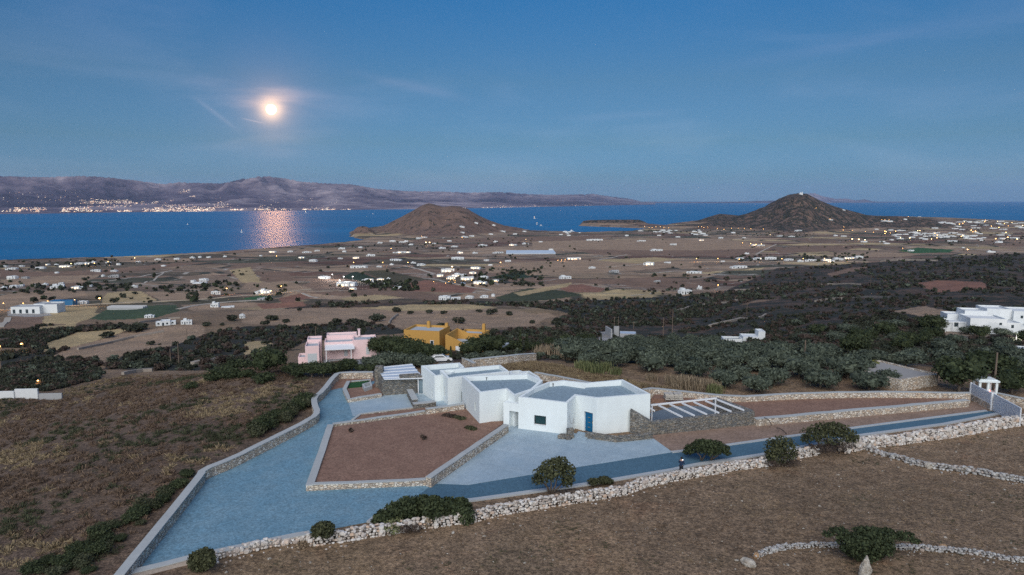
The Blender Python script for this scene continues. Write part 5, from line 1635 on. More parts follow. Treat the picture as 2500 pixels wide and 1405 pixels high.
feature('mastic_thicket', 'large dark green mastic thicket lying over the rubble wall', 'thicket', (1040, 1272),
        [(935, 1262, 22, 14), (965, 1250, 26, 20), (995, 1240, 28, 24), (1030, 1238, 30, 26), (1062, 1240, 26, 24), (1095, 1246, 30, 28), (1125, 1250, 28, 30), (1140, 1262, 18, 20), (1090, 1272, 30, 16), (1020, 1260, 34, 16), (918, 1274, 12, 6), (1060, 1222, 16, 10), (1125, 1226, 16, 10)], M_PINE, 6500, .14, (), .8, .6, .9)
feature('round_shrub', 'small round green shrub growing on the wall left of the thicket', 'shrub', (788, 1322), [(778, 1298, 18, 17), (796, 1294, 20, 18), (788, 1290, 20, 14), (806, 1304, 12, 12)], M_JUNI, 1500, .11, [[(786, 1326, 1.5), (786, 1310, 1)], [(793, 1326, 1.5), (796, 1308, 1)]], .75)
feature('round_shrub', 'small round green shrub at the bottom left corner of the drive', 'shrub', (492, 1396), [(480, 1366, 20, 18), (500, 1358, 22, 18), (512, 1370, 14, 16), (490, 1380, 22, 12), (470, 1380, 10, 10)], M_JUNI, 1800, .11, [[(488, 1398, 1.5), (488, 1380, 1)], [(498, 1399, 1.5), (502, 1380, 1)]], .75)
feature('thorn_bush', 'pale twiggy bush at the lower edge of the dark mastic thicket', 'bush', (962, 1302), [(950, 1284, 18, 12), (968, 1276, 18, 12), (960, 1292, 20, 10)], M_REEDG, 700, .10, (), .3)
feature('thorn_bush', 'straw coloured tuft beside the white stones under the thicket', 'bush', (1046, 1292), [(1044, 1276, 9, 14), (1050, 1270, 8, 12)], M_REED, 420, .10, (), .2)
feature('thorn_bush', 'dry brown spiny cushion on the rubble left of the pale bush', 'bush', (925, 1298), [(918, 1290, 14, 8), (935, 1288, 12, 8)], M_DRYG, 520, .08, (), .4)
feature('thorn_bush', 'dry brown cushion below the first round shrub', 'bush', (745, 1342), [(738, 1334, 18, 9), (755, 1332, 14, 9)], M_DRYG, 520, .08, (), .4)
feature('thorn_bush', 'reddish dry shrub spilling down right of the pale twiggy bush', 'bush', (1003, 1304), [(990, 1292, 14, 8), (1012, 1290, 18, 8)], M_MAQ2, 520, .09, (), .4)
feature('pine_tree', 'flat topped dark tree with two twisted pale trunks by the road', 'tree', (1722, 1126), [(1695, 1094, 20, 10), (1718, 1086, 24, 11), (1742, 1090, 26, 12), (1764, 1097, 16, 10), (1680, 1102, 12, 8), (1730, 1098, 30, 9), (1778, 1108, 7, 5)], M_PINE, 2800, .12,
        [[(1712, 1127, 2.2), (1710, 1114, 1.8), (1700, 1104, 1.2)], [(1713, 1126, 2), (1722, 1110, 1.5), (1722, 1098, 1)], [(1734, 1124, 2.2), (1742, 1110, 1.8), (1750, 1100, 1)], [(1736, 1124, 2), (1756, 1110, 1.3), (1768, 1102, .8)]], .55)
feature('juniper_bush', 'upright olive brown juniper bush in front of the road kerb', 'bush', (1903, 1136), [(1885, 1098, 18, 24), (1905, 1086, 20, 20), (1925, 1096, 20, 24), (1900, 1110, 26, 22), (1937, 1112, 10, 14), (1880, 1116, 12, 14)], M_JUNI, 3000, .13, [[(1898, 1140, 2.5), (1890, 1120, 1.5), (1884, 1100, .8)], [(1903, 1140, 2.5), (1906, 1115, 1.5)], [(1908, 1139, 2.5), (1922, 1118, 1.5)]], .6)
feature('juniper_tree', 'wide domed grey green juniper with dry skirts beside the wall gap', 'tree', (2022, 1102), [(1985, 1060, 26, 14), (2012, 1050, 30, 15), (2042, 1049, 28, 15), (2070, 1062, 22, 14), (1968, 1072, 12, 9), (2025, 1064, 46, 14), (2084, 1072, 12, 8)], M_JUNI, 4000, .14,
        [[(2016, 1106, 3), (2004, 1088, 2), (1988, 1072, 1)], [(2022, 1106, 3), (2022, 1084, 2), (2018, 1064, 1)], [(2030, 1106, 3), (2046, 1086, 2), (2062, 1070, 1)]], .6)
feature('thorn_bush', 'reddish brown dead undergrowth below the wide domed juniper', 'bush', (2030, 1112), [(2005, 1096, 22, 8), (2040, 1094, 26, 9), (2066, 1090, 16, 7), (1980, 1092, 12, 6)], M_MAQ2, 1100, .10, (), .4)
feature('thorn_bush', 'brown dead skirt at the foot of the upright juniper bush', 'bush', (1905, 1142), [(1885, 1134, 16, 6), (1915, 1134, 20, 6), (1940, 1128, 12, 5)], M_MAQ2, 700, .09, (), .4)
feature('mastic_shrub', 'ragged dark green shrub sprawling over the curved low wall', 'shrub', (2112, 1362), [(2085, 1330, 34, 22), (2120, 1318, 40, 26), (2150, 1335, 30, 22), (2105, 1348, 40, 14), (2170, 1306, 30, 10), (2212, 1310, 22, 8), (2050, 1300, 24, 8), (2112, 1300, 22, 8), (2140, 1306, 34, 10), (2235, 1322, 12, 4), (2020, 1305, 12, 4)], M_PINE, 5200, .11, (), .6, .6, .5)
feature('low_shrub', 'low green shrub on the soil strip behind the rubble wall', 'shrub', (1468, 1180), [(1450, 1176, 14, 6), (1475, 1173, 16, 7), (1490, 1176, 8, 5)], M_JUNI, 900, .10, (), .6)
for i, (a, b, w, h, lb) in enumerate([(1098, 1017, 22, 4, 'dry brown weeds on the red soil bed near the house'), (1122, 1022, 20, 5, 'green creeping weeds on the red soil bed near the house corner'), (1150, 1047, 18, 4, 'green weeds at the right edge of the red soil bed'), (857, 1053, 8, 2, 'small brown weed patch at the left of the red soil bed'), (1034, 1070, 10, 2.5, 'small thin weed patch in the middle of the red soil bed')]):
    x, y = at_z(a, b, G + .42); k = mpp(y)
    V, Q = crown_np([(-w * k * .4, .3, .05, w * k * .5, .5, .12), (w * k * .3, -.2, .05, w * k * .5, .5, .16)], 260 if w > 12 else 90, .09, r4, 0)
    tag(put('weeds', mesh_np('weeds', V, Q, (M_MAQ2, M_HEATHG, M_JUNI, M_MAQ2, M_MAQ2)[i]), None, (x, y, G + .42)), lb, 'weeds')

# ================================================================== HOUSES OF THE SLOPE AND THE PLAIN
M_PINK = plain('pink_render', (.80, .60, .60), .9, .08, 1.0, .1)
M_OCHRE = plain('ochre_render', (.50, .285, .08), .9, .10, 1.0, .1)
M_GREYW = plain('grey_concrete', (.36, .37, .38), .9, .15, 1.5, .1)
M_ROOFP = plain('pale_flat_roof', (.40, .44, .48), .9, .12, 1.2, .1)
M_SHUT = plain('pale_grey_shutter', (.50, .54, .56), .7, .05, 2)
M_WHT = plain('white_wash', (.66, .69, .70), .9, .06, 1.0, .05)
M_DGL = plain('dark_pane', (.03, .045, .055), .25, .05, 1, 0, spec=.5)
M_LIT = emit('lit_window', (1, .62, .26), 3.5, False)
def frame_house(name, label, cat, px, py, rz, z_up=0.0, group=None):
    g = ground(px, py)
    root = tag(empty(name, (g[0], g[1], g[2] + z_up), rz), label, cat, group)
    return root
def pblock(root, x0, x1, y0, y1, h, wall, roof=M_ROOFP, par=.45, th=.25, base=-3.0, h1=None):
    """parapet block in the house's own metres (x to the right, y away from the viewer)"""
    P = [(x0, y0), (x1, y0), (x1, y1), (x0, y1)]
    Z = [h, h if h1 is None else h1, h if h1 is None else h1, h]
    I = inset(P, th)
    m = MB()
    zr = min(Z) - par
    for i in range(4):
        j = (i + 1) % 4
        m.add([(*P[i], base), (*P[j], base), (*P[j], Z[j]), (*P[i], Z[i])], [(0, 1, 2, 3)])
        m.add([(*P[i], Z[i]), (*P[j], Z[j]), (*I[j], Z[j]), (*I[i], Z[i])], [(0, 1, 2, 3)])
        m.add([(*I[i], Z[i]), (*I[j], Z[j]), (*I[j], zr), (*I[i], zr)], [(0, 1, 2, 3)])
    m.build('wall', wall, root)
    m = MB(); m.add([(*q, zr + .01) for q in I], [(0, 1, 2, 3)]); m.build('roof', roof, root)
def pane(root, x, y, z, w, h, name='window', mat=M_DGL, d=.06, axis='y', frame=None):
    m = MB()
    if axis == 'y': m.box(x, y - d / 2 + .02, z, w, d, h)
    else: m.box(x + d / 2 - .02, y, z, d, w, h)
    o = m.build(name, mat, root)
    if frame:
        m = MB()
        if axis == 'y':
            m.box(x, y - .03, z - .08, w + .16, .12, .08); m.box(x, y - .03, z + h, w + .16, .12, .08)
            m.box(x - w / 2 - .04, y - .03, z, .08, .12, h); m.box(x + w / 2 + .04, y - .03, z, .08, .12, h)
        m.build('frame', frame, o)
    return o
# pink house
PK = frame_house('pink_house', 'pink flat roofed house with a white porch roof on two posts', 'house', 806, 884, math.radians(13))
PK.scale = (.8, .8, .92)
pblock(PK, -6.0, -2.6, -2.0, 4.0, 4.2, M_PINK)
pblock(PK, -5.8, -2.2, 4.0, 8.5, 4.7, M_PINK)
pblock(PK, -8.0, -6.02, .5, 5.5, 1.3, M_PINK)
pblock(PK, -1.4, 6.0, 3.0, 8.6, 4.0, M_PINK)
pblock(PK, -1.0, 7.0, 8.62, 12.5, 4.7, M_PINK)
pblock(PK, 6.02, 12.0, 1.6, 8.2, 4.5, M_PINK)
pane(PK, -4.3, -2.0, .0, 2.3, 2.5, 'shutter', M_SHUT)
pane(PK, 4.0, 3.0, .6, .9, 1.7, 'shutter', M_SHUT)
pane(PK, 9.7, 1.6, 1.0, .9, 1.7, 'shutter', M_SHUT)
m = MB(); m.box(7.6, 7.6, 4.4, .6, .6, 1.6); m.box(7.6, 7.6, 6.0, .8, .8, .12); m.build('chimney', M_PINK, PK)
m = MB(); V = [(-1.2, -.4, 2.72), (6.3, -.4, 2.72), (6.3, 2.98, 3.3), (-1.2, 2.98, 3.3)]
m.add(V + [(a, b, c + .14) for a, b, c in V], [(3, 2, 1, 0), (4, 5, 6, 7), (0, 1, 5, 4), (1, 2, 6, 5), (2, 3, 7, 6), (3, 0, 4, 7)]); pr_ = m.build('porch_roof', M_METALW, PK)
for xx in (-.9, 5.4):
    m = MB(); m.box(xx, -.2, -2.5, .2, .2, 5.24); m.build('porch_post', M_METALW, PK)
m = MB(); m.box(2.5, 1.0, -3, 8.2, 5.0, 3.02); m.build('terrace', M_GREYW, PK)
# ochre house
print('oc ground', ground(1090, 868), ground(790, 884), ground(2405, 812))
OC = frame_house('ochre_house', 'ochre yellow house with three chimneys and a white door', 'house', 1090, 868, math.radians(-14))
def oz(py, dy): return at_y(1090, py, OC.location.y + dy)[2] - OC.location.z
H1, H2, H2b, H3 = oz(806, 3), oz(818, 0), oz(839, 0), oz(811, 8)
pblock(OC, -9.5, -1.8, 1.0, 7.5, H1, M_OCHRE)
pblock(OC, -11.4, -9.52, 2.0, 6.5, H1 - 2.4, M_OCHRE)
pblock(OC, -.2, 4.4, .0, 7.5, H2, M_OCHRE, h1=H2b)
pblock(OC, .2, 5.6, 7.52, 12.0, H3, M_OCHRE)
for xx, yy, hh in ((-6.2, 6.6, H1 + .8), (-2.2, 6.6, H1 + .6), (5.2, 9.0, H3 + 1.7)):
    m = MB(); m.box(xx, yy, 1.0, .62, .6, hh - 1.0); m.box(xx, yy, hh, .5, .45, .2); m.build('chimney', M_OCHRE, OC)
pane(OC, -3.4, 1.0, H1 - 2.9, .6, .9, 'window', M_DGL, frame=M_METALW); pane(OC, -5.0, 1.0, H1 - 4.0, .5, .6, 'window', M_DGL)
pane(OC, 2.4, 0, -.3, .9, 2.3, 'door', M_METALW)
m = MB(); m.box(7.8, 6.5, H3 - 2.1, 5.6, 5.0, .2, -.05); m.build('porch_roof', M_ROOFP, OC)
m = MB(); m.box(7.0, 7.2, -1, 2.6, .3, H3 - 1.12); m.build('wall', M_OCHRE, OC)
PORCH = emit('porch_light', (1, .6, .22), 7)
for xx in (6.3, 7.8): pane(OC, xx, 7.05, H3 - 3.6, .6, .8, 'lit_window', PORCH)
# big white house at the right edge
WH = frame_house('white_villa', 'rambling white cubic house on the scrub slope at the right edge', 'house', 2405, 812, math.radians(-12))
for a in ((-9.5, -4.5, .5, 6, 3.4), (-4.48, 4, -2.0, 5.5, 5.4), (4.02, 8.0, -.6, 6, 3.9), (-3, 2.5, 5.52, 11, 6.6), (2.52, 8.5, 6.02, 13, 7.4), (8.52, 15.0, 5, 13, 7.0), (-7, -3.02, 6.02, 11, 5.0), (-11.5, -9.52, -.5, 4.5, 1.6), (8.02, 11.0, 0, 4.9, 2.6)):
    pblock(WH, a[0], a[1], a[2], a[3], a[4] * .74, M_WHT, M_WHT, .35)
pane(WH, -1.0, -2.0, 1.0, .7, .9, 'window', M_DGL); pane(WH, 2.6, -2.0, 2.4, .6, .6, 'window', M_DGL); pane(WH, -6.8, .5, 1.2, .9, 1.1, 'window', M_DGL); pane(WH, 10.5, 5.0, 3.3, .6, .7, 'window', M_DGL); pane(WH, 13.2, 5.0, 3.0, .7, .8, 'window', M_DGL); pane(WH, 6.0, -.6, 1.5, .6, .8, 'window', M_DGL)
m = MB()
for k in range(4): m.box(-9.2 + k * 1.5, .1, 0, .14, .14, 2.4)
m.box(-7, .1, 2.4, 5.0, .16, .14); m.build('pergola_frame', M_METALW, WH)
PL = frame_house('pool_house', 'low white house with a walled terrace half hidden in the olives', 'house', 1818, 838, math.radians(-6))
pblock(PL, -.5, 4.2, 0, 5, 1.9, M_WHT, M_WHT, .15); pblock(PL, 4.22, 6.2, 1.5, 6, 3.3, M_WHT, M_WHT, .15); pblock(PL, -6.0, -.52, .5, 4.5, 1.1, M_WHT, plain('pool_deck_dark', (.06, .09, .11), .5, .1, 1), .5, .35); pblock(PL, 6.3, 7.6, 1, 4, 1.0, M_WHT, M_WHT, .15)
SD = frame_house('shed', 'grey concrete shed with a ribbed roof beside the gravel road', 'shed', 1532, 832, math.radians(-8))
pblock(SD, -2.6, 2.9, 0, 4.5, 2.4, M_GREYW, M_PANEL, .08, .12); pane(SD, 1.6, 0, .4, 1.6, 1.7, 'door', M_DGL)
GW = frame_house('gate_wall', 'stepped grey concrete wall with two upright posts at the gravel road', 'wall', 1502, 822, math.radians(10))
pblock(GW, -2.4, -1.9, -2, 5, 3.2, M_GREYW); pblock(GW, 0, 2.0, 1.5, 2.1, 3.6, M_GREYW)
for xx in (.3, 1.9):
    m = MB(); m.tube([(xx, 2.2, -1), (xx, 2.2, 7.4)], .09, 6); m.build('post', M_WOOD, GW)
LW = frame_house('white_wall', 'stepped white garden wall at the left edge below the lit bush', 'wall', 30, 974, math.radians(4))
pblock(LW, -8, .4, 0, .45, 1.7, M_WHT, M_WHT, .05, .1); pblock(LW, .42, 5.4, .3, .75, 2.1, M_WHT, M_WHT, .05, .1); pblock(LW, 5.42, 10.5, .5, .9, .9, M_GREYW, M_GREYW, .05, .1)
RS = frame_house('reservoir', 'flat grey roof of a low stone reservoir among the scrub', 'reservoir', 2250, 948, math.radians(24))
pblock(RS, -4.5, 3.2, 0, 9, 1.6, M_STONE, plain('reservoir_roof', (.30, .29, .28), .9, .2, 1.2), .18, .3)
SH2 = frame_house('grey_house', 'pale walls and pool terrace at the right edge behind the shrine', 'house', 2490, 872, math.radians(-10))
pblock(SH2, -2.2, 6, 0, 6, 1.3, M_WHT, M_ROOFP, .2)

# ---- cubic white houses of the plain: a few kinds, each placed by itself
def far_kind(seed):
    r = random.Random(seed)
    m = MB()
    w, d, h = 10.0, 7.0, r.choice([2.9, 3.1, 3.3, 4.6])
    bx = [(0, 0, w * .55, d, h)]
    bx.append((w * .40, r.uniform(-1, 1.4), w * .38, d * .8, h * r.choice([.72, .9, 1.12])))
    bx.append((-w * .40, r.uniform(-1, 1.4), w * .32, d * .7, h * r.choice([.65, .8, .92])))
    if r.random() < .4: bx.append((r.uniform(-2, 2), 1.2, w * .34, d * .5, h * 1.4))
    for (x, y, sx, sy, hh) in bx:
        m.box(x, y, -2.5, sx, sy, 2.5 + hh)
        p0 = [(x - sx / 2 - .0, y - sy / 2), (x + sx / 2, y - sy / 2), (x + sx / 2, y + sy / 2), (x - sx / 2, y + sy / 2)]
        I = inset(p0, .25)
        for i in range(4):
            j = (i + 1) % 4
            m.prism([p0[i], p0[j], I[j], I[i]], hh - .02, hh + .35)
    m.box(r.uniform(-3, 3), 1, h, .6, .6, .8)
    wins = []
    x, y, sx, sy, hh = bx[0]
    for k in range(2 + (h > 5)): wins.append((x - sx / 2 + sx * (k + .6) / (2.4 + (h > 5)), y - sy / 2, .9 if k % 2 else .1, 1.1, 1.3 if k % 2 else 2.2))
    for (x, y, sx, sy, hh) in bx[1:3]: wins.append((x, y - sy / 2, 1.0, 1.1, 1.2))
    if h > 5: wins.append((0, -d / 2, 3.6, 1.2, 1.2))
    wm = []
    for (x, y, z, a, b) in wins:
        q = MB(); q.box(x, y - .01, z, a, .10, b); wm.append(q.mesh('window', M_DGL))
    return m.mesh('white_house', M_WHT), wm
FK = [far_kind(s) for s in range(9)]
GK = []
for s in (21, 22):
    a, b = far_kind(s); a.materials[0] = M_GREYW; GK.append((a, b))
lit_panes = [w.copy() for w in FK[0][1]]
for w in lit_panes: w.materials[0] = M_LIT
cnt = 0
def far_house(px, py, w, label, group, kinds=FK, windows=True, lit=False, name='white_house', tall=1.0):
    global cnt
    g = ground(px, py)
    if g is None: return
    cnt += 1
    k = R.randrange(len(kinds))
    me, wm = kinds[k]
    s = w * mpp(g[1]) / 13.0
    sy = min(max(s, .55), 1.25)
    hz = min(max(s, .70), 1.0) * .85 * tall
    o = put(name, me, None, (g[0], g[1] + 2, g[2]), R.uniform(-.45, .45))
    o.scale = (s, sy, hz)
    tag(o, label, 'house', group)
    if windows and w >= 13:
        for q in wm:
            c = q
            o2 = put('window', c, o)
            if lit and R.random() < .8: o2.material_slots[0].link = 'OBJECT'; o2.material_slots[0].material = M_LIT
    return o
SHORE = 'houses along the left shore'
for a in [(27, 659, 28), (97, 657, 26), (115, 648, 14), (136, 648, 10), (158, 653, 30), (179, 648, 14), (193, 646, 22), (210, 646, 16), (227, 642, 12), (263, 643, 14), (288, 648, 10), (384, 636, 16), (431, 635, 14), (469, 631, 13), (487, 630, 8), (508, 630, 12), (665, 617, 22), (636, 626, 8), (10, 653, 14), (50, 652, 14), (336, 641, 12), (548, 628, 9), (708, 616, 14), (748, 618, 24), (773, 614, 14)]:
    far_house(*a, 'white cubic house in the row along the left shore of the strait', SHORE, lit=R.random() < .3)
for a in [(398, 651, 12), (137, 668, 10), (232, 664, 25), (277, 664, 18), (28, 682, 24), (59, 681, 20), (250, 676, 8), (275, 678, 26), (7, 706, 14), (31, 703, 24), (50, 700, 10), (83, 699, 12), (108, 698, 14), (137, 704, 34), (146, 696, 13), (220, 701, 6), (326, 703, 16)]:
    far_house(*a, 'white house among fields between the left shore and the left edge', 'houses on the left farmland', kinds=FK if a[2] != 20 and a[0] != 275 else GK)
far_house(185, 706, 28, 'long white house with warm lit front near the left shore', None, lit=True)
far_house(470, 691, 11, 'small white house left of the one with the big dark tree', None)
far_house(496, 688, 22, 'white house beside a big dark tree on the rise left of centre', None)
far_house(486, 693, 36, 'long low white terrace wall below the house with the dark tree', None, tall=.35, windows=False)
far_house(524, 719, 24, 'white two storey house next to an orange lamp', None, tall=1.25)
far_house(644, 717, 34, 'brightly floodlit white house left of the centre fields', None, lit=True)
far_house(624, 719, 11, 'small white outbuilding left of the floodlit house', None)
far_house(196, 743, 28, 'small white hut with dark openings beside blue sheds', None)
far_house(522, 751, 22, 'white cube house at the bend of a pale farm road', None, tall=1.4)
far_house(553, 752, 34, 'low white wall right of the cube house on the farm road', None, tall=.3, windows=False)
far_house(361, 777, 24, 'low white house among shrubs at the left orchards', None, tall=.8)
far_house(400, 795, 50, 'wide white house on the brow of the straw slope', None)
far_house(451, 793, 28, 'white house right beside the wide one on the straw slope', None)
far_house(588, 778, 15, 'tiny white chapel on the straw slope', None)
far_house(644, 733, 40, 'low grey farm shed between red fields', None, kinds=GK, tall=.55)
WHs = frame_house('warehouse', 'large pale flat warehouse with a yard at the far left', 'warehouse', 74, 766, math.radians(6))
pblock(WHs, -12, 6, 0, 10, 4.6, M_WHT, M_GREYW, .3); pblock(WHs, 6.02, 15, 4, 14, 5.4, M_WHT, M_GREYW, .3); pblock(WHs, -3, 12, 10.02, 20, 5.0, M_WHT, M_GREYW, .3)
for k in range(4): pane(WHs, -10 + k * 4, 0, .2, 1.6, 2.6, 'window', M_DGL)
M_BLUSHED = plain('blue_sheeting', (.03, .14, .30), .6, .2, .6, .1)
for i, px in enumerate((136, 164)):
    b = frame_house('blue_shed', ['left of two dark blue sheeted sheds by the lit road', 'right of two dark blue sheeted sheds by the lit road'][i], 'shed', px, 746, 0)
    pblock(b, -4.2, 4.2, 0, 6, 3.6, M_BLUSHED, M_BLUSHED, .1)
CEN = 'houses scattered over the middle of the plain'
for a in [(834, 609, 18), (840, 616, 10), (927, 595, 14), (958, 591, 16), (980, 593, 20), (991, 591, 12), (1022, 584, 14), (1036, 581, 16), (1109, 604, 18), (1079, 608, 18), (1134, 580, 20), (1151, 578, 14), (1179, 601, 24), (1252, 600, 22), (1282, 597, 18), (904, 626, 24), (830, 633, 13), (868, 632, 18), (736, 631, 16), (764, 640, 20), (966, 637, 34), (1123, 619, 16), (1159, 620, 14), (1215, 619, 30), (1117, 634, 34), (1187, 638, 14),
          (925, 653, 14), (956, 648, 10), (1009, 644, 14), (1028, 649, 22), (1197, 649, 12), (1240, 640, 16), (1060, 596, 10), (1003, 599, 12), (880, 606, 10), (1097, 590, 12), (1210, 592, 12), (1320, 592, 10), (1345, 612, 12)]:
    far_house(*a, 'small white house scattered on the middle of the plain below the twin hill', CEN, lit=R.random() < .15)
for a in [(1126, 555, 18), (1162, 546, 11), (1128, 569, 13), (1198, 573, 12), (1226, 566, 18), (1257, 573, 11), (1280, 567, 10), (1205, 551, 9)]:
    far_house(*a, 'white house on the flank of the brown twin peaked hill', 'houses on the twin hill')
far_house(980, 618, 48, 'long pinkish white hotel with warm lights on the middle plain', None, lit=True)
far_house(874, 655, 50, 'long white house group with flat roofs left of the vineyard', None)
far_house(1161, 657, 28, 'white lit house above the green vineyard', None, lit=True)
EST = 'white houses of the lit estate beside the vineyard'
for a in [(1093, 664, 36), (1154, 669, 20), (1120, 676, 40), (1140, 684, 36), (1100, 682, 24), (1182, 681, 20), (1172, 694, 36), (1074, 676, 18), (1210, 688, 18)]:
    far_house(*a, 'white house in the lit garden estate left of the dark vineyard', EST, lit=R.random() < .5)
LIT = 'white buildings of the floodlit yard'
for a in [(845, 699, 52), (896, 688, 32), (928, 685, 20), (948, 684, 10), (860, 708, 20), (938, 697, 14), (790, 681, 34), (913, 694, 14), (969, 706, 22)]:
    far_house(*a, 'white building around the glaring floodlit yard left of centre', LIT, lit=R.random() < .5)
far_house(1085, 733, 30, 'white cube house at the left end of the row below the plain', None)
far_house(1112, 732, 26, 'low white house right of the cube at the edge of the scrub', None, tall=.7)
far_house(1145, 730, 22, 'white house with dark trees in the middle of the row by the scrub', None)
far_house(1182, 728, 22, 'white house at the right end of the row by the scrub', None)
far_house(1204, 725, 9, 'tiny white outbuilding at the right end of the house row', None)
far_house(1602, 613, 34, 'bright white house alone on the wide tan field', None)
far_house(1584, 648, 28, 'white two storey house on the tan fields right of centre', None, lit=True, tall=1.5)
far_house(1630, 643, 18, 'low white house right of the two storey one', None, tall=.6)
far_house(1446, 656, 18, 'small white farmhouse on the brown field right of the vineyard', None)
far_house(1499, 666, 26, 'grey farm building on the brown field', None, kinds=GK)
far_house(1379, 681, 32, 'white farmhouse with yard right of the vineyard', None)
far_house(1695, 668, 40, 'long white house on the reddish fields at right centre', None, tall=.8)
far_house(1804, 655, 48, 'wide white house group below the lit village road', None)
far_house(1672, 719, 37, 'big white two storey box house on the dark scrub', None, tall=1.35)
far_house(1709, 707, 13, 'small white cube behind the big box house on the scrub', None, tall=1.2)
far_house(1605, 690, 18, 'small ruined pale house in the scrub right of centre', None, kinds=GK)
far_house(1451, 588, 48, 'wide white house group right of the long greenhouse', None)
far_house(1401, 634, 38, 'white house group with a row of orange lamps', None, lit=True)
for a in [(1566, 590, 24), (1644, 599, 18), (1712, 588, 14), (1905, 578, 18), (1933, 579, 16), (1950, 564, 18), (1817, 582, 10), (1857, 601, 24), (1840, 600, 14), (1530, 577, 10), (1655, 580, 12), (1760, 583, 14), (1790, 570, 12), (1690, 572, 8)]:
    far_house(*a, 'white house on the flat land in front of the pointed hill', 'houses before the pointed hill', lit=R.random() < .3)
for a in [(1824, 621, 12), (1807, 634, 22), (1849, 634, 24), (1882, 634, 30), (1927, 637, 28), (1980, 638, 30), (2018, 637, 24), (2046, 635, 28), (2075, 633, 26), (2098, 631, 20), (1765, 640, 12), (1955, 640, 16), (2030, 641, 18)]:
    far_house(*a, 'white house in the village row along the lit road at right', 'village row along the lit road', lit=R.random() < .3)
for i in range(30):
    far_house(R.choice([R.uniform(1330, 1420), R.uniform(1545, 1730), R.uniform(1600, 1720)]), R.uniform(563, 577), R.uniform(6, 15), 'small white house near the bay in front of the low headland', 'houses near the bay', windows=False, lit=False)
for i in range(88):
    if i < 55:
        t_ = R.random(); px, py = 2150 + t_ * 330 + R.gauss(0, 15), 583 - 6 * math.sin(t_ * 3) + R.gauss(0, 7)
        if R.random() < .4: px, py = R.gauss(2330, 55), R.gauss(578, 6)
    else: px, py = R.uniform(2270, 2520), R.uniform(539, 560)
    far_house(px, py, R.uniform(9, 22), 'white house packed in the hill town at the right edge', 'houses of the white town at right', windows=R.random() < .25)
for a in [(1945, 565, 12), (2028, 538, 12), (2140, 561, 12), (2175, 563, 14), (2235, 569, 12), (2165, 541, 30), (2060, 578, 14), (2110, 592, 16), (2040, 577, 10), (2225, 614, 16), (2352, 606, 8), (2420, 617, 20), (2210, 537, 10), (2245, 530, 10), (2060, 514, 8)]:
    far_house(*a, 'white house between the pointed hill and the white town', 'houses between hill and town', windows=False)
print('far houses', cnt)
# chapel on the pointed hill
cx_, cy_, cz_ = ground(1955, 475)
m = MB(); m.box(cx_, cy_, cz_ - 3, 14, 9, 8); m.box(cx_ + 5, cy_, cz_ + 4.9, 3, 3, 5); m.ball((cx_ - 1, cy_, cz_ + 5), 3.2)
tag(m.build('chapel', M_WHT), 'tiny white chapel on top of the pointed hill', 'chapel')
# greenhouse tunnels and reservoir
def flatbox(name, label, cat, px, py, w, d, h, mat, rz=0, n=1):
    g = ground(px, py); k = mpp(g[1]); m = MB()
    W_ = w * k
    for i in range(n):
        y = i * d / n
        pts = [(-W_ / 2, y), (W_ / 2, y), (W_ / 2, y + d / n * .92), (-W_ / 2, y + d / n * .92)]
        m.prism(pts, -1.5, h)
        if n > 1:
            yc, q = y + d / n * .46, d / n * .42
            m.add([(-W_ / 2, yc - q, h), (W_ / 2, yc - q, h), (W_ / 2, yc, h + 1), (-W_ / 2, yc, h + 1), (W_ / 2, yc + q, h), (-W_ / 2, yc + q, h)], [(0, 1, 2, 3), (3, 2, 4, 5), (1, 4, 2), (0, 3, 5)])
    return tag(m.build(name, mat, None, g, rz), label, cat)
flatbox('greenhouse', 'long pale greenhouse of plastic tunnels on the plain', 'greenhouse', 1296, 621, 120, 70, 2.4, M_PANEL, 0, 7)
flatbox('greenhouse', 'grey shade house of tunnels in the orchard at left', 'greenhouse', 305, 757, 88, 7, 1.5, M_GREYW, 0, 3)
# pale farm roads and field walls on the plain
M_TRACK = plain('pale_track', (.40, .36, .31), .95, .2, .5, .1, obj=False)
def track(name, px, w, mat=M_TRACK, lift=.12, wall=0.0):
    P = []
    for (a, b) in px:
        g = ground(a, b)
        if g: P.append(g[:2])
    P = resample(smooth_path(P, 1), 9)
    L, Rr = offsets(P, w / 2), offsets(P, -w / 2)
    m = MB(); V = []; Fc = []
    for i in range(len(P)):
        z = max(Hs(*L[i]), Hs(*Rr[i]), Hs(*P[i])) + lift + wall
        z0 = z - wall - lift - 1.5
        V += [(*L[i], z0), (*Rr[i], z0), (*Rr[i], z), (*L[i], z)]
    for i in range(len(P) - 1):
        for k in range(4): Fc.append((i * 4 + k, i * 4 + (k + 1) % 4, i * 4 + 4 + (k + 1) % 4, i * 4 + 4 + k))
    Fc += [(3, 2, 1, 0), tuple(len(V) - 4 + q for q in range(4))]
    m.add(V, Fc)
    return m.build(name, mat)
M_RUBBLE = plain('rubble_wall', (.30, .265, .23), .95, .5, 1.5, .5, obj=False)
M_LITROAD = plain('sodium_lit_gravel', (.44, .36, .26), .95, .2, .5, .1, obj=False)
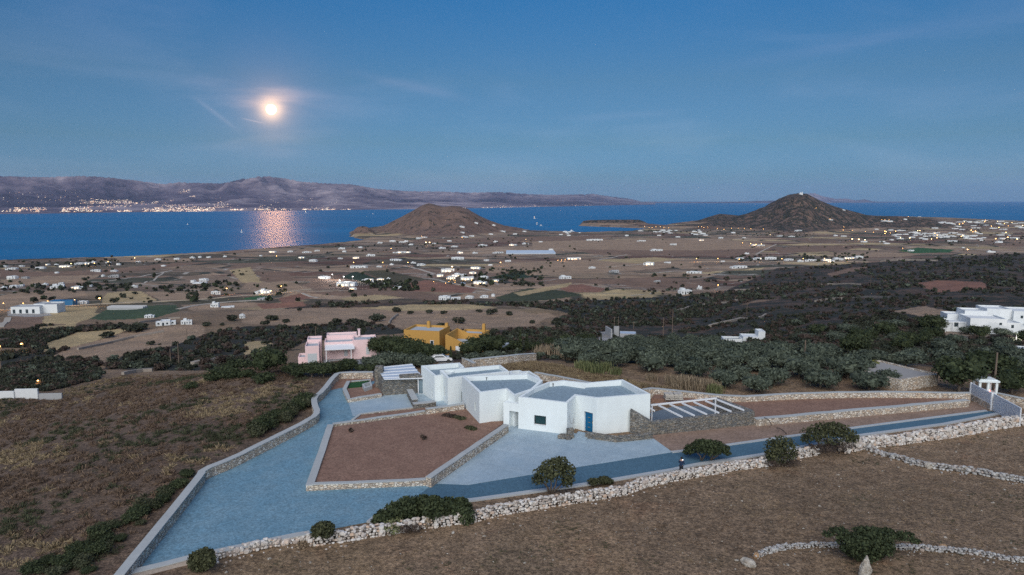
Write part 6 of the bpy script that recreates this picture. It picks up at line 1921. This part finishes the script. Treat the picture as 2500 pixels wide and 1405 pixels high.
for px, w in [([(215, 690), (300, 682), (360, 672), (420, 661)], 4), ([(330, 697), (360, 690), (400, 665)], 2.5), ([(0, 757), (60, 753), (120, 750), (180, 747), (255, 743), (340, 739), (420, 735), (500, 731), (600, 723), (700, 714), (760, 707)], 4.5), ([(435, 755), (480, 746), (520, 741), (600, 736), (640, 733)], 4),
              ([(725, 713), (745, 720), (775, 728)], 3), ([(1460, 636), (1500, 628), (1530, 622)], 4), ([(1846, 622), (1870, 608), (1895, 597)], 4), ([(1480, 652), (1540, 648), (1570, 645)], 4), ([(1700, 641), (1800, 638), (1900, 640), (2000, 642), (2120, 640)], 7), ([(985, 650), (1030, 660), (1060, 668)], 5),
              ([(1050, 682), (1100, 692), (1150, 702), (1200, 710)], 3.5), ([(0, 800), (8, 790), (20, 776)], 3.5), ([(2300, 600), (2400, 612), (2500, 618)], 5), ([(1580, 668), (1640, 662), (1690, 664)], 4)]:
    tag(track('track', px, w, M_LITROAD if px[0][1] in (757, 641) else M_TRACK), kind='structure')
for px, h, lb in [([(340, 790), (400, 780), (440, 778)], .8, 'pale field wall at the head of the brown slope'), ([(190, 855), (300, 830), (400, 812)], .8, 'long pale field wall crossing the brown slope at left'), ([(1650, 762), (1700, 748), (1760, 742), (1800, 735)], 1.1, 'winding pale dry stone wall climbing the dark scrub'), ([(1990, 738), (2060, 730), (2130, 727), (2180, 730)], 1.1, 'curved pale field wall on the right scrub slope'), ([(1780, 712), (1850, 706), (1900, 700)], 1.0, 'short pale wall at the top of the dark scrub'),
                  ([(1730, 800), (1800, 785), (1870, 770)], .9, 'faint stone wall in the scrub right of the poles'), ([(950, 792), (962, 776), (972, 770)], .9, 'crumbling wall running up the straw field'), ([(470, 893), (520, 884), (545, 878)], 1.0, 'heap of white rubble wall on the brow of the heath'), ([(300, 917), (340, 909), (372, 908)], .8, 'pale rock wall at the edge of the heath'), ([(1950, 697), (2020, 694), (2100, 696)], 1.0, 'thin pale wall crossing the upper right scrub'), ([(2150, 640), (2200, 636), (2290, 638)], 2.0, 'long grey ruined terrace wall right of the village row')]:
    tag(track('field_wall', px, .8 if px[0][0] != 470 else 1.6, M_RUBBLE, .1, h), lb, 'wall')

# ================================================================== POLES, LAMPS, BOATS, CARS, PERSON
def pole(px, py, top, label, cross=False, lean=0.0, group=None):
    g = ground(px, py)
    h = (at_y(px, top, g[1])[2] - g[2])
    root = thing('utility_pole', label, 'pole', g, group)
    m = MB(); m.tube([(0, 0, -.5), (lean, 0, h)], [.15, .10], 7); m.build('shaft', M_WOOD, root)
    if cross:
        m = MB(); m.box(lean * .95, 0, h - .55, 1.9, .12, .12); m.build('crossarm', M_WOOD, root)
        m = MB()
        for dx in (-.8, 0.35, .8): m.tube([(lean + dx, 0, h - .43), (lean + dx, 0, h - .2)], .05, 5)
        m.build('insulator', M_DARKMETAL, root)
for a in [(437, 892, 838, 'wooden pole standing before the dark scrub on the left'), (417, 888, 852, 'thin pole left behind the taller pole in the dark scrub'), (1619, 826, 775, 'shorter left one of two tall bare poles in the olives'), (1641, 826, 759, 'taller right one of two tall bare poles in the olives'), (1964, 884, 831, 'wooden pole rising from the right part of the olive grove'), (2426, 962, 861, 'slightly leaning pole behind the white shrine'),
          (771, 830, 797, 'thin pole above the pink house'), (1345, 792, 774, 'small pole left of centre on the scrub edge', True), (1427, 789, 773, 'small bare pole above the garden trees'), (1547, 803, 786, 'small pole with crossarm behind the grey shed', True), (1823, 774, 742, 'pole with crossarm on the middle scrub slope', True), (1422, 722, 705, 'far pole with crossarm at the dark green field', True), (1118, 806, 776, 'pole with crossarm right behind the ochre house', True), (2125, 703, 672, 'thin pole on the upper right scrub'), (2070, 845, 828, 'grey pole in the right scrub', False), (456, 825, 803, 'thin pole on the brown slope')]:
    pole(*a[:4], cross=len(a) > 4 and a[4])
M_SOD = emit('sodium_lamp', (1.0, .50, .13), 14, False)
M_WARM = emit('warm_lamp', (1.0, .68, .30), 14, False)
M_COOL = emit('floodlight', (1.0, .93, .90), 40, False)
PL = {}
def lamp_mesh(r, mat, h):
    a = MB(); a.tube([(0, 0, -.5), (0, 0, h)], [.12, .08], 6); a.box(0, -.5, h - .05, .16, 1.1, .1)
    b = MB(); b.ball((0, -.9, h - .25), r, (1, 1, .6), 0, 8, 5)
    return a.mesh('shaft', M_DARKMETAL), b.mesh('lamp_head', mat, True)
LK = {}
def lamp(px, py, kind, r, label, group=None, h=6.0):
    r *= 1.25
    key = (kind.name, round(r, 2), h)
    if key not in LK: LK[key] = lamp_mesh(r, kind, h)
    g = ground(px, py)
    if g is None: return
    root = thing('street_lamp', label, 'lamp', g, group)
    put('shaft', LK[key][0], root)
    hd = put('lamp_head', LK[key][1], root)
    if group is None or 'road' in group or 'path' in group:                      # the light this lamp throws round itself
        lk = (kind.name, h)
        if lk not in PL:
            ld = bpy.data.lights.new('lamp_light', 'POINT')
            ld.color = {'sodium_lamp': (1, .52, .18), 'warm_lamp': (1, .72, .40), 'floodlight': (1, .92, .88)}[kind.name]
            ld.energy = {'sodium_lamp': 26, 'warm_lamp': 60, 'floodlight': 420}[kind.name] * h * h
            ld.shadow_soft_size = .3
            PL[lk] = ld
        lo = link(bpy.data.objects.new('lamp_light', PL[lk])); lo.parent = root; lo.location = (0, -.9, h - .75 if h > 1 else h)
for a in [(100, 946, M_SOD, .16, 'orange garden lamp glowing under the bush at the left edge', None, 2.2), (58, 861, M_SOD, .30, 'orange lamp above the dark trees at the left edge', None, 4.0), (4, 868, M_SOD, .34, 'orange lamp half cut off by the left edge', None, 4.0),
          (555, 720, M_SOD, .42, 'orange lamp right of the white two storey house'), (640, 719, M_WARM, .6, 'white lamp in front of the floodlit house on the left', None, 3.5), (662, 719, M_WARM, .45, 'second lamp right beside the floodlit house on the left', None, 3.5), (688, 714, M_SOD, .4, 'orange lamp on the road right of the floodlit house', None),
          (246, 747, M_SOD, .55, 'yellow lamp at the crossing by the blue sheds'), (232, 652, M_SOD, .5, 'orange lamp among the shore houses at far left', None), (175, 653, M_WARM, .5, 'warm lamp in front of the shore houses at left'), (330, 638, M_WARM, .6, 'single warm lamp on the left shore'), (676, 633, M_SOD, .5, 'pair lamp near the shore right of the moon glitter'), (265, 648, M_SOD, .45, 'orange lamp at the shore hut'),
          (812, 684, M_COOL, .45, 'left floodlight of the glaring white yard', None, 7.0), (840, 690, M_COOL, .62, 'middle floodlight of the glaring white yard', None, 7.0), (862, 690, M_COOL, .55, 'right floodlight of the glaring white yard', None, 7.0), (830, 698, M_COOL, .5, 'near floodlight of the glaring white yard', None, 6.0), (905, 690, M_WARM, .5, 'warm lamp at the long house beside the yard', None, 3.5),
          (1040, 601, M_WARM, 1.15, 'left of the two strong yellow lamps on the middle plain', None, 9.0), (1049, 601, M_WARM, 1.15, 'right of the two strong yellow lamps on the middle plain', None, 9.0), (955, 614, M_SOD, .55, 'orange lamp above the pinkish hotel'), (1104, 663, M_WARM, .8, 'bright lamp on the estate house by the vineyard', None, 7.0), (1099, 672, M_WARM, .55, 'second bright lamp on the estate house by the vineyard', None, 5.0),
          (864, 650, M_SOD, .5, 'orange lamp above the long white house group'), (935, 650, M_SOD, .45, 'orange lamp right of the long white house group'), (996, 650, M_SOD, .55, 'orange lamp on the road left of the estate'), (1222, 650, M_SOD, .6, 'orange lamp above the vineyard'), (1128, 585, M_SOD, .6, 'orange lamp at the foot of the twin hill'), (1030, 582, M_SOD, .5, 'lamp at the left foot of the twin hill'), (1284, 590, M_WARM, .5, 'lamp right of the twin hill foot'),
          (1832, 601, M_SOD, .7, 'left lamp of the glowing farm below the pointed hill'), (1845, 603, M_SOD, .8, 'middle lamp of the glowing farm below the pointed hill'), (1858, 602, M_WARM, .7, 'right lamp of the glowing farm below the pointed hill'), (1812, 599, M_SOD, .55, 'outer left lamp of the glowing farm below the pointed hill'),
          (2080, 589, M_WARM, 1.3, 'left of three glaring lamps below the white town'), (2096, 590, M_WARM, 1.3, 'middle of three glaring lamps below the white town'), (2111, 591, M_WARM, 1.15, 'right of three glaring lamps below the white town'), (2361, 616, M_SOD, .9, 'strong orange lamp on the fields below the white town'), (2203, 613, M_SOD, .5, 'lamp at the green field below the white town'), (1752, 711, M_SOD, .3, 'tiny orange lamp in the dark scrub'), (2480, 838, M_COOL, .06, 'tiny white lamp at the right edge in the scrub', None, 2.0), (1880, 578, M_WARM, .5, 'lamp at the foot of the pointed hill')]:
    lamp(*a)
for x in (1573, 1584, 1592, 1601, 1612, 1621, 1632, 1705, 1712, 1718, 1727, 1751, 1767, 1785, 1802, 1817, 1833, 1863):
    lamp(x, 559 + R.uniform(-2, 2) + (3 if x > 1740 else 0), M_SOD, .62, 'orange street lamp on the shore road before the pointed hill', 'shore road lamps')
for i in range(7): lamp(1362 + i * 9, 639 - i * .6 - (i == 6) * 0, M_SOD, .36, 'orange path lamp of the white house group right of the greenhouse', 'path lamps', 2.5)
for i in range(8): lamp(1700 + i * 52, 641 + R.uniform(-1.5, 1), M_SOD, .5, 'street lamp on the lit village road at right', 'village road lamps')
for i in range(34):
    if i < 22: px, py = R.uniform(2140, 2490), R.uniform(566, 592)
    else: px, py = R.uniform(2260, 2500), R.uniform(540, 560)
    lamp(px, py, M_SOD if i % 3 else M_WARM, R.choice([.8, 1.0, 1.25]), 'yellow street lamp in the white town at right', 'street lamps of the white town')
for i in range(16): lamp(R.uniform(1050, 1260), R.uniform(684, 696), M_SOD, .22, 'small amber garden lamp of the estate by the vineyard', 'garden lamps of the estate', 2.0)
for px, py in ((2152, 540), (2160, 541), (2170, 541), (2217, 533), (2232, 529), (2026, 539), (2060, 558), (2058, 566), (2080, 567), (2112, 570), (2132, 572), (2173, 573), (1992, 512)):
    lamp(px, py, M_SOD, .6, 'orange lamp on the low land right of the pointed hill', 'lamps right of the pointed hill')
for px, py in ((60, 757), (0 + 12, 757), (120, 751), (185, 747)): lamp(px, py, M_SOD, .22, 'small sodium lamp along the lit road at far left', 'lamps of the lit road at far left', 5.0)
# ---- lights of the far shore: uncountable points of street and window light
X, Y, Z = NXA
lg = np.array([0.0])
rl = np.random.default_rng(3)
LV, LQ, LM = [], [], []
tcol = X[0] / Y[0]
def far_light(px, py, s, mi):
    t_, sl_ = tan_az(px, py), slope(py)
    c = int(np.argmin(np.abs(tcol - t_)))
    run = np.maximum.accumulate((Z[:, c] - CAMZ) / Y[:, c])
    i = int(np.searchsorted(run, sl_))
    if i >= len(run): return
    y = Y[i, c]; x = t_ * y; z = Z[i, c] + 3
    b = len(LV) * 8
    LV.append([(x + dx * s, y - 30 + dy * s, z + dz * s * .8) for dz in (0, 1) for dx, dy in ((-1, -1), (1, -1), (1, 1), (-1, 1))])
    LQ.extend([[b + q for q in f] for f in ((0, 1, 5, 4), (1, 2, 6, 5), (2, 3, 7, 6), (3, 0, 4, 7), (4, 5, 6, 7))]); LM.extend([mi] * 5)
def band(n, x0, x1, y0, y1, p=1.0, s=(1.3, 2.8)):
    for _ in range(n):
        k = rl.random() ** p
        px = x0 + (x1 - x0) * rl.random(); py = y1 + (y0 - y1) * k
        # lights gather in villages
        if vnoise(np.array([px / 34.]), np.array([py / 7.]), 9)[0] + .55 * vnoise(np.array([px / 9.]), np.array([py / 3.]), 4)[0] < -.22 + .25 * k: continue
        far_light(px, py, rl.uniform(*s) * (1 if rl.random() < .9 else 1.5), int(rl.choice([0, 0, 1, 1, 2])))
band(420, 40, 200, 508, 519, 1.3); band(900, 200, 500, 490, 518, 1.2); band(560, 380, 560, 494, 517, 1.4); band(420, 220, 420, 490, 498); band(340, 520, 850, 506, 514.5, 2.2)
band(200, 520, 830, 484, 512); band(90, 437, 466, 465, 473); band(60, 466, 480, 480, 482); band(260, 1080, 1320, 503, 509.5, 1.5); band(90, 1300, 1450, 500, 505.5, 1.5); band(60, 0, 200, 470, 500); band(30, 390, 402, 450, 452)
band(200, 0, 520, 512.5, 518.5, 1.2, (2., 3.6)); band(200, 480, 860, 511.5, 514.5, 1.0, (2., 4))
if LV:
    ml = [emit('far_warm_light', (1, .60, .28), 1.9, False), emit('far_white_light', (1, .80, .55), 2.0, False), emit('far_orange_light', (1, .42, .14), 1.8, False)]
    o = put('town_lights', mesh_np('town_lights', np.array(LV).reshape(-1, 3), np.array(LQ), ml, False, np.array(LM)))
    tag(o, 'countless warm town lights along the foot of the far mountains', None, None, 'stuff')
# ---- boats
def boat(px, py, L, label, lit):
    x, y = at_z(px, py, 0)
    root = thing('motor_boat', label, 'boat', (x, y, 0)); root.rotation_euler = (0, 0, R.uniform(-.6, .6)); 
    m = MB(); s = L / 10
    st = [(-5, 1.2), (-2, 1.7), (2, 1.6), (4, .9), (5.2, .05)]
    V, Fc = [], []
    for a, b in st: V += [(a * s, -b * s, 1.3 * s), (a * s, -b * s * .6, -.3 * s), (a * s, b * s * .6, -.3 * s), (a * s, b * s, 1.3 * s)]
    for i in range(4):
        for k in range(4): Fc.append((i * 4 + k, i * 4 + (k + 1) % 4, i * 4 + 4 + (k + 1) % 4, i * 4 + 4 + k))
    Fc += [(3, 2, 1, 0), (16, 17, 18, 19)]
    m.add(V, Fc); m.build('hull', M_WHT, root)
    m = MB(); m.box(-.5 * s, 0, 1.3 * s, 4 * s, 2.2 * s, 1.5 * s); m.box(-.8 * s, 0, 2.8 * s, 2.4 * s, 1.8 * s, 1.0 * s); m.build('cabin', M_WHT, root)
    m = MB(); m.tube([(-.5 * s, 0, 3.8 * s), (-.5 * s, 0, 7 * s)], .06 * s, 5); m.build('mast', M_DARKMETAL, root)
    if lit:
        m = MB(); m.ball((-.5 * s, 0, 7.0 * s), lit, (1, 1, 1)); m.build('lamp', M_WARM, root)
for a in [(590, 568, 12, 'small lit boat on the water left of the moon glitter', .5), (747, 521, 22, 'bright lit boat near the far shore right of the glitter', 1.4), (1305, 534, 16, 'upper lit boat in the bay right of the twin hill', .9), (1311, 548, 12, 'middle boat in the bay right of the twin hill', .5), (1321, 552, 12, 'lower boat in the bay right of the twin hill', .4), (1396, 566, 18, 'white boat anchored off the beach of the bay', 0), (458, 549, 10, 'tiny boat far left on the open water', .3), (910, 523, 14, 'faint boat off the far shore left of the twin hill', 0)]: boat(*a)
# ---- cars
def car(px, py, rz, body, label, s=1.0):
    g = ground(px, py)
    root = thing('parked_car', label, 'car', g); root.rotation_euler = (0, 0, rz); root.scale = (s, s, s)
    prof = [(-2.0, .35), (-2.05, .8), (-1.9, 1.0), (-1.3, 1.42), (.3, 1.45), (1.0, 1.0), (1.9, .85), (2.05, .6), (2.0, .35)]
    m = MB(); n = len(prof)
    V = [(a, -.82 * (1 if z < 1.1 else .8), z) for a, z in prof] + [(a, .82 * (1 if z < 1.1 else .8), z) for a, z in prof]
    m.add(V, [tuple(range(n)), tuple(range(2 * n - 1, n - 1, -1))] + [(i, i + n, (i + 1) % n + n, (i + 1) % n) for i in range(n)])
    m.build('body', plain('car_paint', body, .3, .04, 2, 0, spec=.5), root)
    for sd in (-1, 1):
        m = MB(); w = [(-1.35, 1.02), (-1.1, 1.34), (.2, 1.36), (.75, 1.02)]
        V = [(a, sd * (.835 - (z - 1.02) * .42), z) for a, z in w]
        V2 = [(a, sd * (.80 - (z - 1.02) * .42), z) for a, z in w]
        m.add(V + V2, [(0, 1, 2, 3), (7, 6, 5, 4), (0, 4, 5, 1), (1, 5, 6, 2), (2, 6, 7, 3), (3, 7, 4, 0)]); m.build('side_window', M_DGL, root)
    m = MB(); m.add([(.36, -.6, 1.43), (.36, .6, 1.43), (1.0, .68, 1.03), (1.0, -.68, 1.03)], [(0, 1, 2, 3)]); m.v = [(a + .02, b, c + .015) for a, b, c in m.v]; m.build('windscreen', M_DGL, root)
    for a in (-1.25, 1.3):
        for sd in (-1, 1):
            m = MB(); m.tube([(a, sd * .62, .33), (a, sd * .86, .33)], .33, 12); m.build('wheel', M_DARKMETAL, root)
car(1077, 884, .2, (.72, .73, .74), 'small white car parked behind the rear of the white house', .82)
car(1641, 838, .5, (.5, .5, .49), 'pale pickup car among the olives right of the gravel road')
car(2325, 806, .1, (.05, .20, .42), 'blue car parked by the rambling white house')
car(1131, 694, .1, (.25, .34, .5), 'pale blue car on the lane of the lit estate', 1.3)
# ---- the person on the road
yp = (96.74 - CAMZ) / slope(1117.5); xp = tan_az(1664, 1117.5) * yp; zp = G + .036
PR = thing('person', 'person in dark blue clothes standing on the road holding up a glowing phone', 'person', (xp, yp, zp)); PR.rotation_euler = (0, 0, math.radians(-35))
def skinmesh(name, verts, edges, rad, mat, parent, sub=2, root=0):
    me = bpy.data.meshes.new(name); me.from_pydata(verts, edges, [])
    o = put(name, me, parent)
    me.materials.append(mat)
    md = o.modifiers.new('skin', 'SKIN')
    sv = me.skin_vertices[0].data
    for i, r_ in enumerate(rad):
        sv[i].radius = (r_, r_) if not isinstance(r_, tuple) else r_
        sv[i].use_root = (i == root)
    s_ = o.modifiers.new('sub', 'SUBSURF'); s_.levels = sub; s_.render_levels = sub
    for p_ in me.polygons: p_.use_smooth = True
    return o
M_SKIN = plain('skin', (.42, .26, .19), .6, .06, 8)
M_NAVY = plain('dark_blue_cloth', (.020, .035, .075), .9, .15, 6)
M_TROU = plain('dark_trousers', (.022, .024, .03), .9, .15, 6)
M_HAIR = plain('dark_brown_hair', (.018, .013, .010), .7, .2, 14)
BV = [(0, 0, .93), (0, 0, 1.10), (0, -.01, 1.30), (0, -.01, 1.42), (0, .0, 1.49), (0, .02, 1.56), (0, .025, 1.66),
      (-.09, 0, .88), (-.10, .02, .50), (-.11, -.02, .09), (-.12, .12, .04), (.09, 0, .88), (.11, .05, .50), (.12, -.01, .09), (.13, .13, .04),
      (-.18, 0, 1.40), (-.25, .03, 1.16), (-.15, .26, 1.20), (-.12, .33, 1.24), (.18, 0, 1.40), (.26, .02, 1.15), (.14, .24, 1.18), (.09, .33, 1.24)]
BE = [(0, 1), (1, 2), (2, 3), (3, 4), (4, 5), (5, 6), (0, 7), (7, 8), (8, 9), (9, 10), (0, 11), (11, 12), (12, 13), (13, 14), (3, 15), (15, 16), (16, 17), (17, 18), (3, 19), (19, 20), (20, 21), (21, 22)]
BR = [(.145, .11), (.135, .10), (.155, .11), (.12, .09), .055, .075, .085, .085, .062, .045, .035, .085, .062, .045, .035, .065, .046, .036, .026, .065, .046, .036, .026]
skinmesh('body', BV, BE, BR, M_SKIN, PR)
skinmesh('jacket', [(0, 0, .84), BV[1], BV[2], BV[3], BV[15], BV[16], BV[17], BV[19], BV[20], BV[21]], [(0, 1), (1, 2), (2, 3), (3, 4), (4, 5), (5, 6), (3, 7), (7, 8), (8, 9)], [(.17, .135), (.16, .125), (.18, .135), (.13, .105), .082, .062, .048, .082, .062, .048], M_NAVY, PR)
skinmesh('trousers', [BV[0], BV[7], BV[8], BV[9], BV[11], BV[12], BV[13]], [(0, 1), (1, 2), (2, 3), (0, 4), (4, 5), (5, 6)], [(.16, .125), .10, .08, .065, .10, .08, .065], M_TROU, PR)
m = MB(); m.ball((0, .005, 1.665), .112, (.92, 1.0, 1.05), 0, 14, 9); m.build('hair', M_HAIR, PR, smooth=True)
m = MB(); m.ball((0, .115, 1.63), .018, (.8, 1, 1.3)); m.build('nose', M_SKIN, PR)
for sd, b in ((-1, BV[18]), (1, BV[22])):
    for k in range(5):
        a0 = (b[0] - sd * .005 + (k - 2) * .012 * sd, b[1] + .02, b[2] + .01); ln = (.035, .05, .055, .05, .04)[k]
        skinmesh('finger', [a0, (a0[0] + .005 * -sd, a0[1] + ln * .6, a0[2] + .03), (a0[0] - sd * .012, a0[1] + ln * .7, a0[2] + .03 + ln)], [(0, 1), (1, 2)], [.010, .009, .007], M_SKIN, PR, 1)
PH = tag(MB().box(0, 0, 0, .085, .012, .165).build('phone', M_DARKMETAL), 'glowing phone in the hands of the person on the road', 'phone')
c_, s_ = math.cos(PR.rotation_euler.z), math.sin(PR.rotation_euler.z)
PH.location = (xp + (-.02) * c_ - .40 * s_, yp + (-.02) * s_ + .40 * c_, zp + 1.25); PH.rotation_euler = (math.radians(20), 0, PR.rotation_euler.z)
for dy in (-1, 1):
    m = MB(); m.box(0, dy * .0085, .008, .075, .004, .149)
    m.build('screen', emit('phone_screen', (.92, .96, 1.0), 9 if dy > 0 else 8), PH)

# ================================================================== MOON AND HAZE
MD = 56000.0
t = NT('moon_light')
t.b.inputs['Base Color'].default_value = (.5, .45, .4, 1)
t.b.inputs['Emission Color'].default_value = (1.0, .48, .20, 1)
t.b.inputs['Emission Strength'].default_value = 520.0
me = MB(); me.ball((0, 0, 0), MD * math.tan(math.radians(.37)), (1, 1, 1), 0, 32, 16)
mo = me.build('moon', t.m, None, Vector((0, 0, CAMZ)) + MOON * MD, smooth=True)
tag(mo, 'glaring full moon low in the dusk sky over the strait', 'moon')
t = NT('evening_haze')
t.t.nodes.remove(t.b)
pv = t.n('ShaderNodeVolumePrincipled')
pv.inputs['Color'].default_value = (.70, .82, 1.0, 1)
pv.inputs['Density'].default_value = 1.9e-5
pv.inputs['Anisotropy'].default_value = .2
t.l(pv.outputs[0], t.out.inputs['Volume'])
hz = MB(); hz.box(0, 20500, -14, 150000, 49000, 1000)
o = hz.build('haze', t.m)
tag(o, 'thin bluish evening haze over sea and land', None, None, 'stuff')
